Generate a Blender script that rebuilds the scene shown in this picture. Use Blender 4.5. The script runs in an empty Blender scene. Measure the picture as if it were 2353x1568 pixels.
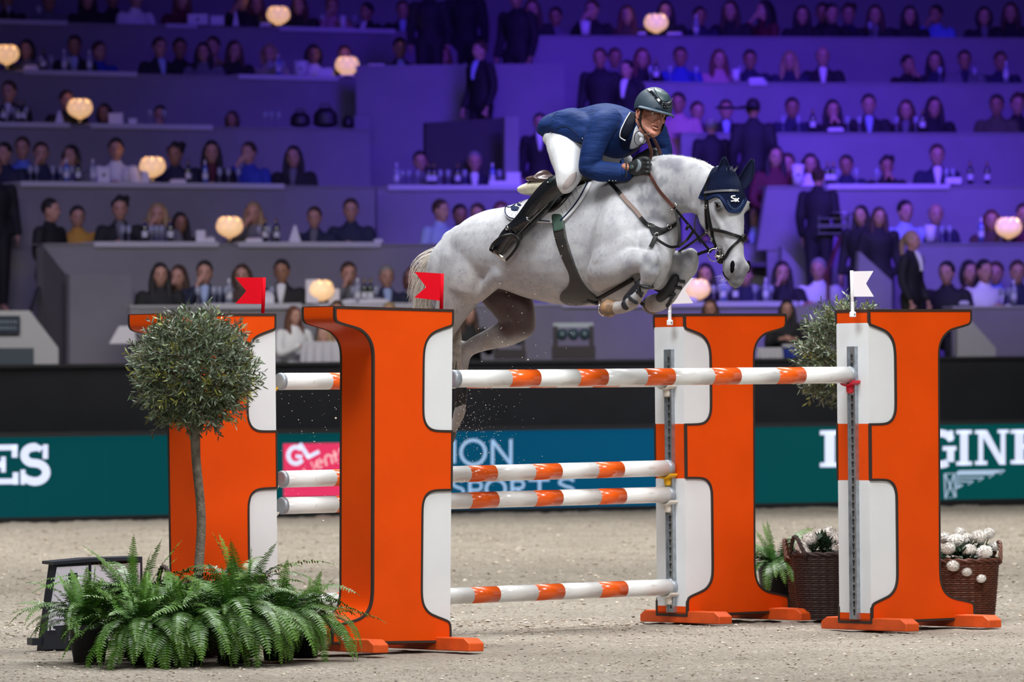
import bpy, bmesh, math, random
from mathutils import Vector, Matrix, Quaternion, noise
from mathutils.bvhtree import BVHTree
random.seed(7)
S = bpy.context.scene
COL = S.collection
V = Vector
# ------------------------------------------------------------------ camera
CW, CH, F = 2353.0, 1568.0, 14000.0
PITCH = math.atan(94.0 / F); ROLL = 0.0098; CAMZ = 1.53
FWD = V((0, math.cos(PITCH), math.sin(PITCH)))
UP0 = V((0, -math.sin(PITCH), math.cos(PITCH)))
R0 = V((1, 0, 0))
CU = UP0 * math.cos(ROLL) + R0 * math.sin(ROLL)
CR = R0 * math.cos(ROLL) - UP0 * math.sin(ROLL)
CAM = V((0, 0, CAMZ))
cd = bpy.data.cameras.new('camera'); cam = bpy.data.objects.new('camera', cd); COL.objects.link(cam)
cam.matrix_world = Matrix(((CR.x, CU.x, -FWD.x, CAM.x), (CR.y, CU.y, -FWD.y, CAM.y), (CR.z, CU.z, -FWD.z, CAM.z), (0, 0, 0, 1)))
cd.sensor_width = 36.0; cd.lens = F * 36.0 / CW; cd.clip_start = 1.0; cd.clip_end = 400
cd.dof.use_dof = True; cd.dof.focus_distance = 35.6; cd.dof.aperture_fstop = 4.6
S.camera = cam
# ------------------------------------------------------------------ world, lights, exposure
S.view_settings.view_transform = 'Standard'; S.view_settings.look = 'None'
S.view_settings.exposure = 0.0; S.view_settings.gamma = 1.0; S.view_settings.use_curve_mapping = False
w = bpy.data.worlds.new('hall'); S.world = w; w.use_nodes = True
w.node_tree.nodes['Background'].inputs[0].default_value = (0.07, 0.07, 0.09, 1)
w.node_tree.nodes['Background'].inputs[1].default_value = 0.12
def area(name, loc, target, sx, sy, power, col, spread=180):
    d = bpy.data.lights.new(name, 'AREA'); d.shape = 'RECTANGLE'; d.size = sx; d.size_y = sy
    d.energy = power; d.color = col; d.spread = math.radians(spread)
    o = bpy.data.objects.new(name, d); COL.objects.link(o); o.location = loc
    o.rotation_euler = (V(target) - V(loc)).to_track_quat('-Z', 'Y').to_euler()
    return o
# rig of lamps over the arena, plus an added front fill and spill lamp
area('arena_and_fill_light', (-3, 30, 13), (0.3, 36, 0.6), 7, 3, 560, (0.95, 0.98, 1.0), 100)
area('arena_and_fill_light', (6, 28, 12), (0.8, 36, 0.6), 5, 3, 500, (1.0, 0.98, 0.96), 100)
area('arena_and_fill_light', (1, 41, 12), (0.6, 36, 0.3), 8, 3, 820, (0.95, 0.97, 1.0), 120)
area('arena_and_fill_light', (-1, 14, 7), (0.6, 34, 0.6), 6, 3, 170, (1.0, 0.98, 0.97), 70)  # added front fill from the camera side, not an overhead lamp
area('arena_and_fill_light', (0, 44, 14), (0, 45, 0), 22, 9, 1500, (1.0, 0.98, 0.95), 100)
area('arena_and_fill_light', (0, 59, 15), (0, 60, 0), 26, 18, 3300, (1.0, 0.98, 0.95), 56)
area('spill_fill_light', (-1, 66, 8), (-1, 77, 1.2), 16, 1.5, 230, (1.0, 0.96, 0.95), 60)  # added lamp imitating white arena spill on the lower tiers
# blue wash over the tiers of seats
area('wash_light', (-6, 70, 12), (-4.5, 88, 4.5), 7, 2, 95, (0.12, 0.02, 1.0), 75)
area('wash_light', (5.5, 71, 11), (4.4, 87, 3.2), 5, 2, 470, (0.14, 0.04, 1.0), 54)
area('wash_light', (2.0, 76, 11.5), (1.4, 91, 4.8), 3, 2, 130, (0.10, 0.02, 1.0), 60)
# ------------------------------------------------------------------ pixel rays (frame 2353 x 1568) used to read real positions
def ray(px, py):
    return (FWD * F + CR * (px - CW / 2) - CU * (py - CH / 2)).normalized()
def at(px, py, Y):
    d = ray(px, py); return CAM + d * (Y / d.y)
def atz(px, py, z=0.0):
    d = ray(px, py); return CAM + d * ((z - CAMZ) / d.z)
def onpl(px, py, P, n):
    d = ray(px, py); return CAM + d * ((V(P) - CAM).dot(n) / d.dot(n))
def pix(p):
    v = V(p) - CAM; k = F / v.dot(FWD)
    return CW / 2 + k * v.dot(CR), CH / 2 - k * v.dot(CU)
# ------------------------------------------------------------------ materials
MATS = {}
def mat(name, col, rough=0.6, metal=0.0, var=0.0, scale=20.0, bump=0.0, bscale=60.0, emit=None, estr=0.0, coat=0.0, trans=0.0, sheen=0.0, col2=None, attr=None, spec=0.5):
    if name in MATS: return MATS[name]
    m = bpy.data.materials.new(name); MATS[name] = m; m.use_nodes = True
    nt = m.node_tree; N = nt.nodes; L = nt.links; b = N['Principled BSDF']
    b.inputs['Base Color'].default_value = (*col, 1); b.inputs['Roughness'].default_value = rough
    b.inputs['Metallic'].default_value = metal; b.inputs['Coat Weight'].default_value = coat
    b.inputs['Transmission Weight'].default_value = trans; b.inputs['Sheen Weight'].default_value = sheen
    b.inputs['Specular IOR Level'].default_value = spec
    if emit:
        b.inputs['Emission Color'].default_value = (*emit, 1); b.inputs['Emission Strength'].default_value = estr
    tc = None
    if var > 0 or bump > 0 or col2:
        tc = N.new('ShaderNodeTexCoord')
    if var > 0 or col2:
        nz = N.new('ShaderNodeTexNoise'); nz.inputs['Scale'].default_value = scale; nz.inputs['Detail'].default_value = 5
        L.new(tc.outputs['Object'], nz.inputs['Vector'])
        r = N.new('ShaderNodeValToRGB'); c2 = col2 if col2 else tuple(c * (1 - var) for c in col)
        r.color_ramp.elements[0].color = (*c2, 1); r.color_ramp.elements[1].color = (*col, 1)
        r.color_ramp.elements[0].position = 0.35; r.color_ramp.elements[1].position = 0.62
        L.new(nz.outputs['Fac'], r.inputs['Fac']); L.new(r.outputs['Color'], b.inputs['Base Color'])
    if attr:
        a = N.new('ShaderNodeAttribute'); a.attribute_name = attr
        if var > 0 or col2:
            mx = N.new('ShaderNodeMix'); mx.data_type = 'RGBA'; mx.blend_type = 'MULTIPLY'; mx.inputs['Factor'].default_value = 1
            L.new(r.outputs['Color'], mx.inputs['A']); L.new(a.outputs['Color'], mx.inputs['B']); L.new(mx.outputs['Result'], b.inputs['Base Color'])
        else: L.new(a.outputs['Color'], b.inputs['Base Color'])
    if bump > 0:
        nb = N.new('ShaderNodeTexNoise'); nb.inputs['Scale'].default_value = bscale; nb.inputs['Detail'].default_value = 6
        L.new(tc.outputs['Object'], nb.inputs['Vector'])
        bp = N.new('ShaderNodeBump'); bp.inputs['Strength'].default_value = bump; bp.inputs['Distance'].default_value = 0.02
        L.new(nb.outputs['Fac'], bp.inputs['Height']); L.new(bp.outputs['Normal'], b.inputs['Normal'])
    return m
# ------------------------------------------------------------------ mesh helpers
def link(o, parent=None):
    COL.objects.link(o)
    if parent is not None: o.parent = parent
    return o
def mobj(name, verts, faces, m=None, parent=None, smooth=False, mats=None, fm=None):
    me = bpy.data.meshes.new(name); me.from_pydata([tuple(v) for v in verts], [], faces); me.update()
    for mm in (mats or ([m] if m else [])): me.materials.append(mm)
    if fm: me.polygons.foreach_set('material_index', fm)
    if smooth: me.polygons.foreach_set('use_smooth', [True] * len(me.polygons))
    return link(bpy.data.objects.new(name, me), parent)
class MB:
    def __init__(s): s.v = []; s.f = []; s.fm = []
    def add(s, v, f, mi=0):
        k = len(s.v); s.v += [V(p) for p in v]; s.f += [tuple(i + k for i in q) for q in f]; s.fm += [mi] * len(f)
    def box(s, c, sx, sy, sz, ax=None, mi=0):
        ax = ax or (V((1, 0, 0)), V((0, 1, 0)), V((0, 0, 1))); c = V(c)
        p = [c + ax[0] * (i * sx / 2) + ax[1] * (j * sy / 2) + ax[2] * (k * sz / 2) for i in (-1, 1) for j in (-1, 1) for k in (-1, 1)]
        s.add(p, [(0, 1, 3, 2), (4, 6, 7, 5), (0, 4, 5, 1), (2, 3, 7, 6), (0, 2, 6, 4), (1, 5, 7, 3)], mi)
    def tube(s, pts, r, n=8, cap=True, mi=0, flat=1.0, upv=None):
        pts = [V(p) for p in pts]; rr = r if isinstance(r, (list, tuple)) else [r] * len(pts)
        vs = []; fs = []; prev = None
        for i, p in enumerate(pts):
            t = (pts[min(i + 1, len(pts) - 1)] - pts[max(i - 1, 0)])
            if t.length < 1e-9: t = V((0, 0, 1))
            t.normalize()
            a = V(upv) if upv is not None else (prev if prev is not None else (V((0, 0, 1)) if abs(t.z) < .9 else V((1, 0, 0))))
            a = (a - t * a.dot(t))
            if a.length < 1e-6: a = V((1, 0, 0)) - t * t.x
            a.normalize(); prev = a; b = t.cross(a)
            for k in range(n):
                q = 2 * math.pi * k / n
                vs.append(p + (a * math.cos(q) * flat + b * math.sin(q)) * rr[i])
        for i in range(len(pts) - 1):
            for k in range(n):
                fs.append((i * n + k, i * n + (k + 1) % n, (i + 1) * n + (k + 1) % n, (i + 1) * n + k))
        if cap:
            fs.append(tuple(range(n - 1, -1, -1))); fs.append(tuple((len(pts) - 1) * n + k for k in range(n)))
        s.add(vs, fs, mi)
    def ell(s, c, a, b, d, nu=14, nv=9, mi=0):
        c = V(c); a = V(a); b = V(b); d = V(d); vs = [c + d]
        for j in range(1, nv):
            ph = math.pi * j / nv
            for k in range(nu):
                q = 2 * math.pi * k / nu
                vs.append(c + d * math.cos(ph) + (a * math.cos(q) + b * math.sin(q)) * math.sin(ph))
        vs.append(c - d); fs = []
        for k in range(nu): fs.append((0, 1 + k, 1 + (k + 1) % nu))
        for j in range(nv - 2):
            for k in range(nu):
                fs.append((1 + j * nu + k, 1 + (j + 1) * nu + k, 1 + (j + 1) * nu + (k + 1) % nu, 1 + j * nu + (k + 1) % nu))
        e = len(vs) - 1; o = 1 + (nv - 2) * nu
        for k in range(nu): fs.append((e, o + (k + 1) % nu, o + k))
        s.add(vs, fs, mi)
    def sph(s, c, r, nu=12, nv=8, mi=0): s.ell(c, (r, 0, 0), (0, r, 0), (0, 0, r), nu, nv, mi)
    def lathe(s, prof, c=(0, 0, 0), n=20, mi=0, cap=True):
        c = V(c); vs = []; fs = []
        for r, z in prof:
            for k in range(n):
                q = 2 * math.pi * k / n; vs.append(c + V((r * math.cos(q), r * math.sin(q), z)))
        for i in range(len(prof) - 1):
            for k in range(n): fs.append((i * n + k, i * n + (k + 1) % n, (i + 1) * n + (k + 1) % n, (i + 1) * n + k))
        if cap: fs.append(tuple(range(n - 1, -1, -1))); fs.append(tuple((len(prof) - 1) * n + k for k in range(n)))
        s.add(vs, fs, mi)
    def rings(s, rs, n=20, sub=4, cap=True, mi=0, pw=1.0):
        """loft through rings (centre, A, B) with Catmull-Rom in between"""
        rs = [(V(c), V(a), V(b)) for c, a, b in rs]; out = []
        def cr(p0, p1, p2, p3, t): return 0.5 * ((2 * p1) + (p2 - p0) * t + (2 * p0 - 5 * p1 + 4 * p2 - p3) * t * t + (3 * p1 - p0 - 3 * p2 + p3) * t ** 3)
        for i in range(len(rs) - 1):
            q = [rs[max(i - 1, 0)], rs[i], rs[i + 1], rs[min(i + 2, len(rs) - 1)]]
            for j in range(sub):
                out.append(tuple(cr(q[0][k], q[1][k], q[2][k], q[3][k], j / sub) for k in range(3)))
        out.append(rs[-1]); vs = []; fs = []
        # rounded ends
        c, a, b = out[0]; d = (c - out[1][0]).normalized() * min(a.length, b.length)
        pre = [(c + d * math.sin(x), a * math.cos(x), b * math.cos(x)) for x in (1.35, 1.0, .5)]
        c, a, b = out[-1]; d = (c - out[-2][0]).normalized() * min(a.length, b.length)
        post = [(c + d * math.sin(x), a * math.cos(x), b * math.cos(x)) for x in (.5, 1.0, 1.35)]
        out = pre + out + post
        for c, a, b in out:
            for k in range(n):
                q = 2 * math.pi * k / n; cx, sx = math.cos(q), math.sin(q)
                if pw != 1.0: cx = math.copysign(abs(cx) ** pw, cx); sx = math.copysign(abs(sx) ** pw, sx)
                vs.append(c + a * cx + b * sx)
        for i in range(len(out) - 1):
            for k in range(n): fs.append((i * n + k, i * n + (k + 1) % n, (i + 1) * n + (k + 1) % n, (i + 1) * n + k))
        fs.append(tuple(range(n - 1, -1, -1))); fs.append(tuple((len(out) - 1) * n + k for k in range(n)))
        s.add(vs, fs, mi)
    def limb(s, pts, n=14, lat=None, sub=4, mi=0):
        """pts: (point, radius) or (point, ra, rb): tapered round limb; ra measured along lat"""
        P = [V(p[0]) for p in pts]; rs = []; prev = None
        for i, p in enumerate(pts):
            t = (P[min(i + 1, len(P) - 1)] - P[max(i - 1, 0)]).normalized()
            a = V(lat) if lat is not None else (prev if prev is not None else (V((0, 0, 1)) if abs(t.z) < .85 else V((1, 0, 0))))
            a = a - t * a.dot(t)
            if a.length < 1e-4: a = t.orthogonal()
            a.normalize(); prev = a; b = t.cross(a)
            ra = p[1]; rb = p[2] if len(p) > 2 else p[1]
            rs.append((P[i], a * ra, b * rb))
        s.rings(rs, n, sub, mi=mi)
    def build(s, name, m=None, parent=None, smooth=False, mats=None):
        return mobj(name, s.v, s.f, m, parent, smooth, mats, s.fm if mats else None)
    def fused(s, name, m, parent=None, voxel=0.012, smooth_it=6, fac=0.6):
        """one continuous skin around everything added so far"""
        o = mobj(name, s.v, s.f, m, parent, True)
        r = o.modifiers.new('r', 'REMESH'); r.mode = 'VOXEL'; r.voxel_size = voxel; r.use_smooth_shade = True
        if smooth_it:
            k = o.modifiers.new('s', 'SMOOTH'); k.iterations = smooth_it; k.factor = fac
        dg = bpy.context.evaluated_depsgraph_get(); dg.update()
        me = bpy.data.meshes.new_from_object(o.evaluated_get(dg))
        old = o.data; o.modifiers.clear(); o.data = me; bpy.data.meshes.remove(old)
        me.materials.clear()
        if m: me.materials.append(m)
        me.polygons.foreach_set('use_smooth', [True] * len(me.polygons))
        return o
def tag(o, label=None, cat=None, group=None, kind=None):
    if label: o['label'] = label
    if cat: o['category'] = cat
    if group: o['group'] = group
    if kind: o['kind'] = kind
    return o
def empty(name, loc=(0, 0, 0), parent=None, rz=0.0):
    o = bpy.data.objects.new(name, None); o.empty_display_size = .1; link(o, parent); o.location = loc; o.rotation_euler = (0, 0, rz); return o
def copyto(o, parent, name=None, loc=None):
    c = o.copy(); link(c, parent)
    if loc is not None: c.location = loc
    return c
def copy_tree(o, parent=None):
    c = o.copy(); link(c, parent); c.parent = parent
    for ch in o.children: copy_tree(ch, c)
    return c
EX, EY, EZ = V((1, 0, 0)), V((0, 1, 0)), V((0, 0, 1))
# ================================================================== SETTING: arena sand, screens, black wall, tiers
def sand_mat():
    m = bpy.data.materials.new('sand'); m.use_nodes = True; nt = m.node_tree; N = nt.nodes; L = nt.links; b = N['Principled BSDF']
    b.inputs['Roughness'].default_value = 0.95; b.inputs['Specular IOR Level'].default_value = 0.1
    tc = N.new('ShaderNodeTexCoord')
    n1 = N.new('ShaderNodeTexNoise'); n1.inputs['Scale'].default_value = 9; n1.inputs['Detail'].default_value = 8; n1.inputs['Roughness'].default_value = .7
    n2 = N.new('ShaderNodeTexNoise'); n2.inputs['Scale'].default_value = 34; n2.inputs['Detail'].default_value = 5; n2.inputs['Roughness'].default_value = .65
    n3 = N.new('ShaderNodeTexNoise'); n3.inputs['Scale'].default_value = 1.1; n3.inputs['Detail'].default_value = 3
    for n in (n1, n2, n3): L.new(tc.outputs['Object'], n.inputs['Vector'])
    r = N.new('ShaderNodeValToRGB'); e = r.color_ramp.elements
    e[0].position = .34; e[0].color = (0.37, 0.315, 0.25, 1); e[1].position = .50; e[1].color = (0.71, 0.635, 0.535, 1)
    x = e.new(.75); x.color = (0.80, 0.73, 0.64, 1)
    L.new(n2.outputs['Fac'], r.inputs['Fac'])
    mx = N.new('ShaderNodeMix'); mx.data_type = 'RGBA'; mx.blend_type = 'MULTIPLY'; mx.inputs['Factor'].default_value = .55
    r3 = N.new('ShaderNodeValToRGB'); r3.color_ramp.elements[0].position = .35; r3.color_ramp.elements[0].color = (.72, .70, .68, 1); r3.color_ramp.elements[1].position = .6
    L.new(n3.outputs['Fac'], r3.inputs['Fac']); L.new(r.outputs['Color'], mx.inputs['A']); L.new(r3.outputs['Color'], mx.inputs['B']); L.new(mx.outputs['Result'], b.inputs['Base Color'])
    ad = N.new('ShaderNodeMath'); ad.operation = 'ADD'; L.new(n1.outputs['Fac'], ad.inputs[0]); L.new(n2.outputs['Fac'], ad.inputs[1])
    bp = N.new('ShaderNodeBump'); bp.inputs['Strength'].default_value = 1.0; bp.inputs['Distance'].default_value = .09
    L.new(ad.outputs[0], bp.inputs['Height']); L.new(bp.outputs['Normal'], b.inputs['Normal'])
    return m
M_SAND = sand_mat()
def sand_z(x, y):
    a = 0.012 * noise.noise(V((x * 2.1, y * 1.1, 3))) + (0.010 + .010 * sm_(34, 46, y)) * noise.noise(V((x * 7, y * 3.2, 9))) + (.007 + .006 * sm_(34, 46, y)) * noise.noise(V((x * 19, y * 9, 5)))
    k = sm_(33.2, 34.2, y) * (1 - sm_(37.6, 39.2, y))
    return a * (1 - 0.6 * k) - 0.012
def sm_(a, b, x):
    t = max(0, min(1, (x - a) / (b - a))); return t * t * (3 - 2 * t)
vs = []; fs = []; nx, ny = 420, 640
for j in range(ny):
    yy = 29 + 44 * ((j / (ny - 1)) ** 1.25)
    for i in range(nx):
        xx = (-1 + 2 * i / (nx - 1)) * (.092 * yy + .9); vs.append((xx, yy, sand_z(xx, yy)))
for j in range(ny - 1):
    for i in range(nx - 1): fs.append((j * nx + i, j * nx + i + 1, (j + 1) * nx + i + 1, (j + 1) * nx + i))
ground = tag(mobj('floor', vs, fs, M_SAND, smooth=True), kind='structure')
tag(mobj('floor', [(-30, 2, -.045), (30, 2, -.045), (30, 100, -.045), (-30, 100, -.045)], [(0, 1, 2, 3)], M_SAND), kind='structure')
# clods and chips of footing lying on the sand
mb = MB(); rnd = random.Random(3)
for i in range(30000):
    if rnd.random() < .62: y = 29.6 + 10 * rnd.random() ** 1.2; x = rnd.uniform(-1, 1) * (.086 * y + .3)
    else: y = rnd.uniform(38, 66); x = rnd.uniform(-1, 1) * (.086 * y + .3)
    s = rnd.choice((.004, .005, .006, .008, .013)) * rnd.uniform(.5, 1.1) * (1 + .9 * sm_(35, 42, y)); tone = rnd.random()
    if any(abs(x - a) < .62 and abs(y - b_) < .55 for a, b_ in ((-.75, 34.7), (-1.8, 35.9), (2.5, 37.3), (1.45, 38.7), (-1.6, 33.6), (-1.0, 33.6), (2.6, 38.6), (1.9, 38.8))): continue
    z = sand_z(x, y) + s * .25; c = V((x, y, z))
    p = [c + V((rnd.uniform(.5, 1.3) * s * a, rnd.uniform(.5, 1.2) * s * b_, ((.45 if tone < .68 else .9) * rnd.uniform(.35, .7) * s * d + rnd.uniform(-.25, .25) * s * abs(1 - abs(d))))) for a, b_, d in ((1, 0, 0), (-1, 0, 0), (0, 1, 0), (0, -1, 0), (0, 0, 1), (0, 0, -1))]
    mb.add(p, [(0, 2, 4), (2, 1, 4), (1, 3, 4), (3, 0, 4), (2, 0, 5), (1, 2, 5), (3, 1, 5), (0, 3, 5)], (0 if tone < .38 else 1 if tone < .68 else 3 if tone < .985 else 2))
tag(mb.build('sand_clods', mats=[mat('clod_brown', (.23, .17, .12), .9), mat('clod_grey', (.30, .25, .19), .9), mat('clod_light', (.66, .61, .54), .9), mat('clod_sand', (.46, .40, .325), .95)]),
    'loose brown and grey clods and chips scattered over the arena sand', 'clods', kind='stuff')

def strip(px, py, Y, tan):  # a horizontal edge through a pixel at depth Y, receding by tan; returns f(x)->point
    p = at(px, py, Y)
    return lambda x: V((x, p.y + (x - p.x) * tan, p.z))
TB = 0.44; CB = 1 / math.sqrt(1 + TB * TB)
BDIR = V((CB, CB * TB, 0)); BN = V((BDIR.y, -BDIR.x, 0))      # along the barrier / towards the arena
pb = atz(1176, 1178); pb = V((pb.x, pb.y, 0))
def bpoint(px, py):  # point on barrier plane
    return onpl(px, py, pb, BN)
board_h = bpoint(1176, 990).z
def vwall(name, p0, p1, z0, z1, th, m, parent=None, kind=None):
    p0 = V((p0[0], p0[1], 0)); p1 = V((p1[0], p1[1], 0)); d = (p1 - p0); L_ = d.length; d.normalize(); n = V((d.y, -d.x, 0))
    b = MB(); b.box((p0 + p1) / 2 - n * th / 2 + EZ * (z0 + z1) / 2, L_, th, z1 - z0, (d, n, EZ)); o = b.build(name, m, parent)
    if kind: tag(o, kind=kind)
    return o
# --- LED perimeter screens, one cabinet after the other
M_SCR = bpy.data.materials.new('led_screen'); M_SCR.use_nodes = True
nt = M_SCR.node_tree; N = nt.nodes; L = nt.links; b = N['Principled BSDF']; b.inputs['Base Color'].default_value = (.004, .012, .012, 1); b.inputs['Roughness'].default_value = .8; b.inputs['Specular IOR Level'].default_value = .05
tc = N.new('ShaderNodeTexCoord'); mp = N.new('ShaderNodeSeparateXYZ'); L.new(tc.outputs['Object'], mp.inputs[0])
r = N.new('ShaderNodeValToRGB'); e = r.color_ramp.elements; e[0].position = 0; e[0].color = (0.000, .058, .070, 1); e[1].position = 1; e[1].color = (.0, .070, .072, 1)
mr = N.new('ShaderNodeMapRange'); mr.inputs['From Min'].default_value = -6; mr.inputs['From Max'].default_value = 6.5
L.new(mp.outputs['X'], mr.inputs['Value']); L.new(mr.outputs[0], r.inputs['Fac'])
for pos, c in ((.33, (.0, .06, .07)), (.42, (.0, .065, .14)), (.62, (.0, .075, .17)), (.72, (.0, .062, .068))):
    x = e.new(pos); x.color = (*c, 1)
L.new(r.outputs['Color'], b.inputs['Emission Color']); b.inputs['Emission Strength'].default_value = .95
M_LET = mat('led_white', (.5, .5, .55), .6, emit=(.62, .70, .95), estr=.95)
M_LETB = mat('led_pale_blue', (.3, .4, .5), .6, emit=(.30, .50, .80), estr=.8)
M_RED = mat('led_red', (.4, .02, .08), .6, emit=(.72, .03, .11), estr=.9)
M_BLK = mat('black_drape', (.010, .011, .016), .8, var=.3, scale=3)
M_DK = mat('black_rail', (.02, .02, .024), .5)
scr = empty('perimeter_screen', pb)
tag(scr, 'long teal advertising screen at the foot of the stands with white lettering', 'screen')
def bp(s_, z, off=0.0): return BDIR * s_ + BN * off + EZ * z       # local to scr
def scrbox(name, s0, s1, z0, z1, m, off=0.0, th=.08, parent=scr):
    b = MB(); b.box(bp((s0 + s1) / 2, (z0 + z1) / 2, off - th / 2), s1 - s0, th, z1 - z0, (BDIR, BN, EZ)); return b.build(name, m, parent)
for i in range(-14, 14):
    scrbox('panel', i * 1.0 + .003, (i + 1) * 1.0 - .003, .03, board_h, M_SCR)
scrbox('base_rail', -14, 14, -.03, .05, M_DK, .01)
scrbox('top_rail', -14, 14, board_h, board_h + .05, mat('rail_grey', (.03, .03, .035), .5), .02, .16)
def sz(px, py):
    p = bpoint(px, py) - pb; return p.dot(BDIR), p.z
def poly2(name, polys, m, off=.004, parent=scr):   # flat lettering: polygons in pixel coordinates on the screen plane
    b = MB()
    for P in polys:
        pts = [bp(*sz(x, y), off) for x, y in P]; b.add(pts, [tuple(range(len(pts)))])
    o = b.build(name, m, parent)
    bm = bmesh.new(); bm.from_mesh(o.data); bmesh.ops.triangulate(bm, faces=bm.faces); bm.to_mesh(o.data); bm.free(); return o
def arcpts(cx, cy, rx, ry, a0, a1, n=14):
    return [(cx + rx * math.cos(math.radians(a0 + (a1 - a0) * i / n)), cy + ry * math.sin(math.radians(a0 + (a1 - a0) * i / n))) for i in range(n + 1)]
def band(pts, w):  # quads along a polyline of pixels with width w (w may be per-point)
    out = []; n = len(pts); ww = w if isinstance(w, list) else [w] * n; Lf = []; Rt = []
    for i in range(n):
        a = pts[max(i - 1, 0)]; b = pts[min(i + 1, n - 1)]; dx, dy = b[0] - a[0], b[1] - a[1]; l = math.hypot(dx, dy) or 1
        nx_, ny_ = -dy / l * ww[i] / 2, dx / l * ww[i] / 2; Lf.append((pts[i][0] + nx_, pts[i][1] + ny_)); Rt.append((pts[i][0] - nx_, pts[i][1] - ny_))
    for i in range(n - 1): out.append([Lf[i], Lf[i + 1], Rt[i + 1], Rt[i]])
    return out
def rect(x0, y0, x1, y1, sl=-.013):
    return [(x0, y0 + (x0 - x0) * sl), (x1, y0 + (x1 - x0) * sl), (x1, y1 + (x1 - x0) * sl), (x0, y1)]
# ES at the near end
EL = [rect(-45, 1023, 40, 1036), rect(-45, 1101, 42, 1114), rect(-32, 1023, -8, 1114), rect(27, 1023, 40, 1052), rect(29, 1086, 42, 1114), rect(-10, 1061, 12, 1075), rect(2, 1050, 13, 1086)]
poly2('letter_e', EL, M_LET)
Sp = arcpts(78, 1046, 22, 18, -40, -180, 10) + arcpts(78, 1047, 22, 18, 180, 110, 6) + arcpts(80, 1086, 26, 21, -85, 10, 8) + arcpts(80, 1086, 26, 21, 15, 160, 12)
poly2('letter_s', band(Sp, [14] * 3 + [19] * (len(Sp) - 6) + [14] * 3) + [rect(98, 1022, 110, 1055), rect(47, 1080, 58, 1114)], M_LET)
# L .. G I N E at the other end
poly2('letter_l', [rect(1884, 990, 1925, 1000), rect(1884, 1064, 1950, 1074), rect(1895, 990, 1918, 1074), rect(1940, 1040, 1950, 1074)], M_LET)
Gp = arcpts(2162, 1032, 30, 36, -35, -300, 20)
poly2('letter_g', band(Gp, 17) + [rect(2166, 1026, 2197, 1036), rect(2176, 1030, 2192, 1062), rect(2180, 990, 2190, 1014)], M_LET)
poly2('letter_i', [rect(2197, 989, 2233, 998), rect(2197, 1061, 2233, 1070), rect(2206, 989, 2224, 1070)], M_LET)
poly2('letter_n', [rect(2240, 989, 2262, 998), rect(2240, 1060, 2268, 1069), rect(2248, 989, 2259, 1069), rect(2292, 988, 2318, 996), rect(2299, 988, 2310, 1068), [(2249, 989), (2268, 989), (2311, 1068), (2296, 1068)]], M_LET)
poly2('letter_e', [rect(2322, 988, 2400, 997), rect(2322, 1058, 2400, 1067), rect(2332, 988, 2352, 1067), rect(2350, 1021, 2372, 1032), rect(2388, 988, 2400, 1010), rect(2388, 1046, 2400, 1067)], M_LET)
lg = band([(2170, 1090), (2192, 1088), (2196, 1142), (2172, 1146), (2170, 1090)], 3) + band([(2172, 1092), (2194, 1142)], 3) + band([(2192, 1090), (2174, 1142)], 3)
for k in range(5):
    y0 = 1083 + k * 8; x1 = 2308 - k * 24; lg += band([(2196, y0 + 8), (2204, y0), (x1, y0 - (x1 - 2204) * .013), (x1 - 12, y0 + 7)], 3)
lg += [[(2198, 1084), (2306, 1081), (2290, 1088), (2200, 1091)]]
poly2('winged_emblem', lg, mat('led_pale', (.4, .45, .5), .6, emit=(.35, .5, .7), estr=.8))
# red sponsor tile
sx0, sz0 = sz(652, 1143); sx1, sz1 = sz(808, 1018)
scrbox('sponsor_tile', sx0, sx1, sz0, sz1, M_RED, .003, .01)
poly2('letter_g', band(arcpts(679, 1047, 17, 19, -45, -330, 16), 10) + band([(679, 1049), (694, 1050)], 8), M_LET, .007)
poly2('letter_l', band([(688, 1020), (710, 1053)], 10) + band([(706, 1052), (733, 1038)], 9), M_LET, .007)
M_PNK = mat('led_pink', (.5, .3, .3), .6, emit=(.85, .45, .5), estr=.9)
for L_ in (band(arcpts(706, 1080, 8, 8, 60, 200, 6), 4), band([(714, 1062), (722, 1080), (727, 1060)], 4), band(arcpts(734, 1066, 8, 9, -20, -320, 12), 4) + band([(727, 1068), (741, 1062)], 4),
    band([(750, 1071), (746, 1053)], 5) + band(arcpts(754, 1053, 7, 7, 180, 350, 6), 5) + band([(761, 1053), (764, 1066)], 5), band([(767, 1036), (773, 1062)], 5) + band([(761, 1049), (776, 1043)], 4),
    band(arcpts(785, 1037, 6, 6, -30, -200, 6), 4) + band(arcpts(787, 1049, 6, 6, -90, 130, 6), 4)):
    poly2('letter', L_, M_PNK, .007)
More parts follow.
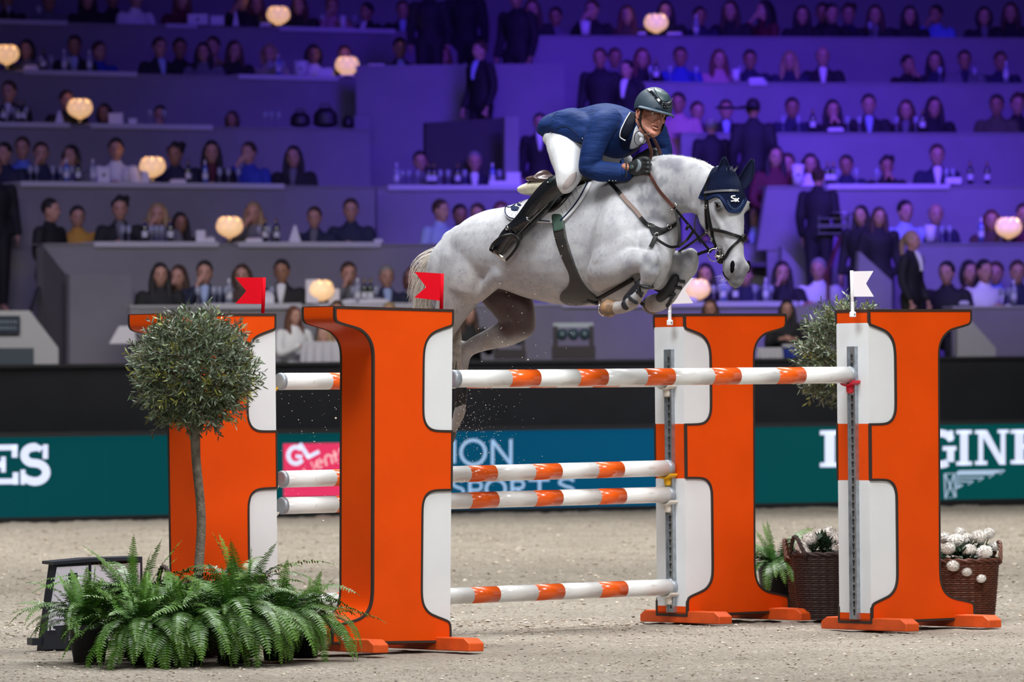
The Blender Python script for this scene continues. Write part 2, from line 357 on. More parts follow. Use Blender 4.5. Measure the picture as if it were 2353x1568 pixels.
# thin sans words
O = lambda cx, cy, rx, ry: band(arcpts(cx, cy, rx, ry, 0, 360, 26), 7)
for L_ in ([rect(1040, 1012, 1047, 1065)], O(1087, 1040, 28, 28), [rect(1128, 1011, 1135, 1070), rect(1170, 1010, 1177, 1069)] + band([(1131, 1012), (1174, 1068)], 7),
    band(arcpts(1052, 1112, 12, 9, -30, -200, 8) + arcpts(1052, 1131, 13, 10, -90, 140, 8), 6),
    [rect(1076, 1104, 1083, 1142)] + band([(1080, 1107), (1096, 1107)] + arcpts(1096, 1117, 10, 10, -90, 90, 8) + [(1080, 1127)], 6),
    band(arcpts(1139, 1124, 22, 21, 0, 360, 24), 7), [rect(1173, 1102, 1180, 1142)] + band([(1177, 1105), (1194, 1105)] + arcpts(1194, 1114, 9, 9, -90, 90, 8) + [(1177, 1124)], 6) + band([(1188, 1124), (1202, 1142)], 6),
    [rect(1214, 1101, 1262, 1107), rect(1236, 1101, 1243, 1142)], band(arcpts(1302, 1110, 17, 10, -20, -190, 9) + arcpts(1302, 1130, 17, 11, -90, 140, 8), 6)):
    poly2('letter', L_, M_LETB)
# --- black wall behind the screens
wl = atz(1176, 1178) - BN * 1.6; wz = onpl(1176, 836, wl, BN).z
vwall('wall_front', wl - BDIR * 14, wl + BDIR * 14, -.02, wz, .3, M_BLK, kind='structure')
vwall('trim_1', wl - BDIR * 14 + BN * .03, wl + BDIR * 14 + BN * .03, wz, wz + .04, .4, M_DK, kind='structure')
# ================================================================== STANDS: terraces of desks behind panelled fronts
M_PAN = mat('panel_grey', (.235, .225, .25), .75, var=.10, scale=1.5, spec=.1)
M_PAN2 = mat('panel_light', (.40, .40, .42), .7)
M_PDK = mat('panel_dark', (.09, .085, .10), .8)
M_CLOTH = mat('white_cloth', (.50, .49, .54), .8)
M_FLR = mat('terrace_floor', (.06, .055, .07), .9)
at0 = at; BACK = 4.2
def at(px, py, Y): return at0(px, py, Y + BACK)      # depths below are counted from the first desk row
class Seg:
    def __init__(s, px, py, Y, tan, x0, x1):
        p = at(px, py, Y); s.P = V((p.x, p.y, 0)); s.z = p.z; l = math.sqrt(1 + tan * tan)
        s.d = V((1 / l, tan / l, 0)); s.n = V((s.d.y, -s.d.x, 0)); s.x0, s.x1 = x0, x1
        s.a = s.pt(x0); s.b = s.pt(x1)
    def pt(s, px, back=0.0, z=None):   # point of the desk line seen at column px
        py = 500
        for _ in range(3):
            q = onpl(px, py, s.P - s.n * back, s.n); q.z = s.z if z is None else z; py = pix(q)[1]
        return q
TL, TR_ = 0.62, 0.26
SEG = {
 'L1': Seg(500, 706, 73.0, TL * .75, 298, 1838), 'L2': Seg(500, 564, 76.0, TL * .8, 100, 1797), 'L3': Seg(400, 428, 79.0, TL, -420, 862),
 'L4': Seg(400, 294, 82.0, TL, -420, 850), 'L5': Seg(500, 177, 85.0, TL, -420, 1112), 'L6': Seg(500, 64, 88.0, TL, -420, 1030),
 'M3': Seg(1000, 433, 81.5, .3, 865, 1235),
 'R1': Seg(2270, 708, 74.5, TR_, 2188, 3100), 'R2': Seg(2200, 563, 77.0, TR_, 2032, 3100), 'R3': Seg(2000, 431, 79.5, TR_, 1762, 3100),
 'R4': Seg(2000, 309, 82.0, TR_, 1565, 3100), 'R5': Seg(2000, 194, 84.5, TR_, 1463, 3100), 'R6': Seg(1800, 88, 87.0, TR_, 1186, 3100),
}
def below(k):
    b, t = k[0], int(k[1])
    return {'L': 'L%d' % (t - 1), 'R': 'R%d' % (t - 1), 'M': 'L2'}[b]
def segwall(s, name, x0, x1, z0, z1, m, off=0.0, th=.06, kind='structure'):
    a = s.pt(x0); b = s.pt(x1); c = (a + b) / 2 - s.n * (th / 2 - off); c.z = (z0 + z1) / 2
    q = MB(); q.box(c, (b - a).length, th, z1 - z0, (s.d, s.n, EZ)); return tag(q.build(name, m), kind=kind)
nt_ = 2
for k, s in SEG.items():
    zb = (SEG[below(k)].z - 1.08) if below(k) in SEG else 0.0
    s.floor = s.z - 1.02
    segwall(s, 'wall_stand', s.x0, s.x1, zb, s.z, M_PAN)
    segwall(s, 'trim_%d' % nt_, s.x0, s.x1, s.z, s.z + .025, M_PAN2 if k in ('L1', 'R1') else M_PAN, .02, .42); nt_ += 1
    segwall(s, 'floor', s.x0 - 60, s.x1 + 60, s.floor - .06, s.floor, M_FLR, -.07, 3.0)
# walls closing the gaps and the back of the hall
b_ = MB(); p0, p1 = at(-400, 60, 88.5), at(1300, 60, 97)
vwall('wall_back', at(-900, 0, 87.5), at(1150, 0, 94.5), 3.0, 12, .2, M_PAN, kind='structure')
vwall('wall_back', at(1040, 0, 94), at(3500, 0, 95.5), 3.0, 12, .2, M_PAN, kind='structure')
vwall('wall_aisle', at(820, 400, 85.2), at(1300, 400, 85.2), 1.0, 6.2, .2, M_PAN, kind='structure')
vwall('wall_aisle', at(1160, 300, 87.0), at(1500, 300, 87.0), 0.5, SEG['R6'].z - 1.0, .2, M_PAN, kind='structure')
vwall('wall_aisle', at(1780, 600, 80.8), at(2120, 600, 79.8), 0.0, 3.0, .2, M_PAN, kind='structure')
vwall('wall_side', at(-420, 700, 76.5), at(110, 640, 77.8), 0.0, 3.6, .2, M_PAN, kind='structure')
def ppoly(name, pts, Y, m, tan=.3, th=.12, parent=None, kind='structure'):
    """upright panel whose outline was read off at depth Y, with real thickness"""
    P = at(pts[0][0], pts[0][1], Y); l = math.sqrt(1 + tan * tan); n = V((tan / l, -1 / l, 0))
    f = [onpl(x, y, P, n) for x, y in pts]; k = len(f); vs_ = f + [q - n * th for q in f]
    fs_ = [tuple(range(k)), tuple(range(2 * k - 1, k - 1, -1))] + [(i, i + k, (i + 1) % k + k, (i + 1) % k) for i in range(k)]
    o = mobj(name, vs_, fs_, m, parent)
    bm = bmesh.new(); bm.from_mesh(o.data); bmesh.ops.recalc_face_normals(bm, faces=bm.faces); bm.to_mesh(o.data); bm.free()
    return tag(o, kind=kind) if kind else o
ppoly('wall_end', [(100, 566), (158, 640), (160, 850), (100, 850)], 74.5, M_PDK, 1.4)
ppoly('wall_end', [(160, 630), (300, 630), (320, 850), (160, 850)], 74.45, M_PAN, .5)
ppoly('wall_end', [(-20, 714), (68, 714), (134, 800), (134, 850), (-20, 850)], 70.9, M_PAN2, .3)
ppoly('wall_end', [(1838, 706), (1800, 706), (1800, 850), (2010, 850), (2010, 706), (1900, 690)], 74.6, M_PAN, .26)
ppoly('wall_end', [(1797, 567), (1865, 645), (1865, 720), (1790, 720)], 78.6, M_PAN, .3)
ppoly('wall_end', [(1762, 432), (1822, 492), (1822, 575), (1740, 575)], 79.1, M_PAN, .3)
ppoly('wall_end', [(1975, 578), (2050, 646), (2050, 800), (1960, 800)], 75.15, M_PAN, .3)
ppoly('wall_end', [(1186, 88), (1236, 165), (1236, 260), (1186, 260)], 86.0, M_PAN, .3)
ppoly('wall_end', [(1020, 82), (1075, 150), (1075, 200), (1000, 200)], 88.8, M_PAN, .5)
ppoly('wall_end', [(2200, 730), (2226, 730), (2288, 800), (2288, 850), (2200, 850)], 73.4, M_PAN2, .26)
ppoly('wall_end', [(815, 266), (850, 266), (850, 305), (815, 305)], 84.6, M_PAN, .5)
ppoly('wall_end', [(1160, 268), (1192, 268), (1192, 440), (1160, 440)], 82.0, M_PAN, .3)
ppoly('wall_booth', [(978, 282), (1162, 270), (1162, 440), (978, 440)], 82.4, mat('dark_panel', (.035, .03, .035), .8), .3)
# navy direction plates on the two low end walls
M_NAVY = mat('navy_plate', (.012, .018, .04), .6); M_NTX = mat('plate_text', (.12, .16, .2), .6)
def plate(x0, y0, x1, y1, Y, tan, lab):
    o = ppoly('direction_sign', [(x0, y0), (x1, y0), (x1, y1), (x0, y1)], Y, M_NAVY, tan, .02, kind=None)
    tag(o, lab, 'sign')
    for r_ in range(2):
        ya = y0 + (y1 - y0) * (.24 + .34 * r_); hh = (y1 - y0) * .2; q = []; x = x0 + 6; rr_ = random.Random(r_ + x0)
        P = at(x0, y0, Y); l = math.sqrt(1 + tan * tan); n = V((tan / l, -1 / l, 0)); b = MB()
        while x < x1 - 8:
            wd_ = rr_.uniform(3.5, 6); pts = [onpl(a, c, P + n * .006, n) for a, c in ((x, ya), (x + wd_, ya), (x + wd_, ya + hh), (x, ya + hh))]
            b.add(pts, [(0, 1, 2, 3)]); x += wd_ + 2.2
        tag(b.build('lettering', M_NTX, o), kind='stuff')
plate(-14, 726, 46, 767, 70.85, .3, 'navy plate with two blurred lines of lettering on the low wall at the stairs foot')
plate(2238, 714, 2290, 752, 74.46, .26, 'navy plate with blurred lettering under the desk behind the tall orange standard')
ppoly('wall_recess', [(-20, 800), (78, 800), (78, 850), (-20, 850)], 70.6, mat('recess', (.05, .07, .09), .7), .3, .02)
# handrail by the lower stairs
mb = MB(); mb.tube([at(96, 560, 75), at(98, 640, 75), at(80, 690, 74), at(66, 735, 73)], .035, 8); mb.tube([at(66, 735, 73), at(64, 835, 73)], .03, 8); mb.tube([at(96, 640, 75), at(97, 835, 75)], .03, 8)
tag(mb.build('handrail', mat('steel', (.35, .35, .42), .35, 1.0)), 'bent steel handrail beside the dark end wall of the lower stairs', 'handrail')
mb = MB(); mb.tube([at(1934, 540, 78), at(1903, 620, 76.5), at(1896, 640, 76.2)], .03, 8); mb.tube([at(1903, 620, 76.5), at(1903, 700, 76.5)], .025, 8); mb.tube([at(1934, 540, 78), at(1934, 660, 78)], .025, 8)
tag(mb.build('handrail', mat('wood_rail', (.12, .035, .03), .5)), 'dark red wooden stair handrail behind the waiter carrying a tray', 'handrail')
# white cloths laid on the desks
def cloth(k, x0, x1, lab):
    s = SEG[k]; a = s.pt(x0); b = s.pt(x1); c = (a + b) / 2; q = MB()
    q.box(V((c.x, c.y, s.z + .036)) - s.n * .17, (b - a).length, .42, .02, (s.d, s.n, EZ)); q.box(V((c.x, c.y, s.z + .01)) + s.n * .035, (b - a).length, .012, .07, (s.d, s.n, EZ))
    tag(q.build('table_runner', M_CLOTH), lab, 'tablecloth', 'white runners on the stand desks')
for k, x0, x1, lab in (('L6', -20, 152, 'white runner on the top row desk at the frame edge'), ('L6', 380, 450, 'short white runner left of the box on the top row desk'), ('L6', 640, 905, 'long white runner right of the glowing lamp on the top row desk'),
    ('L5', 52, 312, 'white runner beside the blue shirt on the fifth row desk'), ('L5', 545, 775, 'white runner under the ice bucket left of the lamp, fifth row'), ('L5', 838, 1022, 'white runner right of the lamp on the fifth row desk'),
    ('L4', -20, 158, 'white runner left of the lamp on the fourth row desk'), ('L4', 205, 486, 'white runner right of the lamp on the fourth row desk'),
    ('L3', 45, 650, 'white runner along the third row desk around the lamp'), ('L2', 214, 500, 'white runner left of the lamp, second row desk'), ('L2', 545, 872, 'white runner right of the lamp on the second row desk'),
    ('L1', 470, 690, 'white runner along the front desk left of the lamp'), ('L1', 730, 985, 'white runner behind the red flags on the front desk'), ('L1', 1290, 1830, 'white runner under the horse head on the front desk'),
    ('M3', 890, 1215, 'white runner before the dark booth behind the horse rump'), ('R5', 1720, 1760, 'small white napkin cloth on the fifth row desk beyond the horse ears'), ('R3', 1900, 2180, 'white runner along the third row desk beyond the white flag')):
    cloth(k, x0, x1, lab)

at_bg = at; at = at0
# ================================================================== THE OXER: four standards, poles, cups, flags
def onoise(name, col, **k): return mat(name, col, **k)
M_OR = mat('orange_paint', (.74, .068, .001), .5, var=.10, scale=2.5, bump=.04, bscale=220, spec=.18)
M_WH = mat('white_paint', (.72, .74, .76), .45, var=.05, scale=3, bump=.03, bscale=200)
M_EDGE = mat('black_edge', (.028, .018, .014), .55)
M_GALV = mat('galvanised', (.42, .46, .50), .38, .85, var=.25, scale=30)
M_HOLE = mat('keyhole_dark', (.02, .02, .022), .9)
TH = math.radians(39.5)
PD = V((math.cos(TH), math.sin(TH), 0)); PN = V((math.sin(TH), -math.cos(TH), 0))   # along pole; standard's face normal (to camera)
WW, WD, WH_, WB = .86, .30, 1.90, .045
def prof():
    t_out = [(0, 0), (0, .061), (.010, .082), (.026, .093), (.084, .106), (.145, .118), (.19, .13), (.235, .162), (.261, .197), (.277, .246)]
    b_out = [(.287, .275), (.274, .209), (.241, .165), (.184, .135), (.072, .115), (.019, .103), (.004, .09), (0, .074), (0, 0)]
    t_in = [(0, .078), (.008, .092), (.03, .099), (.077, .112), (.145, .134), (.183, .167), (.205, .211), (.213, .267)]
    u_in = [(.213, .58), (.208, .625), (.188, .662), (.155, .683), (.11, .690), (0, .690)]
    l_in = [(0, 1.034), (.12, 1.036), (.165, 1.046), (.195, 1.07), (.21, 1.11), (.213, 1.15)]
    b_in = [(.213, .275), (.205, .23), (.19, .20), (.157, .168), (.10, .148), (.04, .130), (.012, .118), (.001, .095), (0, .06)]
    H = WH_
    out = [(WW - d, H - z) for d, z in t_out] + [(WW - d, z) for d, z in b_out]          # u measured from the inner edge
    inn = [(d, z) for d, z in reversed(b_in)] + [(d, H - z) for d, z in reversed(l_in)] + [(d, H - z) for d, z in reversed(u_in)] + [(d, H - z) for d, z in reversed(t_in)]
    return out, inn, b_in, l_in, u_in, t_in
def prism(mbx, poly, w0, w1, fr):
    k = len(poly); vs_ = [fr(u, w0, z) for u, z in poly] + [fr(u, w1, z) for u, z in poly]
    mbx.add(vs_, [tuple(range(k)), tuple(range(2 * k - 1, k - 1, -1))] + [(i, i + k, (i + 1) % k + k, (i + 1) % k) for i in range(k)])
def fixn(o, tri=True):
    bm = bmesh.new(); bm.from_mesh(o.data)
    if tri: bmesh.ops.triangulate(bm, faces=[f for f in bm.faces if len(f.verts) > 4])
    bmesh.ops.recalc_face_normals(bm, faces=bm.faces); bm.to_mesh(o.data); bm.free(); return o
def standard(P, inner_sign, label, tracks):
    """P: foot of the near inner edge. u runs from inner edge outwards; inner_sign +1: outer side lies along +PD"""
    root = empty('jump_standard', P); tag(root, label, 'jump standard', 'orange and white standards of the oxer')
    U = PD * inner_sign
    fr = lambda u, w, z: U * u - PN * w + EZ * (z + WB)
    out, inn, b_in, l_in, u_in, t_in = prof()
    outline = out + [(0, 0)] + inn + [(0, WH_)]
    poly = [(0, WH_)] + out + [(0, 0)] + inn
    # drop duplicates
    pl = []
    for p in poly:
        if not pl or (abs(p[0] - pl[-1][0]) + abs(p[1] - pl[-1][1])) > 1e-5: pl.append(p)
    for _ in range(2):
        n_ = len(pl); np_ = []
        for i in range(n_):
            a, c, e_ = pl[i - 1], pl[i], pl[(i + 1) % n_]; d1 = V((c[0] - a[0], c[1] - a[1])); d2 = V((e_[0] - c[0], e_[1] - c[1])); an = d1.angle(d2)
            if an > .9 or an < .03: np_.append(c); continue
            f1 = min(.25, .03 / d1.length); f2 = min(.25, .03 / d2.length); np_ += [(c[0] - d1.x * f1, c[1] - d1.y * f1), (c[0] + d2.x * f2, c[1] + d2.y * f2)]
        pl = np_
    b = MB(); prism(b, pl, 0, WD, fr); body = fixn(b.build('orange_panel', M_OR, root))
    H = WH_
    up = [(0, H - .690)] + [(d, H - z) for d, z in reversed(u_in[:-1])] + [(d, H - z) for d, z in reversed(t_in)]
    lo = [(d, z) for d, z in reversed(b_in)] + [(d, H - z) for d, z in reversed(l_in)]
    for pp in (up, lo):
        q = [(u + (.010 if u > .001 else 0), z) for u, z in pp]
        b = MB(); prism(b, q, .008, WD - .008, fr); fixn(b.build('white_panel', M_WH, root))
    # black edging swept round the outline, front and back
    def sweep(pts, w, closed=True, s=.0135):
        n = len(pts); vs_ = []; c = V((sum(p[0] for p in pts) / n, 0, sum(p[1] for p in pts) / n))
        for i in range(n):
            a = pts[i - 1]; e_ = pts[(i + 1) % n]; t = V((e_[0] - a[0], 0, e_[1] - a[1])).normalized(); nn = V((t.z, 0, -t.x))
            p0 = V((pts[i][0], 0, pts[i][1]))
            for q, ww in ((.0025, -.003), (.0025, .014), (-.011, .014), (-.011, -.003)):
                v = p0 + nn * q; wv = w + (ww if w < WD / 2 else -ww); vs_.append(fr(v.x, wv, v.z))
        fs_ = [(i * 4 + k, i * 4 + (k + 1) % 4, ((i + 1) % n) * 4 + (k + 1) % 4, ((i + 1) % n) * 4 + k) for i in range(n) for k in range(4)]
        return vs_, fs_
    # orientation: make polygon clockwise so that nn points outwards
    ar = sum(pl[i][0] * pl[(i + 1) % len(pl)][1] - pl[(i + 1) % len(pl)][0] * pl[i][1] for i in range(len(pl)))
    q = pl if ar > 0 else pl[::-1]
    dense = []
    for i in range(len(q)):
        a, c = q[i], q[(i + 1) % len(q)]; L_ = math.hypot(c[0] - a[0], c[1] - a[1]); dense.append(a)
        if L_ > .08: dense += [(a[0] + (c[0] - a[0]) * f_, a[1] + (c[1] - a[1]) * f_) for f_ in (.012 / L_ * 1.0, 1 - .012 / L_)]
    b = MB()
    for w_ in (0, WD):
        b.add(*sweep(dense, w_))
    fixn(b.build('black_edging', M_EDGE, root), False)
    
    for zz in (WH_ + .002, -.002): b = MB(); b.box(fr(WW / 2, WD / 2, zz), WW, WD, .006, (U, PN, EZ)); b.build('capping', mat('cap_dark', (.10, .03, .025), .6), root)
    for z_ in (.003, WH_ - .006): b = MB(); b.box(fr(-.001, WD / 2, z_), .004, WD, .016, (U, PN, EZ)); b.build('edge_line', M_EDGE, root)
    # feet
    for u0 in (.055, WW - .115):
        vs_ = []; w0, w1, hh, ch = -.30, WD + .16, .075, .05
        pr = [(w0, 0), (w0, hh * .62), (w0 + ch, hh), (w1 - ch, hh), (w1, hh * .62), (w1, 0)]
        for du in (-.055, .055): vs_ += [U * (u0 + du) - PN * a + EZ * c for a, c in pr]
        fs_ = [tuple(range(6)), tuple(range(11, 5, -1))] + [(i, i + 6, (i + 1) % 6 + 6, (i + 1) % 6) for i in range(6)]
        o = fixn(mobj('foot', vs_, fs_, M_FOOT, root), False)
        md = o.modifiers.new('b', 'BEVEL'); md.width = .006; md.segments = 2
    b = MB(); b.box(U * WW / 2 - PN * (WD * .5) + EZ * .055, WW - .2, .04, .05, (U, PN, EZ)); b.build('cross_rail', M_FOOT, root)
    if tracks:
        b = MB(); zc = 1.69 / 2 - .0; hw = 1.66
        uc = WD * .46
        b.box(fr(-.010, uc, .02 + hw / 2), .016, .052, hw, (U, PN, EZ)); b.box(fr(-.014, uc - .030, .02 + hw / 2), .028, .012, hw, (U, PN, EZ)); b.box(fr(-.014, uc + .030, .02 + hw / 2), .028, .006, hw, (U, PN, EZ))
        b.build('keyhole_track', M_GALV, root)
        # one keyhole, repeated every 5 cm
        vs_ = []; nn_ = 10
        for i in range(nn_): a = 2 * math.pi * i / nn_; vs_.append((math.cos(a) * .011, math.sin(a) * .011 + .008))
        b = MB(); kk = [fr(-.0190, uc + x, z - WB) for x, z in vs_]; b.add(kk, [tuple(range(nn_))]); kk = [fr(-.0192, uc + x, z - WB) for x, z in ((-.0055, .004), (.0055, .004), (.0055, -.020), (-.0055, -.020))]; b.add(kk, [(0, 1, 2, 3)])
        k0 = b.build('keyhole', M_HOLE, root); me = k0.data; n_ = 32
        for i in range(n_):
            o = k0 if i == 0 else copyto(k0, root); o.location = (0, 0, WB + .065 + i * .05)
    return root, fr, U
M_FOOT = mat('orange_foot', (.68, .085, .008), .5, var=.25, scale=9, bump=.1, bscale=60)
def gpt(px, Y):
    p = at(px, 1400, Y)
    for _ in range(4):
        q = V((p.x, p.y, 0)); x, y = pix(q); p = at(px, y, Y)
    return V((p.x, p.y, 0))
BLp = gpt(1036, 34.85); BRp = gpt(2004, 36.95); ALp = gpt(641, 36.10); ARp = gpt(1580, 38.35)
wBL = standard(BLp, -1, 'big orange I-shaped standard with curved outer side, nearest to the camera', False)
wBR = standard(BRp, 1, 'orange and white standard holding the top pole on a red cup, beside mums', True)
wAL = standard(ALp, -1, 'orange jump standard half hidden behind the olive ball tree and ferns', False)
wAR = standard(ARp, 1, 'orange and white jump standard under the grey forelegs, holding four pole ends', True)
wBL[0].rotation_euler = Quaternion(PN, math.radians(-1.3)).to_euler()
BLp_t = 0
# --- poles
M_PO = mat('pole_orange', (.80, .11, .008), .28, var=.08, scale=5, coat=.4)
def pole_mat():
    m = mat('pole_white', (.80, .81, .80), .30, coat=.4, var=.04, scale=6); nt = m.node_tree; N = nt.nodes; L = nt.links
    b = N['Principled BSDF']; src = b.inputs['Base Color'].links[0].from_socket
    tc = N.new('ShaderNodeTexCoord'); mp = N.new('ShaderNodeMapping'); mp.inputs['Scale'].default_value = (5, 5, 12); L.new(tc.outputs['Object'], mp.inputs[0])
    n = N.new('ShaderNodeTexNoise'); n.inputs['Scale'].default_value = 2.2; n.inputs['Detail'].default_value = 6; L.new(mp.outputs[0], n.inputs['Vector'])
    r = N.new('ShaderNodeValToRGB'); r.color_ramp.elements[0].position = .60; r.color_ramp.elements[0].color = (1, 1, 1, 1); r.color_ramp.elements[1].position = .70; r.color_ramp.elements[1].color = (.80, .77, .73, 1)
    mx = N.new('ShaderNodeMix'); mx.data_type = 'RGBA'; mx.blend_type = 'MULTIPLY'; mx.inputs['Factor'].default_value = .8
    L.new(n.outputs['Fac'], r.inputs['Fac']); L.new(src, mx.inputs['A']); L.new(r.outputs['Color'], mx.inputs['B']); L.new(mx.outputs['Result'], b.inputs['Base Color']); return m
M_PW = pole_mat(); M_FER = mat('ferrule_grey', (.30, .33, .37), .4, .3)
def jpole(Pl, Pr, a, b_, bounds, first, label, r=.0505):
    """Pl,Pr: inner near-edge points of the two standards; a,b_: pixels of the two visible ends of the axis"""
    mid = Pl - PN * WD * .46; pn = V((Pr - Pl)).normalized(); pn = V((pn.y, -pn.x, 0)); p0 = onpl(a[0], a[1], mid, pn); p1 = onpl(b_[0], b_[1], mid, pn)
    d = (p1 - p0).normalized(); root = empty('jump_pole', p0); tag(root, label, 'pole', 'striped poles of the oxer')
    def par(px):  # parameter along axis seen at column px
        lo, hi = -.6, 4.5
        for _ in range(30):
            m_ = (lo + hi) / 2
            if pix(p0 + d * m_)[0] < px: lo = m_
            else: hi = m_
        return (lo + hi) / 2
    c = 'f'; kk = ['f'] + [('w', 'o')[(i + (0 if first == 'w' else 1)) % 2] for i in range(len(bounds) - 3)] + ['f']
    ring = lambda t, rr: t
    for i in range(len(bounds) - 1):
        t0, t1 = par(bounds[i]), par(bounds[i + 1]); b = MB(); e0 = i == 0; e1 = i == len(bounds) - 2
        pts = [d * t0, d * t1]; rr = [r + (.0015 if kk[i] == 'f' else 0)] * 2
        if e1: pts = [d * t0, d * (t1 - .012), d * (t1 - .004), d * t1]; rr = [rr[0], rr[0], rr[0] * .93, rr[0] * .8]
        if e0: pts = [d * t0, d * (t0 + .004), d * (t0 + .012), d * t1]; rr = [rr[0] * .8, rr[0] * .93, rr[0], rr[0]]
        b.tube(pts, rr, 28)
        o = b.build({'f': 'ferrule', 'w': 'white_band', 'o': 'orange_band'}[kk[i]], {'f': M_FER, 'w': M_PW, 'o': M_PO}[kk[i]], root, True)
        o.data.polygons.foreach_set('use_smooth', [len(p.vertices) == 4 for p in o.data.polygons])
    return root, p0, d, par
poles = {}
poles['B'] = jpole(BLp, BRp, (1036, 871), (1957, 862), [1036, 1049, 1166, 1232, 1323, 1387, 1477, 1541, 1631, 1692, 1780, 1841, 1947, 1957], 'w', 'front top pole, orange and white, crossing before the horse on red cups')
poles['A0'] = jpole(ALp, ARp, (640, 877), (1541, 871), [640, 648, 754, 822, 912, 976, 1066, 1126, 1214, 1274, 1358, 1418, 1527, 1541], 'w', 'rear top pole, mostly hidden behind the front top pole, white end on a yellow cup')
poles['A1'] = jpole(ALp, ARp, (644, 1102), (1541, 1076), [644, 652, 763, 832, 920, 984, 1072, 1132, 1220, 1281, 1365, 1424, 1527, 1541], 'w', 'rear pole at middle height, upper of the pair, resting on a yellow cup')
poles['A2'] = jpole(ALp, ARp, (644, 1163), (1542, 1137), [644, 652, 768, 835, 922, 986, 1074, 1136, 1223, 1283, 1371, 1429, 1530, 1542], 'w', 'rear pole at middle height, lower of the pair, resting on a cream cup')
poles['A3'] = jpole(ALp, ARp, (650, 1387), (1548, 1349), [650, 658, 771, 838, 926, 990, 1079, 1139, 1226, 1287, 1372, 1432, 1535, 1548], 'w', 'lowest rear pole just above the sand, ending by the fern')
# --- cups
def cup(P, sgn, pole, m, label):
    root, p0, d, par = pole; z_ = None
    side = PD * sgn   # from wing into the gap is -side
    t = (P - PN * WD * .46 - p0).dot(d); c = p0 + d * t; zc = c.z
    base = V((P.x, P.y, 0)) - PN * WD * .46 + EZ * zc; root = empty('pole_cup', base); tag(root, label, 'cup', 'pole cups on the standards')
    b = MB(); n = 9; vs_ = []; inw = -side
    for k in range(n):
        a = math.radians(-52 + 104 * k / (n - 1)); y = math.sin(a) * .078; z = -.057 - .0 + (1 - math.cos(a)) * .060
        for q in (.004, .070): vs_.append(inw * q + PN * y + EZ * z)
        for q in (.004, .070): vs_.append(inw * q + PN * y * .97 + EZ * (z - .012))
    fs_ = []
    for k in range(n - 1):
        i = k * 4; j = i + 4; fs_ += [(i, i + 1, j + 1, j), (i + 3, i + 2, j + 2, j + 3), (i + 1, i + 3, j + 3, j + 1), (i + 2, i, j, j + 2)]
    fs_ += [(0, 2, 3, 1), ((n - 1) * 4, (n - 1) * 4 + 1, (n - 1) * 4 + 3, (n - 1) * 4 + 2)]
    b.add(vs_, fs_); fixn(b.build('cradle', m, root), False)
    b = MB(); b.tube([inw * .035 + EZ * -.062, inw * .035 + EZ * -.105, inw * .035 + EZ * -.112], [.024, .022, .014], 12); b.build('socket', m, root, True)
    b = MB(); b.box(inw * .012 + EZ * -.05, .024, .045, .13, (PD, PN, EZ)); b.build('back_plate', M_CUPW, root)
M_CUPW = mat('cup_cream', (.72, .69, .62), .4); M_CUPR = mat('cup_red', (.60, .010, .030), .35); M_CUPY = mat('cup_yellow', (.78, .42, .01), .35)
cup(BRp, 1, poles['B'], M_CUPR, 'red plastic cup under the far end of the front top pole'); cup(BLp, -1, poles['B'], M_CUPR, 'red plastic cup under the near end of the front top pole')
cup(ARp, 1, poles['A0'], M_CUPW, 'cream plastic cup showing just under the front top pole'); cup(ALp, -1, poles['A0'], M_CUPY, 'yellow cup holding the rear top pole beside the white panel')
cup(ARp, 1, poles['A1'], M_CUPY, 'yellow plastic cup under the upper middle pole'); cup(ALp, -1, poles['A1'], M_CUPW, 'cream cup under the start of the upper middle pole')
cup(ARp, 1, poles['A2'], M_CUPW, 'cream plastic cup under the lower middle pole'); cup(ALp, -1, poles['A2'], M_CUPW, 'cream cup under the start of the lower middle pole')
cup(ARp, 1, poles['A3'], M_CUPW, 'cream plastic cup under the lowest pole above the foot'); cup(ALp, -1, poles['A3'], M_CUPW, 'cream cup under the lowest pole behind the ferns')
# --- flags
M_FR = mat('flag_red', (.60, .004, .014), .7, spec=.05); M_FW = mat('flag_white', (.72, .68, .72), .5); M_FPW = mat('flag_post_white', (.75, .75, .78), .5)
def flag(pxb, pyb, Y, pyt, pts, m, mp, label, clip=True):
    p0 = at(pxb, pyb, Y); root = empty('course_flag', p0); tag(root, label, 'flag', 'swallow-tailed flags on the standards')
    n = -PN; P = p0
    top = onpl(pts[0][0], pyt, P, V((0, 1, 0))); b = MB(); b.tube([V((0, 0, 0)), V((top.x - p0.x, 0, top.z - p0.z))], .0105, 8); b.build('flag_post', mp, root, True)
    pl = [onpl(x, y, P, V((0, 1, 0))) - p0 for x, y in pts]; k = len(pl); vs_ = [q + EY * -.004 for q in pl] + [q + EY * .004 for q in pl]
    fs_ = [tuple(range(k)), tuple(range(2 * k - 1, k - 1, -1))] + [(i, i + k, (i + 1) % k + k, (i + 1) % k) for i in range(k)]
    fixn(mobj('flag_sheet', vs_, fs_, m, root))
    if clip:
        b = MB(); b.box((0, -.015, -.005), .038, .05, .032); b.tube([(0, -.01, 0), (0, -.01, .07)], .012, 8); o = b.build('clip_bracket', mp, root)
        md = o.modifiers.new('b', 'BEVEL'); md.width = .003
        b = MB(); b.box((.010, -.042, -.005), .006, .004, .008); b.build('screw', M_HOLE, root)
flag(1014, 711, 34.85, 629, [(1016, 629), (953, 625), (979, 660), (952, 684), (1014, 692)], M_FR, M_FR, 'red flag before the grey horse tail on the nearest standard', False)
flag(604, 720, 36.1, 638, [(607, 638), (541, 638), (566, 669), (541, 698), (605, 699)], M_FR, M_FR, 'red flag above the olive ball tree', False)
flag(1959, 721, 36.985, 622, [(1957, 624), (2007, 623), (1990, 652), (2008, 682), (1959, 682)], M_FW, M_FPW, 'white flag on the standard before the woman in black')
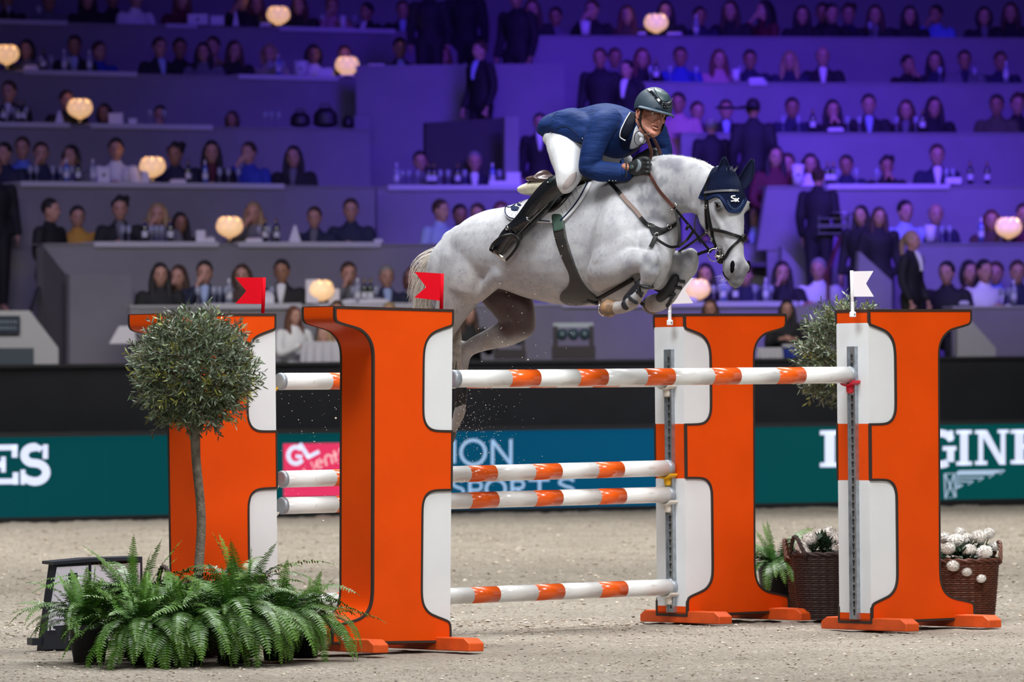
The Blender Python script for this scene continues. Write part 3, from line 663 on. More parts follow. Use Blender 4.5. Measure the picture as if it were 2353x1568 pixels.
flag(1539, 740, 38.385, 640, [(1540, 640), (1594, 639), (1574, 668), (1593, 697), (1539, 699)], M_FW, M_FPW, 'white flag behind the horse forelegs and the glowing lamp')
# ================================================================== HORSE
from mathutils.geometry import delaunay_2d_cdt
AH = math.radians(42)
HD = V((math.cos(AH), -math.sin(AH), 0)); RT = V((-math.sin(AH), -math.cos(AH), 0))
HC = at(1270, 560, 36.0)
def HP(px, py, v=0.0): return onpl(px, py, HC + RT * v, RT)
def hring(tp, bt, w, v=0.0):
    a = HP(tp[0], tp[1], v); b = HP(bt[0], bt[1], v); return ((a + b) / 2, RT * w, (a - b) / 2)
H = MB()
# barrel, croup to chest
H.rings([hring((1062, 545), (1068, 640), .12), hring((1084, 508), (1100, 652), .23), hring((1125, 484), (1140, 662), .28), hring((1172, 474), (1180, 672), .275),
         hring((1225, 462), (1225, 688), .27), hring((1280, 446), (1285, 700), .28), hring((1335, 426), (1345, 704), .27), hring((1390, 406), (1405, 698), .24),
         hring((1440, 394), (1458, 678), .20), hring((1484, 402), (1498, 652), .165), hring((1504, 450), (1518, 606), .12)], 28, 5)
# neck
H.rings([hring((1425, 405), (1508, 600), .155), hring((1465, 376), (1532, 556), .125), hring((1505, 359), (1545, 520), .11), hring((1550, 356), (1560, 496), .095), hring((1605, 367), (1585, 490), .085), hring((1645, 394), (1608, 492), .075), hring((1666, 416), (1640, 480), .065)], 24, 5)
# shoulders and hindquarter masses
for sgn in (1, -1):
    v = lambda a: a * sgn
    H.limb([(HP(1425, 445, v(.06)), .08), (HP(1420, 530, v(.14)), .13, .16), (HP(1405, 600, v(.17)), .11, .13)], lat=RT)
    H.limb([(HP(1105, 545, v(.08)), .12), (HP(1088, 590, v(.14)), .14, .17), (HP(1070, 650, v(.17)), .12, .15)], lat=RT)
    H.limb([(HP(1045, 560, v(.06)), .09), (HP(1040, 620, v(.13)), .11, .14)], lat=RT)
# breast muscles
H.limb([(HP(1500, 560, .08), .10), (HP(1512, 600, .09), .085), (HP(1500, 640, .09), .07)], lat=RT)
H.limb([(HP(1496, 560, -.08), .095), (HP(1510, 600, -.09), .08), (HP(1515, 640, -.10), .07)], lat=RT)
# near fore
H.limb([(HP(1440, 560, .15), .11), (HP(1400, 600, .19), .115, .115), (HP(1385, 618, .20), .105, .118), (HP(1412, 614, .21), .085, .102), (HP(1450, 603, .215), .06, .075), (HP(1478, 602, .22), .055, .062), (HP(1492, 612, .22), .058, .060), (HP(1490, 632, .22), .05, .052), (HP(1484, 652, .215), .036, .036), (HP(1470, 676, .21), .030, .033), (HP(1454, 694, .205), .040, .042), (HP(1432, 706, .20), .036, .038), (HP(1412, 707, .20), .040, .040)], 16, RT, 5)
H.limb([(HP(1384, 640, .19), .07), (HP(1376, 652, .18), .05)], lat=RT)
H.ell(HP(1497, 600, .22), RT * .052, HD * .05, EZ * .062); H.ell(HP(1498, 624, .22), RT * .045, HD * .048, EZ * .045)
# far fore
H.limb([(HP(1490, 600, -.13), .10), (HP(1510, 620, -.15), .10, .10), (HP(1535, 613, -.16), .075, .085), (HP(1565, 598, -.17), .055, .060), (HP(1585, 598, -.17), .058, .060), (HP(1584, 616, -.17), .05, .052), (HP(1573, 636, -.17), .036, .038), (HP(1557, 660, -.165), .030, .033), (HP(1538, 682, -.16), .042, .044), (HP(1517, 694, -.16), .050, .055), (HP(1500, 698, -.16), .050, .055)], 16, RT, 5)
H.ell(HP(1587, 592, -.17), RT * .05, HD * .05, EZ * .058)
# near hind, thrust back behind the standard
H.limb([(HP(1075, 600, .13), .15, .17), (HP(1062, 650, .15), .13, .16), (HP(1048, 690, .16), .10, .13), (HP(1032, 725, .16), .075, .105), (HP(1016, 770, .15), .055, .075), (HP(1004, 812, .14), .045, .06), (HP(998, 835, .14), .045, .05), (HP(990, 880, .13), .03, .034), (HP(982, 925, .13), .03, .032), (HP(978, 945, .13), .037, .037), (HP(968, 975, .13), .03, .03)], 16, RT, 4)
H.limb([(HP(1060, 545, .10), .08), (HP(1022, 600, .15), .10), (HP(1012, 660, .16), .09)], lat=RT)
# far hind, stifle forward and hock folded behind
H.limb([(HP(1130, 630, -.10), .15, .16), (HP(1165, 680, -.13), .11, .15), (HP(1190, 718, -.14), .09, .125), (HP(1200, 742, -.15), .075, .095), (HP(1165, 765, -.15), .06, .085), (HP(1125, 780, -.14), .048, .065), (HP(1088, 795, -.14), .042, .052), (HP(1068, 812, -.14), .044, .048), (HP(1064, 835, -.14), .036, .038), (HP(1062, 870, -.14), .027, .031), (HP(1060, 915, -.14), .027, .031), (HP(1056, 948, -.14), .036, .036), (HP(1046, 975, -.14), .028, .028), (HP(1036, 995, -.14), .03, .03)], 16, RT, 4)
H.limb([(HP(1075, 800, -.14), .04), (HP(1050, 790, -.14), .025)], lat=RT)
# flank fold
H.limb([(HP(1150, 630, .20), .06), (HP(1125, 655, .17), .05), (HP(1095, 680, .16), .05)], lat=RT)
# ---- head
PH = math.radians(55); FH = V((math.cos(PH), -math.sin(PH), 0)); RH = V((-math.sin(PH), -math.cos(PH), 0)); TAU = math.radians(9)
HA = (-EZ * math.cos(TAU) + FH * math.sin(TAU)); HN = (FH * math.cos(TAU) + EZ * math.sin(TAU))
HE = HP(1676, 480, 0.0) ; P0 = HE - HA * .20
def hp(t, n=0.0, r=0.0): return P0 + HA * t + HN * n + RH * r
HR = [(0, .020, .09, .072), (.07, .070, .16, .095), (.14, .086, .215, .106), (.20, .086, .235, .104), (.27, .080, .225, .088), (.34, .073, .175, .073), (.41, .067, .118, .060), (.48, .062, .088, .054), (.53, .064, .084, .063), (.585, .055, .076, .060), (.618, .038, .060, .044)]
def hsec(t):
    for i in range(len(HR) - 1):
        if HR[i][0] <= t <= HR[i + 1][0]:
            k = (t - HR[i][0]) / (HR[i + 1][0] - HR[i][0]); return [HR[i][j] + (HR[i + 1][j] - HR[i][j]) * k for j in (1, 2, 3)]
    return HR[-1][1:] if t > .5 else HR[0][1:]
H.rings([(hp(t, (df - dv) / 2), RH * w_, HN * (df + dv) / 2) for t, df, dv, w_ in HR], 26, 4, pw=.88)
for s_ in (1, -1):
    H.ell(hp(.185, .035, .082 * s_), RH * .034, HN * .036, HA * .042)
    H.ell(hp(.55, .034, .044 * s_), RH * .026, HN * .034, HA * .036)
    H.limb([(hp(.22, -.02, .085 * s_), .028), (hp(.34, .01, .066 * s_), .014), (hp(.42, .015, .054 * s_), .010)])
    H.ell(hp(.20, -.14, .055 * s_), RH * .035, HN * .085, HA * .10)
H.ell(hp(.59, -.052), RH * .036, HN * .026, HA * .028)
H.limb([(hp(.02, -.04), .085), (hp(.10, -.13), .07), (HP(1610, 470, 0), .07)], lat=RH)
horse = empty('horse', HC)
def coat():
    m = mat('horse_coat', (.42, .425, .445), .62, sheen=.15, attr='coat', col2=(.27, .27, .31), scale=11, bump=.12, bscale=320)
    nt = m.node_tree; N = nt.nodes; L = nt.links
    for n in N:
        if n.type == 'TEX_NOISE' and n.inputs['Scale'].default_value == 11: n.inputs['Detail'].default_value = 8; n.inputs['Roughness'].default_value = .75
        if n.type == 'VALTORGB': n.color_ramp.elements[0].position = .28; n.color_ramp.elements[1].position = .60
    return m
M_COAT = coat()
def skin_attr(o, fn, name='coat'):
    me = o.data; at_ = me.color_attributes.new(name, 'FLOAT_COLOR', 'POINT'); mw = o.matrix_world
    for i, v in enumerate(me.vertices): at_.data[i].color = (*fn(v.co, v.normal), 1)
hm = H.fused('body', M_COAT, None, .0115, 5, .55)
def sm(a, b, x):
    t = max(0, min(1, (x - a) / (b - a))); return t * t * (3 - 2 * t)
def coatf(co, no):
    x, y = pix(co); v = (co - HC).dot(RT); c = V((1, 1, 1))
    q = co - P0; t = q.dot(HA); nn = q.dot(HN); rr = abs(q.dot(RH))
    if x > 1590 and t > -.05:
        mz = sm(.44, .60, t + noise.noise(co * 14) * .05) * (1 if nn > -.2 else 0); c = c.lerp(V((.26, .26, .28)), mz * (.75 + .5 * noise.noise(co * 30)))
        for s_ in (1, -1):
            d = (co - hp(.19, .03, .10 * s_)).length; c = c.lerp(V((.16, .16, .18)), 1 - sm(.024, .052, d))
        return c
    for kx, ky, kv in ((1495, 612, .22), (1585, 600, -.17)):
        d = (co - HP(kx, ky, kv)).length; c = c.lerp(V((.42, .44, .48)), (1 - sm(.045, .095, d)) * (.55 + .9 * noise.noise(co * 22)))
    # dark bare skin between the hind legs, with inner thigh shade painted in
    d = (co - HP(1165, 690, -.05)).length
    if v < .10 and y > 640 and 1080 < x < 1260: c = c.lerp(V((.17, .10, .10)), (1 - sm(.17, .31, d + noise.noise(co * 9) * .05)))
    # dirt on the hocks and lower far hind leg
    if y > 745 and x < 1130: c = c.lerp(V((.85, .78, .68)), .6 * sm(-.3, .4, noise.noise(co * 18)))
    # greyish dapples low on the neck and shoulder
    g = (1 - sm(.10, .34, (co - HP(1520, 440, .1)).length)) * sm(-.1, .5, noise.noise(co * 13) + .25 * noise.noise(co * 40)); c = c.lerp(V((.58, .58, .63)), min(1, g * 1.3))
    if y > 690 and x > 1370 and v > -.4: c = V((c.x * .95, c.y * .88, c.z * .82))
    if no.z < .2 and y > 600 and x < 1500: tt = .75 * sm(590, 690, y + 40 * noise.noise(co * 6)); c = V((c.x * (1 - .12 * tt), c.y * (1 - .20 * tt), c.z * (1 - .28 * tt)))  # underside shade put into the coat, browner towards the belly
    st = noise.noise(V((co.x * 60, co.y * 60, co.z * 60))); 
    if st > .45: c = c * .82
    return c
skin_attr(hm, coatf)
hm.parent = horse; hm.location = -HC
tag(horse, 'dapple grey horse leaping the striped poles in a navy ear bonnet', 'horse')
bpy.context.view_layer.update()
HB = BVHTree.FromObject(hm, bpy.context.evaluated_depsgraph_get())
HOFF = HC.copy()
def rc(px, py, tree, off=HC, guess=36.0):
    """world point and normal of the body surface seen at a pixel"""
    d = ray(px, py); h = tree.ray_cast(CAM, d)
    o_ = V((0, 0, 0))
    if h[0] is None:
        q = at(px, py, guess) - o_; h = tree.find_nearest(q); return h[0] + o_, h[1]
    return h[0] + o_, h[1]
def dens(pts, step=4.0, closed=False):
    out = []; n = len(pts)
    for i in range(n if closed else n - 1):
        a, b = pts[i], pts[(i + 1) % n]; l = math.hypot(b[0] - a[0], b[1] - a[1]); k = max(1, int(l / step))
        for j in range(k): out.append((a[0] + (b[0] - a[0]) * j / k, a[1] + (b[1] - a[1]) * j / k))
    if not closed: out.append(pts[-1])
    return out
def curve(pts, n=6):
    P = [V((p[0], p[1], 0)) for p in pts]; out = []
    for i in range(len(P) - 1):
        p0, p1, p2, p3 = P[max(i - 1, 0)], P[i], P[i + 1], P[min(i + 2, len(P) - 1)]
        for j in range(n):
            t = j / n; q = .5 * ((2 * p1) + (p2 - p0) * t + (2 * p0 - 5 * p1 + 4 * p2 - p3) * t * t + (3 * p1 - p0 - 3 * p2 + p3) * t ** 3); out.append((q.x, q.y))
    out.append((P[-1].x, P[-1].y)); return out
def patch(name, poly, tree, m, parent, off=.006, th=.006, step=4.0, origin=HC, guess=36.0, smooth=True):
    """a fitted piece of cloth or leather lying on a body"""
    bd = dens(poly, step, True); xs = [p[0] for p in bd]; ys_ = [p[1] for p in bd]
    def inside(x, y):
        c = False; n = len(bd)
        for i in range(n):
            x1, y1 = bd[i]; x2, y2 = bd[(i + 1) % n]
            if (y1 > y) != (y2 > y) and x < (x2 - x1) * (y - y1) / (y2 - y1) + x1: c = not c
        return c
    pts = [V(p) for p in bd]; y = min(ys_) + step / 2; r_ = 0
    while y < max(ys_):
        x = min(xs) + step * (.5 if r_ % 2 else .0)
        while x < max(xs):
            if inside(x, y) and min((x - a) ** 2 + (y - b) ** 2 for a, b in bd) > (step * .5) ** 2: pts.append(V((x, y)))
            x += step
        y += step * .87; r_ += 1
    n = len(bd); out = delaunay_2d_cdt(pts, [(i, (i + 1) % n) for i in range(n)], [], 1, 1e-5)
    P2 = []; 
    for p in out[0]:
        h, nn = rc(p.x, p.y, tree, origin, guess); P2.append(h + nn * off)
    nb = [[] for _ in P2]
    for f in out[2]:
        for i in range(len(f)): nb[f[i]].append(f[i - 1]); nb[f[i - 1]].append(f[i])
    nbd = len(bd)
    for i in range(min(nbd, len(nb))):
        bb = [j for j in nb[i] if j < nbd]
        if bb: nb[i] = bb
    for _ in range(3): P2 = [p * .5 + (sum((P2[j] for j in nb[i]), V((0, 0, 0))) / len(nb[i])) * .5 if nb[i] else p for i, p in enumerate(P2)]
    o = mobj(name, [p - parent_loc(parent) for p in P2], [tuple(f) for f in out[2]], m, parent, smooth)
    bm = bmesh.new(); bm.from_mesh(o.data)
    for f in bm.faces:
        f.normal_update()
        if f.normal.dot(FWD) > 0: f.normal_flip()
    bm.to_mesh(o.data); bm.free()
    md = o.modifiers.new('t', 'SOLIDIFY'); md.thickness = th; md.offset = 1 if False else 0
    return o
def parent_loc(p):
    q = V((0, 0, 0))
    while p is not None: q = q + V(p.location); p = p.parent
    return q
def ribbon(name, pts, w, tree, m, parent, off=.004, th=.005, origin=HC, guess=36.0, sub=5, smooth=True, closed=False):
    """strap following a body; pts = pixels, w = width in metres"""
    c = curve(pts, sub); P = []; Nn = []
    for x, y in c:
        h, nn = rc(x, y, tree, origin, guess); P.append(h); Nn.append(nn)
    for _ in range(2):
        P = [P[0]] + [(P[i - 1] + P[i] * 2 + P[i + 1]) / 4 for i in range(1, len(P) - 1)] + [P[-1]]
        Nn = [(Nn[max(i - 1, 0)] + Nn[i] + Nn[min(i + 1, len(P) - 1)]).normalized() for i in range(len(P))]
    vs_ = []; pl = parent_loc(parent); n = len(P); ww = w if isinstance(w, (list, tuple)) else None
    for i in range(n):
        t = (P[min(i + 1, n - 1)] - P[max(i - 1, 0)]).normalized(); s_ = t.cross(Nn[i]).normalized()
        wi = (ww[0] + (ww[1] - ww[0]) * i / (n - 1)) if ww else w; p = P[i] + Nn[i] * off - pl
        vs_ += [p - s_ * wi / 2, p - s_ * wi * .42 + Nn[i] * th, p + s_ * wi * .42 + Nn[i] * th, p + s_ * wi / 2, p + s_ * wi / 2 - Nn[i] * (off + .003), p - s_ * wi / 2 - Nn[i] * (off + .003)]
    k = 6; fs_ = [(i * k + j, i * k + (j + 1) % k, (i + 1) * k + (j + 1) % k, (i + 1) * k + j) for i in range(n - 1) for j in range(k)] + [tuple(range(k)), tuple((n - 1) * k + j for j in range(k - 1, -1, -1))]
    return fixn(mobj(name, vs_, fs_, m, parent, False), False)
def strap3(name, pts, w, m, parent, th=.004, nrm=None):
    """free strap through 3-D points, flat side to nrm"""
    P = [V(p) for p in pts]; nrm = V(nrm) if nrm is not None else -FWD; vs_ = []; pl = parent_loc(parent); n = len(P)
    for i in range(n):
        t = (P[min(i + 1, n - 1)] - P[max(i - 1, 0)]).normalized(); nn = (nrm - t * nrm.dot(t)).normalized(); s_ = t.cross(nn)
        p = P[i] - pl; vs_ += [p - s_ * w / 2 - nn * th / 2, p + s_ * w / 2 - nn * th / 2, p + s_ * w / 2 + nn * th / 2, p - s_ * w / 2 + nn * th / 2]
    fs_ = [(i * 4 + j, i * 4 + (j + 1) % 4, (i + 1) * 4 + (j + 1) % 4, (i + 1) * 4 + j) for i in range(n - 1) for j in range(4)] + [(0, 1, 2, 3), tuple((n - 1) * 4 + j for j in (3, 2, 1, 0))]
    return fixn(mobj(name, vs_, fs_, m, parent), False)
def ringo(name, c, r, rr, m, parent, ax, ay, n=20):
    pl = parent_loc(parent); b = MB(); b.tube([V(c) - pl + V(ax) * r * math.cos(2 * math.pi * i / n) + V(ay) * r * math.sin(2 * math.pi * i / n) for i in range(n + 1)], rr, 8, False)
    return b.build(name, m, parent, True)
def lerp3(a, b, k, sag=0.0):
    return [a.lerp(b, i / k) - EZ * sag * math.sin(math.pi * i / k) for i in range(k + 1)]
def spl(P, n=6):
    out = []
    for i in range(len(P) - 1):
        p0, p1, p2, p3 = P[max(i - 1, 0)], P[i], P[i + 1], P[min(i + 2, len(P) - 1)]
        for j in range(n): t = j / n; out.append(.5 * ((2 * p1) + (p2 - p0) * t + (2 * p0 - 5 * p1 + 4 * p2 - p3) * t * t + (3 * p1 - p0 - 3 * p2 + p3) * t ** 3))
    return out + [P[-1]]
M_LB = mat('black_leather', (.007, .007, .008), .42, var=.3, scale=30, spec=.3); M_LBR = mat('brown_leather', (.11, .045, .035), .42, var=.25, scale=25)
M_TAUPE = mat('taupe_elastic', (.20, .145, .125), .7); M_NAVYC = mat('navy_crochet', (.005, .011, .045), .8, spec=.1, var=.5, scale=160, bump=.8, bscale=240)
M_NAVYE = mat('navy_ear_cloth', (.004, .006, .024), .8, spec=.1); M_NAVYT = mat('navy_trim', (.006, .014, .055), .7, spec=.15)
M_MET = mat('bright_metal', (.62, .60, .55), .22, 1.0); M_WHT = mat('white_thread', (.8, .8, .82), .6)
M_EYE = mat('dark_eye', (.006, .004, .004), .08, coat=1.0); M_NOS = mat('nostril_dark', (.006, .005, .006), .95, spec=.0); M_SKG = mat('grey_skin', (.07, .07, .075), .6)
L0 = lambda p: V(p) - HC
# eyes, nostrils, mouth
for s_ in (1, -1):
    b = MB(); b.ell(L0(hp(.19, .034, .1035 * s_)), (RH * .016), HN * .021, HA * .023, 16, 10); o = b.build('eye', M_EYE, horse, True)
    b = MB(); b.limb([(L0(hp(.170, .012, .112 * s_)), .004), (L0(hp(.168, .034, .1175 * s_)), .0065), (L0(hp(.176, .056, .108 * s_)), .004)]); b.limb([(L0(hp(.206, .016, .112 * s_)), .003), (L0(hp(.212, .034, .114 * s_)), .0045), (L0(hp(.205, .054, .106 * s_)), .003)]); b.fused('eyelid', M_SKG, o, .0025, 2)
    b = MB(); b.ell(L0(hp(.548, .044, .0570 * s_)), RH * .0105, (HN * .95 + HA * .3) * .019, (HA * .95 - HN * .3) * .037, 14, 9); b.build('nostril', M_NOS, horse, True)
    b = MB(); b.limb([(L0(hp(.612, -.015, .045 * s_)), .004), (L0(hp(.59, -.035, .056 * s_)), .004), (L0(hp(.56, -.050, .056 * s_)), .003)]); b.build('mouth_line', M_NOS, horse, True)
# ears in their cloth covers
def ear(base, tip, width, side, name='ear_cover'):
    base = V(base); tip = V(tip); ax = (tip - base); l = ax.length; ax.normalize(); sd = V(side); sd = (sd - ax * sd.dot(ax)).normalized(); fr_ = ax.cross(sd)
    if fr_.dot(FWD) > 0: fr_ = -fr_
    n = 12; vs_ = []; 
    for i in range(n + 1):
        t = i / n; w_ = width * (math.sin(math.pi * min(1, (t * .86 + .14))) ** .62) * (1 - t * .18) if t < 1 else .001
        for j in range(9):
            q = (j / 8 - .5) * math.pi * 1.15; vs_.append(base + ax * (l * t) + sd * (math.sin(q) * w_) - fr_ * (math.cos(q) * w_ * .75 - w_ * .5) + sd * (.012 * math.sin(math.pi * t)))
    fs_ = [(i * 9 + j, i * 9 + j + 1, (i + 1) * 9 + j + 1, (i + 1) * 9 + j) for i in range(n) for j in range(8)]
    o = mobj(name, [L0(v) for v in vs_], fs_, M_NAVYE, horse, True); md = o.modifiers.new('t', 'SOLIDIFY'); md.thickness = .006; return o
eb = onpl(1646, 448, hp(.06, 0, .05), FWD); et = onpl(1665, 361, hp(-.06, 0, .05), FWD); ear(eb, et, .042, CR)
eb = onpl(1697, 437, hp(.06, 0, -.06), FWD); et = onpl(1730, 366, hp(-.06, 0, -.08), FWD); ear(eb, et, .036, CR + EZ * .6)
# bonnet
bon = patch('ear_bonnet', curve([(1640, 388), (1622, 425), (1607, 452)], 4) + curve([(1613, 456), (1625, 459), (1645, 450), (1656, 455), (1667, 474), (1676, 486)], 4) + [(1696, 487)] + curve([(1702, 477), (1713, 457), (1714, 440), (1711, 412), (1704, 388)], 4) + [(1682, 383), (1660, 384)], HB, M_NAVYC, horse, .008, .008, 3.2, guess=hp(.08, 0, -.04).y)
ribbon('bonnet_trim', [(1609, 453), (1625, 458), (1645, 450), (1656, 455), (1667, 474), (1676, 485), (1696, 486), (1703, 475), (1712, 459)], .018, HB, M_NAVYT, bon, .010, .006)
for sy_ in (0, 5): ribbon('bonnet_seam', [(1668, 462 + sy_), (1681, 478 + sy_ * .6), (1694, 478 + sy_ * .6), (1705, 460 + sy_)], .004, HB, mat('navy_light', (.02, .045, .12), .6), bon, .013, .003)
for P_ in ([(1687, 452), (1680, 452), (1679, 456), (1686, 459), (1686, 463), (1678, 463)], [(1687, 457), (1694, 465)], [(1694, 457), (1687, 465)]):
    ribbon('monogram', P_, .0062, HB, M_WHT, bon, .0175, .002, sub=3)
# bridle
br = empty('bridle', (0, 0, 0), horse)
for i in range(2): ribbon('browband', [(1624, 443 + i * 2.2), (1650, 439.5 + i * 2.2), (1680, 439 + i * 2.2), (1709, 440.5 + i * 2.2)], .008, HB, mat('grey_leather', (.10, .10, .11), .35), br, .014, .006)
ribbon('cheekpiece', [(1634, 408), (1626, 430), (1625, 455), (1627, 478), (1631, 505), (1637, 530)], .018, HB, M_LB, br, .010, .006)
ribbon('cheekpiece', [(1637, 530), (1640, 548), (1647, 566)], .016, HB, M_LB, br, .008, .006)
ribbon('cheek_strap', [(1625, 455), (1624, 480), (1625, 510), (1627, 530), (1624, 548), (1624, 560)], .012, HB, M_LB, br, .009, .005)
tl = hp(.2, -.19, .06)
strap3('throatlash', spl([onpl(x, y, tl, FWD) for x, y in ((1624, 461), (1607, 483), (1597, 508), (1598, 535), (1610, 560))]), .008, M_LB, br, .004)
ribbon('noseband', [(1636, 527), (1655, 530), (1680, 538), (1700, 545), (1710, 549)], .018, HB, M_LB, br, .006, .007)
ribbon('flash_strap', [(1702, 549), (1690, 560), (1678, 573), (1670, 588), (1664, 596)], .015, HB, M_LB, br, .006, .006)
for x, y in ((1626, 475), (1628, 530), (1640, 549)): p, nn = rc(x, y, HB); ringo('buckle', p + nn * .016, .010, .0018, M_MET, br, nn.cross(EZ).normalized(), EZ)
p, nn = rc(1706, 548, HB); b = MB(); b.ell(L0(p + nn * .01), nn * .014, EZ * .026, nn.cross(EZ) * .024); b.build('noseband_crossing', M_LB, br, True)
b = MB(); b.limb([(L0(hp(.445, -.045, .06)), .022, .02), (L0(hp(.47, -.052, .062)), .026, .022), (L0(hp(.495, -.06, .056)), .022, .018)]); b.build('chin_pad', M_LB, br, True)
bit = onpl(1650, 589, hp(.46, 0, .07), FWD)
ringo('bit_ring', onpl(1641, 586, bit, FWD), .037, .0028, M_MET, br, CR * .95 + FWD * .3, EZ, 24); ringo('bit_ring', onpl(1653, 579, bit, FWD), .036, .0028, M_MET, br, CR * .6 + FWD * .8, EZ, 24)
b = MB(); b.tube([L0(onpl(1642, 588, bit, FWD)), L0(onpl(1660, 591, bit, FWD))], .007, 8); b.build('bit_mouthpiece', M_MET, br, True)
# breastplate
bpx = empty('breastplate', (0, 0, 0), horse)
ribbon('shoulder_strap', [(1400, 418), (1412, 430), (1428, 448)], .024, HB, M_LB, bpx, .008, .006)
ribbon('elastic_strap', [(1426, 446), (1440, 463), (1460, 484), (1474, 502)], .026, HB, M_TAUPE, bpx, .006, .005)
ribbon('shoulder_strap', [(1472, 500), (1482, 511), (1496, 523)], .024, HB, M_LB, bpx, .008, .006)
patch('breast_yoke', curve([(1490, 514), (1500, 514), (1508, 522), (1520, 526), (1532, 520), (1545, 516)], 4) + curve([(1545, 524), (1532, 533), (1516, 542), (1502, 546)], 4) + [(1494, 534)], HB, M_LB, bpx, .008, .008, 3.5)
ribbon('chest_strap', [(1540, 521), (1550, 516), (1556, 508)], .020, HB, M_LB, bpx, .008, .006)
ribbon('girth_strap', [(1506, 545), (1500, 560), (1496, 568)], .026, HB, M_LB, bpx, .008, .006)
for x, y in ((1496, 517), (1535, 522), (1508, 544)): p, nn = rc(x, y, HB); ringo('ring', p + nn * .016, .013, .0022, M_MET, bpx, nn.cross(EZ).normalized(), EZ)
mr1 = rc(1546, 480, HB)[0] + RT * .03; q0 = rc(1508, 548, HB)[0] + RT * .01; q1 = onpl(1538, 567, q0 + HD * .06, RT); q2 = onpl(1560, 566, q1 + HD * .05, RT); q3 = onpl(1578, 552, mr1, RT); q4 = onpl(1592, 533, mr1, RT)
strap3('martingale_strap', spl([q0, q1, q2]), .016, M_LB, bpx, .006)
strap3('martingale_fork', spl([q2, q3, q4]), .016, M_LB, bpx, .006)
strap3('martingale_fork', spl([onpl(1552, 482, mr1, RT), onpl(1558, 510, mr1, RT), onpl(1561, 540, mr1, RT), onpl(1560, 566, mr1, RT)]), .018, M_LB, bpx, .006)
ringo('martingale_ring', onpl(1548, 475, mr1, RT), .022, .0035, M_MET, bpx, HD, EZ, 20)
# reins
rn = empty('rein', (0, 0, 0), horse)
hand = onpl(1489, 392, HP(1480, 400, .10), RT); rr0 = onpl(1549, 477, mr1, RT)
r1 = onpl(1498, 410, HP(1480, 400, .14), RT); r2 = rc(1520, 440, HB)[0] + RT * .015
strap3('rein_web', spl([hand, r1, r2, rr0]), .021, M_LBR, rn, .005, RT)
strap3('rein_leather', spl([rr0, onpl(1585, 520, mr1, RT), onpl(1612, 553, bit, RT), onpl(1634, 580, bit, RT)]), .014, M_LB, rn, .005, RT)
b = MB(); b.tube([L0(onpl(1577, 528, mr1, RT)), L0(onpl(1583, 517, mr1, RT))], .009, 8); b.build('rein_stop', M_LB, rn, True)
# girth with belly guard
gi = patch('belly_guard', curve([(1271, 495), (1274, 530), (1283, 565), (1297, 600), (1309, 625), (1311, 645), (1303, 660), (1290, 672)], 5) + curve([(1287, 682), (1296, 693), (1312, 698), (1340, 697), (1372, 686)], 4) + curve([(1385, 690), (1372, 680), (1356, 668), (1340, 648), (1327, 620), (1315, 585), (1303, 545), (1296, 495)], 5), HB, mat('guard_leather', (.030, .028, .026), .42, var=.3, scale=12), horse, .010, .010, 4.5)
patch('girth_elastic', [(1271, 495), (1296, 495), (1300, 528), (1276, 535)], HB, mat('green_elastic', (.035, .075, .055), .75), gi, .016, .006, 4)
ribbon('girth_strap', [(1340, 690), (1372, 686), (1400, 672), (1430, 655), (1455, 640)], .022, HB, M_LB, gi, .008, .006)
ribbon('guard_strap', [(1350, 686), (1375, 694)], .018, HB, M_LB, gi, .016, .005)
p, nn = rc(1382, 693, HB); ringo('ring', p + nn * .02, .013, .002, M_MET, gi, nn.cross(EZ).normalized(), EZ)
for x, y in ((1280, 550), (1297, 566), (1295, 588), (1310, 690)): p, nn = rc(x, y, HB); b = MB(); b.sph(L0(p + nn * .022), .004, 8, 5); b.build('stud', M_MET, gi)
# saddle pad (numnah), quilted
M_PAD = mat('pad_white', (.74, .75, .77), .8)
pad = patch('saddle_pad', curve([(1176, 452), (1166, 466), (1161, 485), (1164, 500), (1176, 508), (1200, 511), (1230, 513), (1268, 514), (1290, 517)], 4) + curve([(1296, 512), (1318, 490), (1340, 462), (1356, 435), (1366, 412)], 4) + [(1340, 404), (1290, 415), (1240, 435), (1205, 448)], HB, M_PAD, horse, .012, .012, 4.0)
ribbon('piping', [(1178, 455), (1169, 467), (1164, 485), (1167, 498), (1178, 505), (1200, 507.5), (1230, 509), (1268, 511)], .006, HB, M_NAVYT, pad, .020, .003)
ribbon('piping', [(1292, 509), (1315, 486), (1336, 458), (1351, 431), (1360, 412)], .007, HB, M_NAVYT, pad, .020, .003)
for k in range(9):
    x = 1150 + k * 9; a_ = [(max(1168, x), 455 + max(0, 1168 - x)), (x + 34, 503)]
    if a_[0][0] < 1210: ribbon('quilt_seam', a_, .0025, HB, mat('seam_grey', (.42, .43, .46), .9), pad, .019, .002, sub=8)
    x = 1240 - k * 9; a_ = [(min(1212, x), 455 + max(0, (x - 1212) * .8)), (x - 34, 500)]
    if a_[1][0] > 1166 and a_[0][0] > 1180: ribbon('quilt_seam', a_, .0025, HB, mat('seam_grey', (.42, .43, .46), .9), pad, .019, .002, sub=8)
for k in range(7): x = 1300 + k * 8; y = 500 - k * 12.5; ribbon('quilt_seam', [(x, y), (x - 6, y - 16)], .003, HB, mat('seam_grey', (.42, .43, .46), .9), pad, .019, .002)
for P_ in (band([(1205, 464), (1192, 463), (1186, 470), (1189, 477), (1203, 477)], 6), band([(1205, 477), (1195, 481), (1182, 484)], 4), [[(1177, 479), (1200, 480), (1198, 490), (1176, 490)]]):
    for q in P_:
        try: patch('pad_logo', q, HB, M_NAVYT, pad, .020, .003, 4)
        except Exception: pass
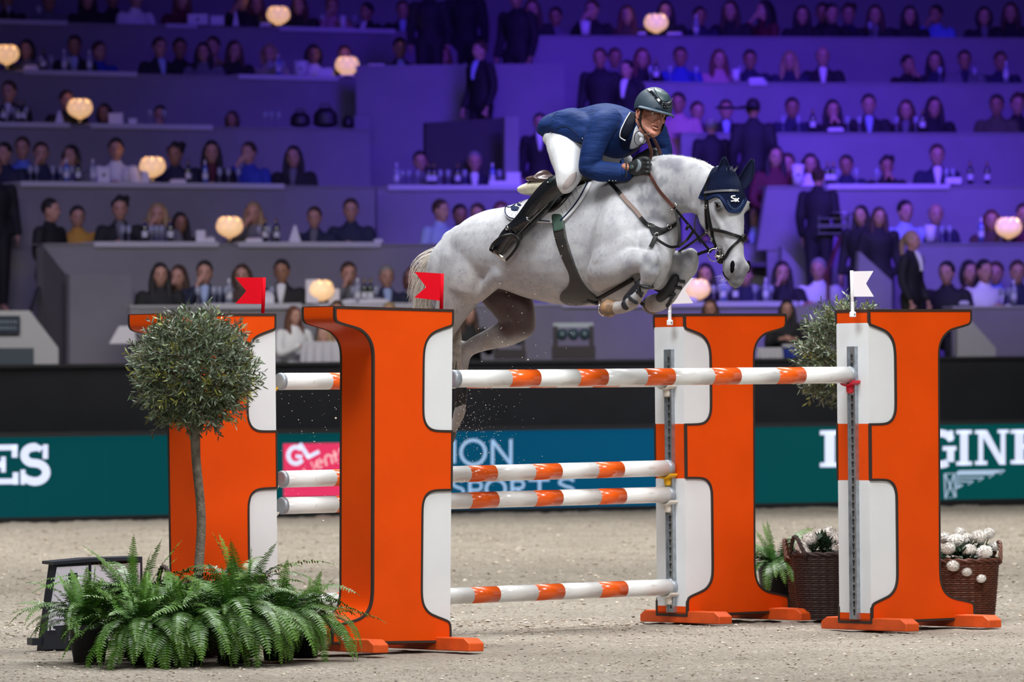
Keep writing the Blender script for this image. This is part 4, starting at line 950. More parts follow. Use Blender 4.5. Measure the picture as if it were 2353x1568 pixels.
# saddle
sd = empty('saddle', (0, 0, 0), horse)
b = MB(); b.rings([(L0(HP(1218, 436, 0)), RT * .12, EZ * .035), (L0(HP(1250, 430, 0)), RT * .13, EZ * .05), (L0(HP(1290, 424, 0)), RT * .12, EZ * .05), (L0(HP(1330, 408, 0)), RT * .10, EZ * .05), (L0(HP(1362, 396, 0)), RT * .07, EZ * .05)], 18, 4); b.fused('panel', mat('sheepskin', (.66, .60, .46), .95, bump=.5, bscale=80), sd, .012, 4)
M_SDL = mat('saddle_brown', (.075, .040, .035), .35, var=.3, scale=14, coat=.2)
b = MB(); b.rings([(L0(HP(1238, 412, 0)), RT * .13, EZ * .022), (L0(HP(1255, 412, 0)), RT * .14, EZ * .028), (L0(HP(1290, 414, 0)), RT * .12, EZ * .025), (L0(HP(1330, 398, 0)), RT * .08, EZ * .03), (L0(HP(1356, 380, 0)), RT * .06, EZ * .03)], 18, 4)
b.limb([(L0(HP(1226, 410, .13)), .012), (L0(HP(1240, 402, .08)), .022), (L0(HP(1252, 401, 0)), .028), (L0(HP(1262, 404, -.10)), .02)], 12)
b.fused('seat', M_SDL, sd, .009, 4)
# flap
fl = [(1262, 412), (1296, 470), (1278, 488), (1262, 494), (1252, 486), (1258, 470), (1292, 452), (1318, 440), (1338, 412), (1340, 392), (1322, 380)]
patch('flap', curve([(1268, 420), (1262, 450), (1252, 475), (1255, 492), (1270, 493), (1290, 482), (1312, 458), (1332, 430), (1342, 405)], 4) + [(1320, 398), (1290, 405)], HB, mat('flap_black', (.018, .013, .013), .3, coat=.3), sd, .030, .014, 4.5)
patch('knee_roll', curve([(1336, 392), (1336, 410), (1322, 435), (1305, 455), (1292, 462)], 4) + curve([(1298, 450), (1312, 430), (1322, 408), (1326, 388)], 4), HB, M_SDL, sd, .055, .03, 4)
ribbon('stirrup_leather', [(1262, 492), (1250, 478), (1235, 492), (1210, 518), (1188, 540)], .001, HB, M_LB, sd, .0, .001)
# mane and forelock
b = MB(); rnd = random.Random(11)
cr_ = curve([(1492, 362), (1520, 357), (1550, 356), (1580, 360), (1605, 367), (1630, 379), (1648, 392)], 40)
for i, (x, y) in enumerate(cr_):
    for r_ in range(1 + i % 2):
        p = HP(x + rnd.uniform(-2, 2), y + 3.5, rnd.uniform(-.012, .012)); t = HP(x + rnd.uniform(-3, 6), y - rnd.uniform(-2.5, 3), rnd.uniform(-.03, .02))
        q = (t - p); s_ = HD * .0018; b.add([L0(p - s_), L0(p + s_), L0(t)], [(0, 1, 2)])
tag(b.build('mane', mat('mane_hair', (.62, .62, .62), .7), horse), kind='stuff')
b = MB()
for i in range(16):
    t = i / 15; p = HP(1612 + 36 * t, 371 + 20 * t, 0); b.ell(L0(p - EZ * .006), HD * .013 + EZ * .004, RT * .016, EZ * .011, 8, 6)
b.fused('mane_plait', mat('mane_hair', (.62, .62, .62), .7), horse, .005, 1)
b = MB()
for i in range(26):
    p = hp(.0, .03, rnd.uniform(-.03, .03)); q = p + HN * rnd.uniform(.0, .03) + EZ * rnd.uniform(.02, .05) - RH * rnd.uniform(-.01, .06); s_ = RH * .002
    b.add([L0(p - s_), L0(p + s_), L0(q)], [(0, 1, 2)])
tag(b.build('forelock', mat('dark_hair', (.25, .25, .27), .8), horse), kind='stuff')
b = MB()
for i in range(34):
    p = hp(rnd.uniform(.56, .64), rnd.uniform(-.08, -.02), rnd.uniform(.0, .05)); q = p - HN * rnd.uniform(.03, .07) + RH * rnd.uniform(0, .05) + HA * rnd.uniform(-.01, .03); s_ = HA * .0006
    b.add([L0(p - s_), L0(p + s_), L0(q)], [(0, 1, 2)])
tag(b.build('whiskers', mat('whisker', (.6, .6, .65), .6), horse), kind='stuff')
# tail: many strands streaming from the dock
b = MB(); M_TAIL = mat('tail_hair', (.72, .66, .58), .75, col2=(.50, .45, .40), scale=30)
for i in range(420):
    u = rnd.random(); x0 = 1030 + rnd.uniform(-9, 9); y0 = 560 + u * 34; v0 = rnd.uniform(-.04, .10)
    sp = rnd.random() ** 1.4; p = [HP(x0 - 12, y0, v0), HP(994 - 14 * sp + rnd.uniform(-5, 5), 610 + 30 * u, v0), HP(985 - 30 * sp + rnd.uniform(-5, 5), 665 + 30 * u, v0 + rnd.uniform(-.04, .04)), HP(990 - 36 * sp + rnd.uniform(-9, 9), 720 + rnd.uniform(-15, 30), v0), HP(1000 - 30 * sp + rnd.uniform(-12, 12), 790 + rnd.uniform(-20, 60), v0)]
    if i < 36: p = [HP(1010 - 8 * rnd.random(), 566 + u * 30, v0), HP(990 - 20 * sp, 578 + 30 * u, v0), HP(958 - 10 * sp + rnd.uniform(-6, 8), 590 + 70 * u, v0), HP(948 + rnd.uniform(-14, 14), 612 + 110 * u, v0)]
    if i >= 330: p = [HP(1020, 620 + 40 * u, v0 - .1), HP(1030 + rnd.uniform(-10, 12), 700, -.05), HP(1046 + rnd.uniform(-8, 14), 760, -.02), HP(1050 + rnd.uniform(-10, 10), 800 + rnd.uniform(0, 60), 0)]
    q = spl(p, 5); r_ = rnd.uniform(.0016, .0036); b.tube([L0(z) for z in q], [r_ * (1 - .8 * k / (len(q) - 1)) for k in range(len(q))], 3, False)
tag(b.build('tail', M_TAIL, horse, True), kind='stuff')
# leg boots and hooves
M_BOOT = mat('boot_black', (.012, .013, .018), .55, bump=.2, bscale=120); M_HOOF = mat('hoof_horn', (.36, .20, .10), .5, col2=(.10, .07, .05), scale=14); M_HOOFD = mat('hoof_dark', (.10, .075, .06), .5)
def onleg(a, b_, r0, r1, name, m, parent, k=10): pass
bt = empty('tendon_boot', (0, 0, 0), horse)
def shell(name, pts, m, parent, n=18, arc=(0, 360), lat=RT, sub=4):
    b = MB(); b.limb([(L0(p), r) for p, r in pts], n, lat, sub); return b.build(name, m, parent, True)
K = lambda x, y, v: HP(x, y, v)
b = MB(); b.limb([(L0(K(1474, 652, .20)), .030), (L0(K(1460, 672, .195)), .036), (L0(K(1447, 690, .19)), .042)], 16, RT); b.build('boot_shell', M_BOOT, bt, True)
b = MB(); b.ell(L0(K(1438, 701, .225)), HD * .030 + EZ * .01, RT * .02, EZ * .030 - HD * .012, 14, 9); b.build('fetlock_cup', M_BOOT, bt, True)
for (x0, y0), (x1, y1) in (((1460, 648), (1499, 657)), ((1454, 663), (1492, 673)), ((1447, 683), (1482, 698)), ((1470, 660), (1480, 690))):
    ribbon('boot_strap', [(x0, y0), ((x0 + x1) / 2 - 2, (y0 + y1) / 2 + 4), (x1, y1)], .015, HB, M_BOOT, bt, .016, .006)
for x, y in ((1463, 646), (1464, 651), (1458, 662), (1450, 671), (1436, 686)): p, nn = rc(x, y, HB); b = MB(); b.sph(L0(p + nn * .028), .0035, 8, 5); b.build('stud', M_MET, bt)
bt2 = empty('tendon_boot', (0, 0, 0), horse)
b = MB(); b.limb([(L0(K(1552, 640, -.13)), .026), (L0(K(1538, 664, -.125)), .034), (L0(K(1518, 684, -.12)), .030)], 16, RT); b.build('boot_shell', M_BOOT, bt2, True)
for (x0, y0), (x1, y1) in (((1548, 634), (1574, 646)), ((1540, 648), (1566, 660)), ((1530, 660), (1552, 676)), ((1516, 670), (1548, 680)), ((1546, 678), (1532, 702))):
    ribbon('boot_strap', [(x0, y0), ((x0 + x1) / 2 - 1, (y0 + y1) / 2 + 4), (x1, y1)], .015, HB, M_BOOT, bt2, .014, .006)
b = MB(); b.limb([(L0(K(1060, 893, -.14)), .036), (L0(K(1059, 915, -.14)), .038), (L0(K(1057, 930, -.14)), .036)], 16, RT); b.build('hind_boot', M_BOOT, horse, True)
def hoof(c, ax, up, r, l, m=M_HOOF):
    c = V(c); ax = V(ax).normalized(); b = MB(); b.limb([(L0(c), r * .80), (L0(c + ax * l * .5), r * .93), (L0(c + ax * l), r * 1.05)], 18, up, 3)
    b.v = [p for p in b.v]; o = b.build('hoof', m, horse, True)
    b = MB(); n = 18; u_ = (V(up) - ax * V(up).dot(ax)).normalized(); w_ = ax.cross(u_); pts = [L0(c + ax * (l + r * .95)) + (u_ * math.cos(q) + w_ * math.sin(q)) * r * .72 for q in [math.radians(-150 + 300 * i / n) for i in range(n + 1)]]
    b.tube(pts, .006, 6); b.build('horseshoe', M_MET, o, True); return o
hoof(K(1412, 707, .20), K(1396, 709, .20) - K(1412, 707, .20), RT, .052, .04)
hoof(K(1502, 700, -.17), K(1486, 702, -.24) - K(1502, 700, -.17), RT, .055, .03, M_HOOFD)
hoof(K(1036, 995, -.14), K(1024, 1012, -.14) - K(1036, 995, -.14), RT, .045, .04, M_HOOFD)
hoof(K(968, 975, .13), K(956, 995, .13) - K(968, 975, .13), RT, .045, .04, M_HOOFD)
# ================================================================== RIDER
rider = empty('person', HP(1330, 330, 0)); tag(rider, 'rider in navy jacket, white breeches and dark helmet crouched over the grey horse', 'person')
RO = V(rider.location); R_ = lambda p: V(p) - RO
FRr = V((.38, -.925, -.10)).normalized(); UR = (EZ * .965 + CR * .26); UR = (UR - FRr * UR.dot(FRr)).normalized(); RR = UR.cross(FRr) * -1
if RR.dot(CR) > 0: RR = -RR
SC = HP(1500, 262, .0)
def rh(x, y, z): return SC + RR * x + FRr * y + UR * z
mir = lambda p, v: p - RT * 2 * v
def torso(b, g):
    b.rings([(HP(1283, 296, 0), RT * (.15 + g), (EZ * .8 - HD * .5) * (.08 + g)), (HP(1312, 293, 0), RT * (.155 + g), (EZ * .93 - HD * .25) * (.098 + g)), (HP(1350, 290, 0), RT * (.145 + g), EZ * (.108 + g)),
             (HP(1393, 297, 0), RT * (.175 + g), EZ * (.150 + g)), (HP(1428, 306, 0), RT * (.185 + g), (EZ * .97 + HD * .1) * (.148 + g)), (HP(1458, 307, 0), RT * (.125 + g), (EZ * .9 + HD * .3) * (.088 + g))], 24, 5)
ARM_R = [(1400, 275, .14, .075), (1386, 288, .20, .078), (1370, 322, .235, .070), (1358, 358, .26, .062), (1354, 386, .26, .060), (1376, 394, .23, .056), (1408, 395, .18, .052), (1436, 397, .14, .048)]
ARM_L = [(1480, 282, -.14, .07), (1502, 300, -.20, .076), (1516, 330, -.24, .062), (1522, 352, -.26, .058), (1512, 366, -.20, .052), (1500, 372, -.12, .046), (1492, 366, -.08, .04)]
LEG = [(1300, 326, .10, .100), (1302, 350, .17, .105), (1306, 380, .23, .088), (1306, 405, .275, .074), (1298, 422, .285, .062)]
SHIN = [(1286, 423, .29, .060), (1270, 434, .295, .064), (1248, 458, .30, .066), (1224, 486, .305, .060), (1204, 508, .31, .052), (1184, 526, .315, .044)]
FOOT = [(1178, 532, .32, .044), (1168, 544, .325, .046), (1158, 558, .335, .042), (1148, 573, .345, .038)]
def limbs(b, L_, g, mirror=False):
    b.limb([((HP(x, y, v) if not mirror else mir(HP(x, y, v), v)), r + g) for x, y, v, r in L_], 16, None, 4)
M_SKIN = mat('skin_flushed', (.45, .185, .125), .5, var=.28, scale=22, bump=.08, bscale=150)
b = MB(); torso(b, -.02)
for L_ in (ARM_R, ARM_L): limbs(b, L_, -.016)
for mm in (False, True):
    for L_ in (LEG, SHIN, FOOT): limbs(b, L_, -.016, mm)
# head
b.ell(rh(0, -.012, .03), RR * .075, FRr * .094, UR * .088, 20, 14); b.ell(rh(0, .022, -.025), RR * .064, FRr * .070, UR * .085, 20, 14)
b.limb([(rh(.045, .0, -.06), .028), (rh(.030, .045, -.095), .024), (rh(0, .072, -.112), .022), (rh(-.030, .045, -.095), .024), (rh(-.045, 0, -.06), .028)])
b.limb([(HP(1450, 305, 0), .07), (HP(1466, 294, 0), .062), (rh(0, -.03, -.05), .056)], 16)
b.fused('body', M_SKIN, None, .010, 4)
body = bpy.context.scene.objects['body.001']; body.parent = rider; body.location = -RO
# finer face skin, fused over the skull so nose, brow, lips and cheeks read
f = MB(); f.ell(rh(0, -.012, .03), RR * .076, FRr * .095, UR * .089, 28, 18); f.ell(rh(0, .022, -.022), RR * .064, FRr * .071, UR * .080, 28, 18)
f.limb([(rh(.052, -.005, -.045), .022), (rh(.047, .02, -.075), .020), (rh(.028, .055, -.100), .019), (rh(0, .074, -.116), .021), (rh(-.028, .055, -.100), .019), (rh(-.047, .02, -.075), .020), (rh(-.052, -.005, -.045), .022)], 14, None, 5)
for s_ in (1, -1):
    f.ell(rh(.040 * s_, .062, -.028), RR * .020, FRr * .020, UR * .018)
    f.limb([(rh(.012 * s_, .088, .016), .0085), (rh(.034 * s_, .082, .022), .0095), (rh(.052 * s_, .062, .018), .008)], 10)
    f.ell(rh(.0125 * s_, .098, -.043), RR * .0085, FRr * .010, UR * .0075)
    f.limb([(rh(.012 * s_, .100, -.050), .003), (rh(.028 * s_, .086, -.070), .0045)], 8)
f.limb([(rh(0, .086, .012), .0085), (rh(0, .098, -.012), .0095), (rh(0, .113, -.036), .0125), (rh(0, .104, -.046), .009)], 12)
f.limb([(rh(.024, .083, -.0665), .004), (rh(.010, .0935, -.0625), .0062), (rh(0, .095, -.0635), .0058), (rh(-.010, .0935, -.0625), .0062), (rh(-.024, .083, -.0665), .004)], 8)
f.limb([(rh(.022, .083, -.078), .0045), (rh(0, .094, -.083), .0075), (rh(-.022, .083, -.078), .0045)], 8)
f.ell(rh(0, .085, -.112), RR * .020, FRr * .014, UR * .014)
for s_ in (1, -1):
    f.ell(rh(.079 * s_, -.012, -.022), RR * .006, FRr * .019 + RR * .006 * s_, UR * .033, 12, 9)
    f.limb([(rh(.083 * s_, -.005, -.048), .006), (rh(.087 * s_, -.022, -.038), .0055), (rh(.090 * s_, -.030, -.012), .006), (rh(.087 * s_, -.020, .008), .006), (rh(.083 * s_, -.004, .004), .005)], 8)
f.limb([(rh(0, -.03, -.03), .058), (rh(0, -.045, -.10), .056), (HP(1462, 300, 0), .064)], 18)
f.limb([(rh(.035, -.01, -.07), .018), (rh(.020, -.02, -.13), .014), (HP(1472, 312, .02), .012)], 10)
face = f.fused('head', M_SKIN, None, .0038, 3, .5); face.parent = rider; face.location = -RO
def lp(mb_, name, m, parent=rider, smooth=True): mb_.v = [R_(p) for p in mb_.v]; return mb_.build(name, m, parent, smooth)
M_SCL = mat('eye_white', (.62, .58, .56), .2); M_IRIS = mat('iris_brown', (.05, .03, .02), .1, coat=1.0); M_LIP = mat('mouth_dark', (.07, .012, .014), .5); M_BROW = mat('eyebrow', (.12, .06, .04), .8)
for s_ in (1, -1):
    q = MB(); q.sph(rh(.031 * s_, .0745, .000), .0125, 14, 10); o = lp(q, 'eye', M_SCL)
    q = MB(); q.ell(rh(.029 * s_, .0855, -.001), RR * .0058, FRr * .002, UR * .0058, 12, 8); q.v = [R_(p) for p in q.v]; q.build('iris', M_IRIS, o, True)
    q = MB(); q.limb([(rh(.014 * s_, .095, .015), .0025), (rh(.034 * s_, .090, .021), .003), (rh(.053 * s_, .070, .017), .002)], 6); lp(q, 'eyebrow', M_BROW)
    q = MB(); q.limb([(rh(.018 * s_, .084, .006), .0025), (rh(.031 * s_, .0885, .0095), .0032), (rh(.045 * s_, .079, .004), .0028)], 8); q.limb([(rh(.019 * s_, .084, -.009), .002), (rh(.031 * s_, .087, -.0105), .0024), (rh(.044 * s_, .079, -.006), .002)], 8); lp(q, 'eyelid', mat('lid_skin', (.42, .17, .12), .55))
q = MB(); q.ell(rh(0, .0905, -.0735), RR * .016, FRr * .006, UR * .0058, 14, 9); lp(q, 'mouth', M_LIP)
q = MB(); q.ell(rh(.085, -.010, -.020), RR * .004, FRr * .008, UR * .016, 12, 8); lp(q, 'ear_hollow', mat('ear_red', (.38, .10, .08), .6))
# ---- jacket
M_JK = mat('navy_jacket', (.008, .028, .125), .7, var=.25, scale=9, spec=.15)
nt = M_JK.node_tree; N = nt.nodes; L = nt.links; tc = N.new('ShaderNodeTexCoord'); mp = N.new('ShaderNodeMapping'); mp.inputs['Rotation'].default_value = (.3, .5, .6); mp.inputs['Scale'].default_value = (7, 7, 26)
n_ = N.new('ShaderNodeTexNoise'); n_.inputs['Scale'].default_value = 1.0; n_.inputs['Detail'].default_value = 2; bp_ = N.new('ShaderNodeBump'); bp_.inputs['Strength'].default_value = .5; bp_.inputs['Distance'].default_value = .025
L.new(tc.outputs['Object'], mp.inputs[0]); L.new(mp.outputs[0], n_.inputs['Vector']); L.new(n_.outputs['Fac'], bp_.inputs['Height']); L.new(bp_.outputs['Normal'], N['Principled BSDF'].inputs['Normal'])
j = MB(); torso(j, .004)
limbs(j, ARM_R, .004); limbs(j, ARM_L, .004)
# skirt of the jacket over the hips
j.rings([(HP(1278, 300, 0), RT * .165, (EZ * .5 - HD * .85) * .060), (HP(1288, 288, 0), RT * .17, (EZ * .8 - HD * .5) * .085), (HP(1318, 286, 0), RT * .165, EZ * .10)], 20, 4)
j.limb([(HP(1281, 288, .15), .055, .060), (HP(1298, 294, .18), .050, .065), (HP(1322, 303, .19), .040, .060), (HP(1344, 312, .19), .03, .045)], 14, RT); j.limb([(HP(1290, 276, .13), .06), (HP(1320, 280, .15), .07), (HP(1348, 290, .15), .06)], 14, RT)
# folds
for p in ([(1345, 262), (1362, 268), (1378, 262)], [(1330, 268), (1350, 282), (1366, 284)], [(1362, 250), (1378, 258), (1392, 256)], [(1300, 262), (1318, 280), (1330, 300)], [(1284, 300), (1305, 300), (1330, 316)]):
    hh = [HP(x, y, .155 - (abs(y - 290) ** 1.0) * .0012) for x, y in p]; j.limb([(hh[0], .008), (hh[1], .013), (hh[2], .007)], 8)
for p in ([(1352, 356), (1362, 362), (1374, 362)], [(1350, 368), (1364, 372), (1382, 374)], [(1366, 400), (1384, 392), (1398, 378)], [(1386, 404), (1402, 396), (1414, 380)], [(1366, 300), (1378, 312), (1388, 316)], [(1360, 320), (1374, 328), (1384, 330)]):
    hh = [HP(x, y, .262 - (x - 1354) * .0012) for x, y in p]; j.limb([(hh[0], .006), (hh[1], .011), (hh[2], .005)], 8)
jk = j.fused('jacket', M_JK, None, .0085, 3, .5); jk.parent = rider; jk.location = -RO
bpy.context.view_layer.update()
JB = BVHTree.FromObject(jk, bpy.context.evaluated_depsgraph_get())
M_COL = mat('collar_black', (.004, .005, .012), .85, spec=.1)
col = patch('collar', curve([(1446, 262), (1437, 279), (1429, 296), (1425, 311), (1438, 319)], 5) + curve([(1447, 308), (1456, 292), (1461, 272), (1456, 256)], 4), JB, M_COL, rider, .008, .008, 3.2)
ribbon('collar_piping', [(1446, 263), (1437, 279), (1429, 297), (1425.5, 311), (1430, 316), (1438, 320)], .005, JB, M_WHT, col, .012, .004)
patch('lapel', [(1438, 319), (1426, 312), (1424, 328), (1430, 342), (1440, 344), (1446, 332), (1450, 312)], JB, mat('lapel_navy', (.006, .010, .035), .8, spec=.1), rider, .006, .008, 3.5)
patch('shirt_front', curve([(1461, 288), (1456, 300), (1451, 318), (1444, 340)], 4) + [(1456, 338), (1470, 330), (1476, 318), (1470, 306)], JB, mat('shirt_white', (.60, .62, .66), .7), rider, .010, .006, 3.2, guess=HP(1470, 320, .05).y)
q = MB(); q.limb([(HP(1461, 292, .055), .013), (HP(1466, 305, .06), .012), (HP(1478, 314, .045), .012), (HP(1487, 312, .01), .010)], 10); lp(q, 'shirt_collar', mat('shirt_white', (.60, .62, .66), .7))
q = MB(); q.ell(HP(1477, 322, .045), RR * .022, FRr * .012, UR * .022, 12, 8); lp(q, 'stock_tie', mat('shirt_white', (.60, .62, .66), .7))
patch('sleeve_cuff', [(1428, 377), (1437, 377), (1438, 418), (1430, 418)], JB, M_JK, rider, .003, .006, 4)
for x in (1400, 1408, 1415): p, nn = rc(x, 414, JB); q = MB(); q.sph(p + nn * .003, .005, 8, 5); lp(q, 'cuff_button', M_MET)
p, nn = rc(1339, 318, JB); q = MB(); q.sph(p + nn * .003, .005, 8, 5); lp(q, 'jacket_button', M_MET)
ribbon('vent_seam', [(1279, 296), (1296, 290), (1312, 296), (1330, 312)], .004, JB, mat('seam_navy', (.008, .015, .05), .7), jk, .001, .003)
# ---- breeches and boots
M_BR = mat('breeches_white', (.66, .67, .69), .75, var=.06, scale=7, bump=.12, bscale=30)
b = MB()
b.rings([(HP(1296, 318, 0), RT * .155, (EZ * .6 - HD * .75) * .100), (HP(1312, 302, 0), RT * .13, (EZ * .9 - HD * .4) * .07)], 20, 4)
for mm in (False, True): limbs(b, LEG, .004, mm)
b.limb([(HP(1284, 326, .10), .078), (HP(1283, 340, .15), .07), (HP(1290, 368, .2), .06)], 14)
brc = b.fused('breeches', M_BR, None, .010, 4); brc.parent = rider; brc.location = -RO
bpy.context.view_layer.update(); BB = BVHTree.FromObject(brc, bpy.context.evaluated_depsgraph_get())
patch('knee_patch', curve([(1326, 392), (1322, 415), (1308, 430), (1296, 438)], 4) + curve([(1292, 428), (1300, 412), (1312, 398)], 4), BB, mat('patch_grey', (.45, .40, .40), .6), rider, .003, .003, 3.5, guess=35.4)
M_BT = mat('boot_leather', (.010, .011, .014), .24, var=.3, scale=20, coat=.5, bump=.12, bscale=50)
for mm in (False, True):
    b = MB(); limbs(b, SHIN, .004, mm); limbs(b, FOOT, .005, mm)
    g = (lambda x, y, v: mir(HP(x, y, v), v)) if mm else HP
    b.limb([(g(1184, 530, .31), .04), (g(1190, 542, .31), .032)], 12)
    for k in range(6): b.limb([(g(1163 + k * 7, 519 - k * 5, .34), .006), (g(1176 + k * 7, 525 - k * 4, .368), .008), (g(1190 + k * 7, 540 - k * 5, .345), .006)], 8)
    bo = b.fused('riding_boot', M_BT, None, .0075, 2, .5); bo.parent = rider; bo.location = -RO
    if not mm:
        bpy.context.view_layer.update(); OB = BVHTree.FromObject(bo, bpy.context.evaluated_depsgraph_get())
        patch('boot_top', [(1268, 402), (1277, 398), (1282, 404), (1264, 424), (1257, 421)], OB, mat('boot_top_green', (.012, .022, .024), .25, coat=.5), bo, .004, .006, 3)
        patch('boot_tab', [(1257, 420), (1262, 416), (1264, 420), (1259, 424)], OB, mat('silver_tab', (.45, .46, .48), .35, .6), bo, .008, .003, 2.5)
        ribbon('spur_strap', [(1147, 523), (1158, 521), (1170, 528), (1180, 541)], .012, OB, M_BT, bo, .004, .005)
        p, nn = rc(1168, 525, OB); ringo('buckle', p + nn * .010, .011, .0022, M_MET, bo, nn.cross(EZ).normalized(), EZ)
        ribbon('laces', [(1140, 545), (1146, 535), (1152, 525)], .008, OB, M_BT, bo, .006, .008)
# stirrup and leather on the saddle
stp = empty('stirrup', (0, 0, 0), sd)
T0, T1 = HP(1127, 573, .37), HP(1163, 598, .35); TP = HP(1184, 543, .36)
b = MB(); b.tube(spl([L0(T0), L0(HP(1134, 560, .40)), L0(HP(1152, 545, .41)), L0(HP(1174, 539, .38)), L0(TP)], 6), .0085, 10); b.tube(spl([L0(T1), L0(HP(1178, 582, .36)), L0(HP(1190, 562, .36)), L0(HP(1191, 549, .36)), L0(TP)], 6), .0085, 10); b.build('stirrup_iron', M_LB, stp, True)
b = MB(); b.tube([L0(T0), L0(T1)], .012, 8); b.build('tread', M_MET, stp, True)
strap3('stirrup_leather', [TP, HP(1210, 522, .36), HP(1240, 492, .34), HP(1264, 466, .32), HP(1290, 436, .27)], .018, M_LB, stp, .005, RT)
strap3('leather_edge', [TP - EZ * .01, HP(1206, 522, .37), HP(1236, 492, .35), HP(1258, 470, .33)], .004, mat('edge_grey', (.10, .09, .085), .4), stp, .003, RT)
# ---- gloves: closed fists round the reins
M_GL = mat('glove_black', (.014, .016, .018), .5, bump=.15, bscale=120)
def fist(cx, cy, v, name, up=1):
    P = lambda x, y, dv=0.0: HP(cx + x, cy + y, v + dv)
    g = MB(); g.limb([(P(-26, 8), .032), (P(-14, 4), .036, .042), (P(2, 0), .034, .046), (P(12, -3), .028, .042)], 16, RT)
    for i in range(4):
        y = -16 + i * 9.5; l = (1.0, 1.1, 1.05, .85)[i]; r = (.0105, .011, .0105, .0095)[i]
        g.limb([(P(8, y, .012), r * 1.1), (P(8 + 11 * l, y + 1, .018), r), (P(8 + 15 * l, y + 3, -.012), r), (P(8 + 9 * l, y + 4, -.036), r * .95), (P(4, y + 4, -.034), r * .9)], 10, None, 4)
    g.limb([(P(-12, -8, -.02), .016), (P(2, -17, -.022), .0135), (P(15, -18, -.012), .012), (P(22, -15, -.006), .0105)], 10, None, 4)
    o = g.fused(name, M_GL, None, .0042, 2, .4); o.parent = rider; o.location = -RO; return o
g1 = fist(1470, 382, .13, 'glove'); g2 = fist(1490, 362, -.07, 'glove')
bpy.context.view_layer.update(); GB = BVHTree.FromObject(g1, bpy.context.evaluated_depsgraph_get())
patch('glove_panel', curve([(1462, 366), (1470, 368), (1475, 380), (1470, 392), (1460, 396)], 4) + curve([(1463, 388), (1467, 380), (1465, 372)], 3), GB, mat('glove_grey', (.16, .20, .22), .5), g1, .003, .003, 2.6)
patch('glove_patch', [(1446, 381), (1455, 378), (1458, 388), (1448, 390)], GB, mat('glove_teal', (.05, .08, .08), .5), g1, .003, .003, 2.6)
q = MB(); q.limb([(HP(1437, 384, .155), .024, .032), (HP(1442, 386, .15), .024, .032)], 14); lp(q, 'wrist', M_SKIN)
q = MB()
for i in range(14): a = math.radians(-75 + i * 12); q.sph(HP(1438 + 1.5 * math.cos(a), 390 + 18 * math.sin(a), .185 - .01 * abs(math.sin(a))), .0048, 8, 6)
lp(q, 'bead_bracelet', mat('bracelet_black', (.015, .012, .012), .4))
# rein bight looping up from the hands
strap3('rein_bight', spl([HP(1492, 372, .05), HP(1497, 352, .08), HP(1491, 330, .10), HP(1484, 311, .12), HP(1492, 307, .08), HP(1502, 318, .03), HP(1510, 335, .0), HP(1518, 354, -.02)]), .020, M_LBR, rn, .006, RT)
ringo('whip_loop', HP(1469, 318, .12), .040, .0022, M_LB, rn, HD * .95, EZ * 1.05, 24)
# ---- helmet
M_HL = mat('helmet_navy', (.030, .050, .075), .5, var=.12, scale=40); M_HG = mat('helmet_gloss', (.006, .008, .012), .12, coat=1.0)
he = empty('helmet', (0, 0, 0), rider)
q = MB(); HCn = rh(0, -.018, .040); q.ell(HCn, RR * .108, FRr * .130, UR * .118, 40, 26)
q.v = [R_(p) for p in q.v]; shl = q.build('helmet_shell', M_HL, he, True)
bm = bmesh.new(); bm.from_mesh(shl.data)
pc = R_(rh(0, 0, -.000)); cn = (UR * 1.0 - FRr * .30).normalized()
cn2 = (UR - FRr * -.22).normalized()
bmesh.ops.bisect_plane(bm, geom=bm.verts[:] + bm.edges[:] + bm.faces[:], plane_co=R_(rh(0, .02, .014)), plane_no=(UR + FRr * -.14).normalized() * 1.0, clear_inner=True)
bm.to_mesh(shl.data); bm.free(); md = shl.modifiers.new('t', 'SOLIDIFY'); md.thickness = .012; md.offset = -1
shl.data.polygons.foreach_set('use_smooth', [True] * len(shl.data.polygons))
bpy.context.view_layer.update(); SB_ = BVHTree.FromPolygons([v.co + RO for v in shl.data.vertices], [tuple(p.vertices) for p in shl.data.polygons])
# visor
vs_ = []; fs_ = []; nn_ = 20
for i in range(nn_ + 1):
    a = math.radians(-72 + 144 * i / nn_); k = math.cos(a * .62) ** 1.2
    for rr_, dz in ((0.0, .0), (.5, -.004), (1.0, -.013)):
        ext = rr_ * .052 * k; p = rh(math.sin(a) * (.104 + ext * .5), -.018 + math.cos(a) * (.126 + ext), 0.024 + dz - .010 * (1 - math.cos(a)) * 0); vs_ += [R_(p + UR * .0035), R_(p - UR * .0035)]
k_ = 6
for i in range(nn_):
    o_ = i * k_; n2 = o_ + k_
    for a_, c_ in ((0, 2), (2, 4), (4, 5), (5, 3), (3, 1), (1, 0)): fs_.append((o_ + a_, o_ + c_, n2 + c_, n2 + a_))
vz = fixn(mobj('visor', vs_, fs_, mat('visor_blue', (.040, .070, .105), .5), he, True), False)
ribbon('gloss_band', [(1480, 201), (1491, 207), (1502, 218), (1511, 229), (1519, 238)], .016, SB_, M_HG, he, .006, .003)
ribbon('gloss_band', [(1486, 199), (1500, 198), (1514, 198), (1526, 203)], .006, SB_, M_HG, he, .006, .003)
patch('crest_plate', curve([(1518, 235), (1521, 245), (1529, 248), (1537, 246)], 4) + curve([(1540, 238), (1542, 228), (1538, 234), (1530, 238)], 4), SB_, M_HG, he, .007, .003, 2.5)
patch('centre_panel', [(1500, 202), (1514, 201), (1528, 208), (1537, 220), (1536, 233), (1528, 236), (1520, 234), (1510, 219)], SB_, mat('helmet_panel', (.028, .055, .062), .4), he, .005, .003, 3)
rnd = random.Random(5); q = MB()
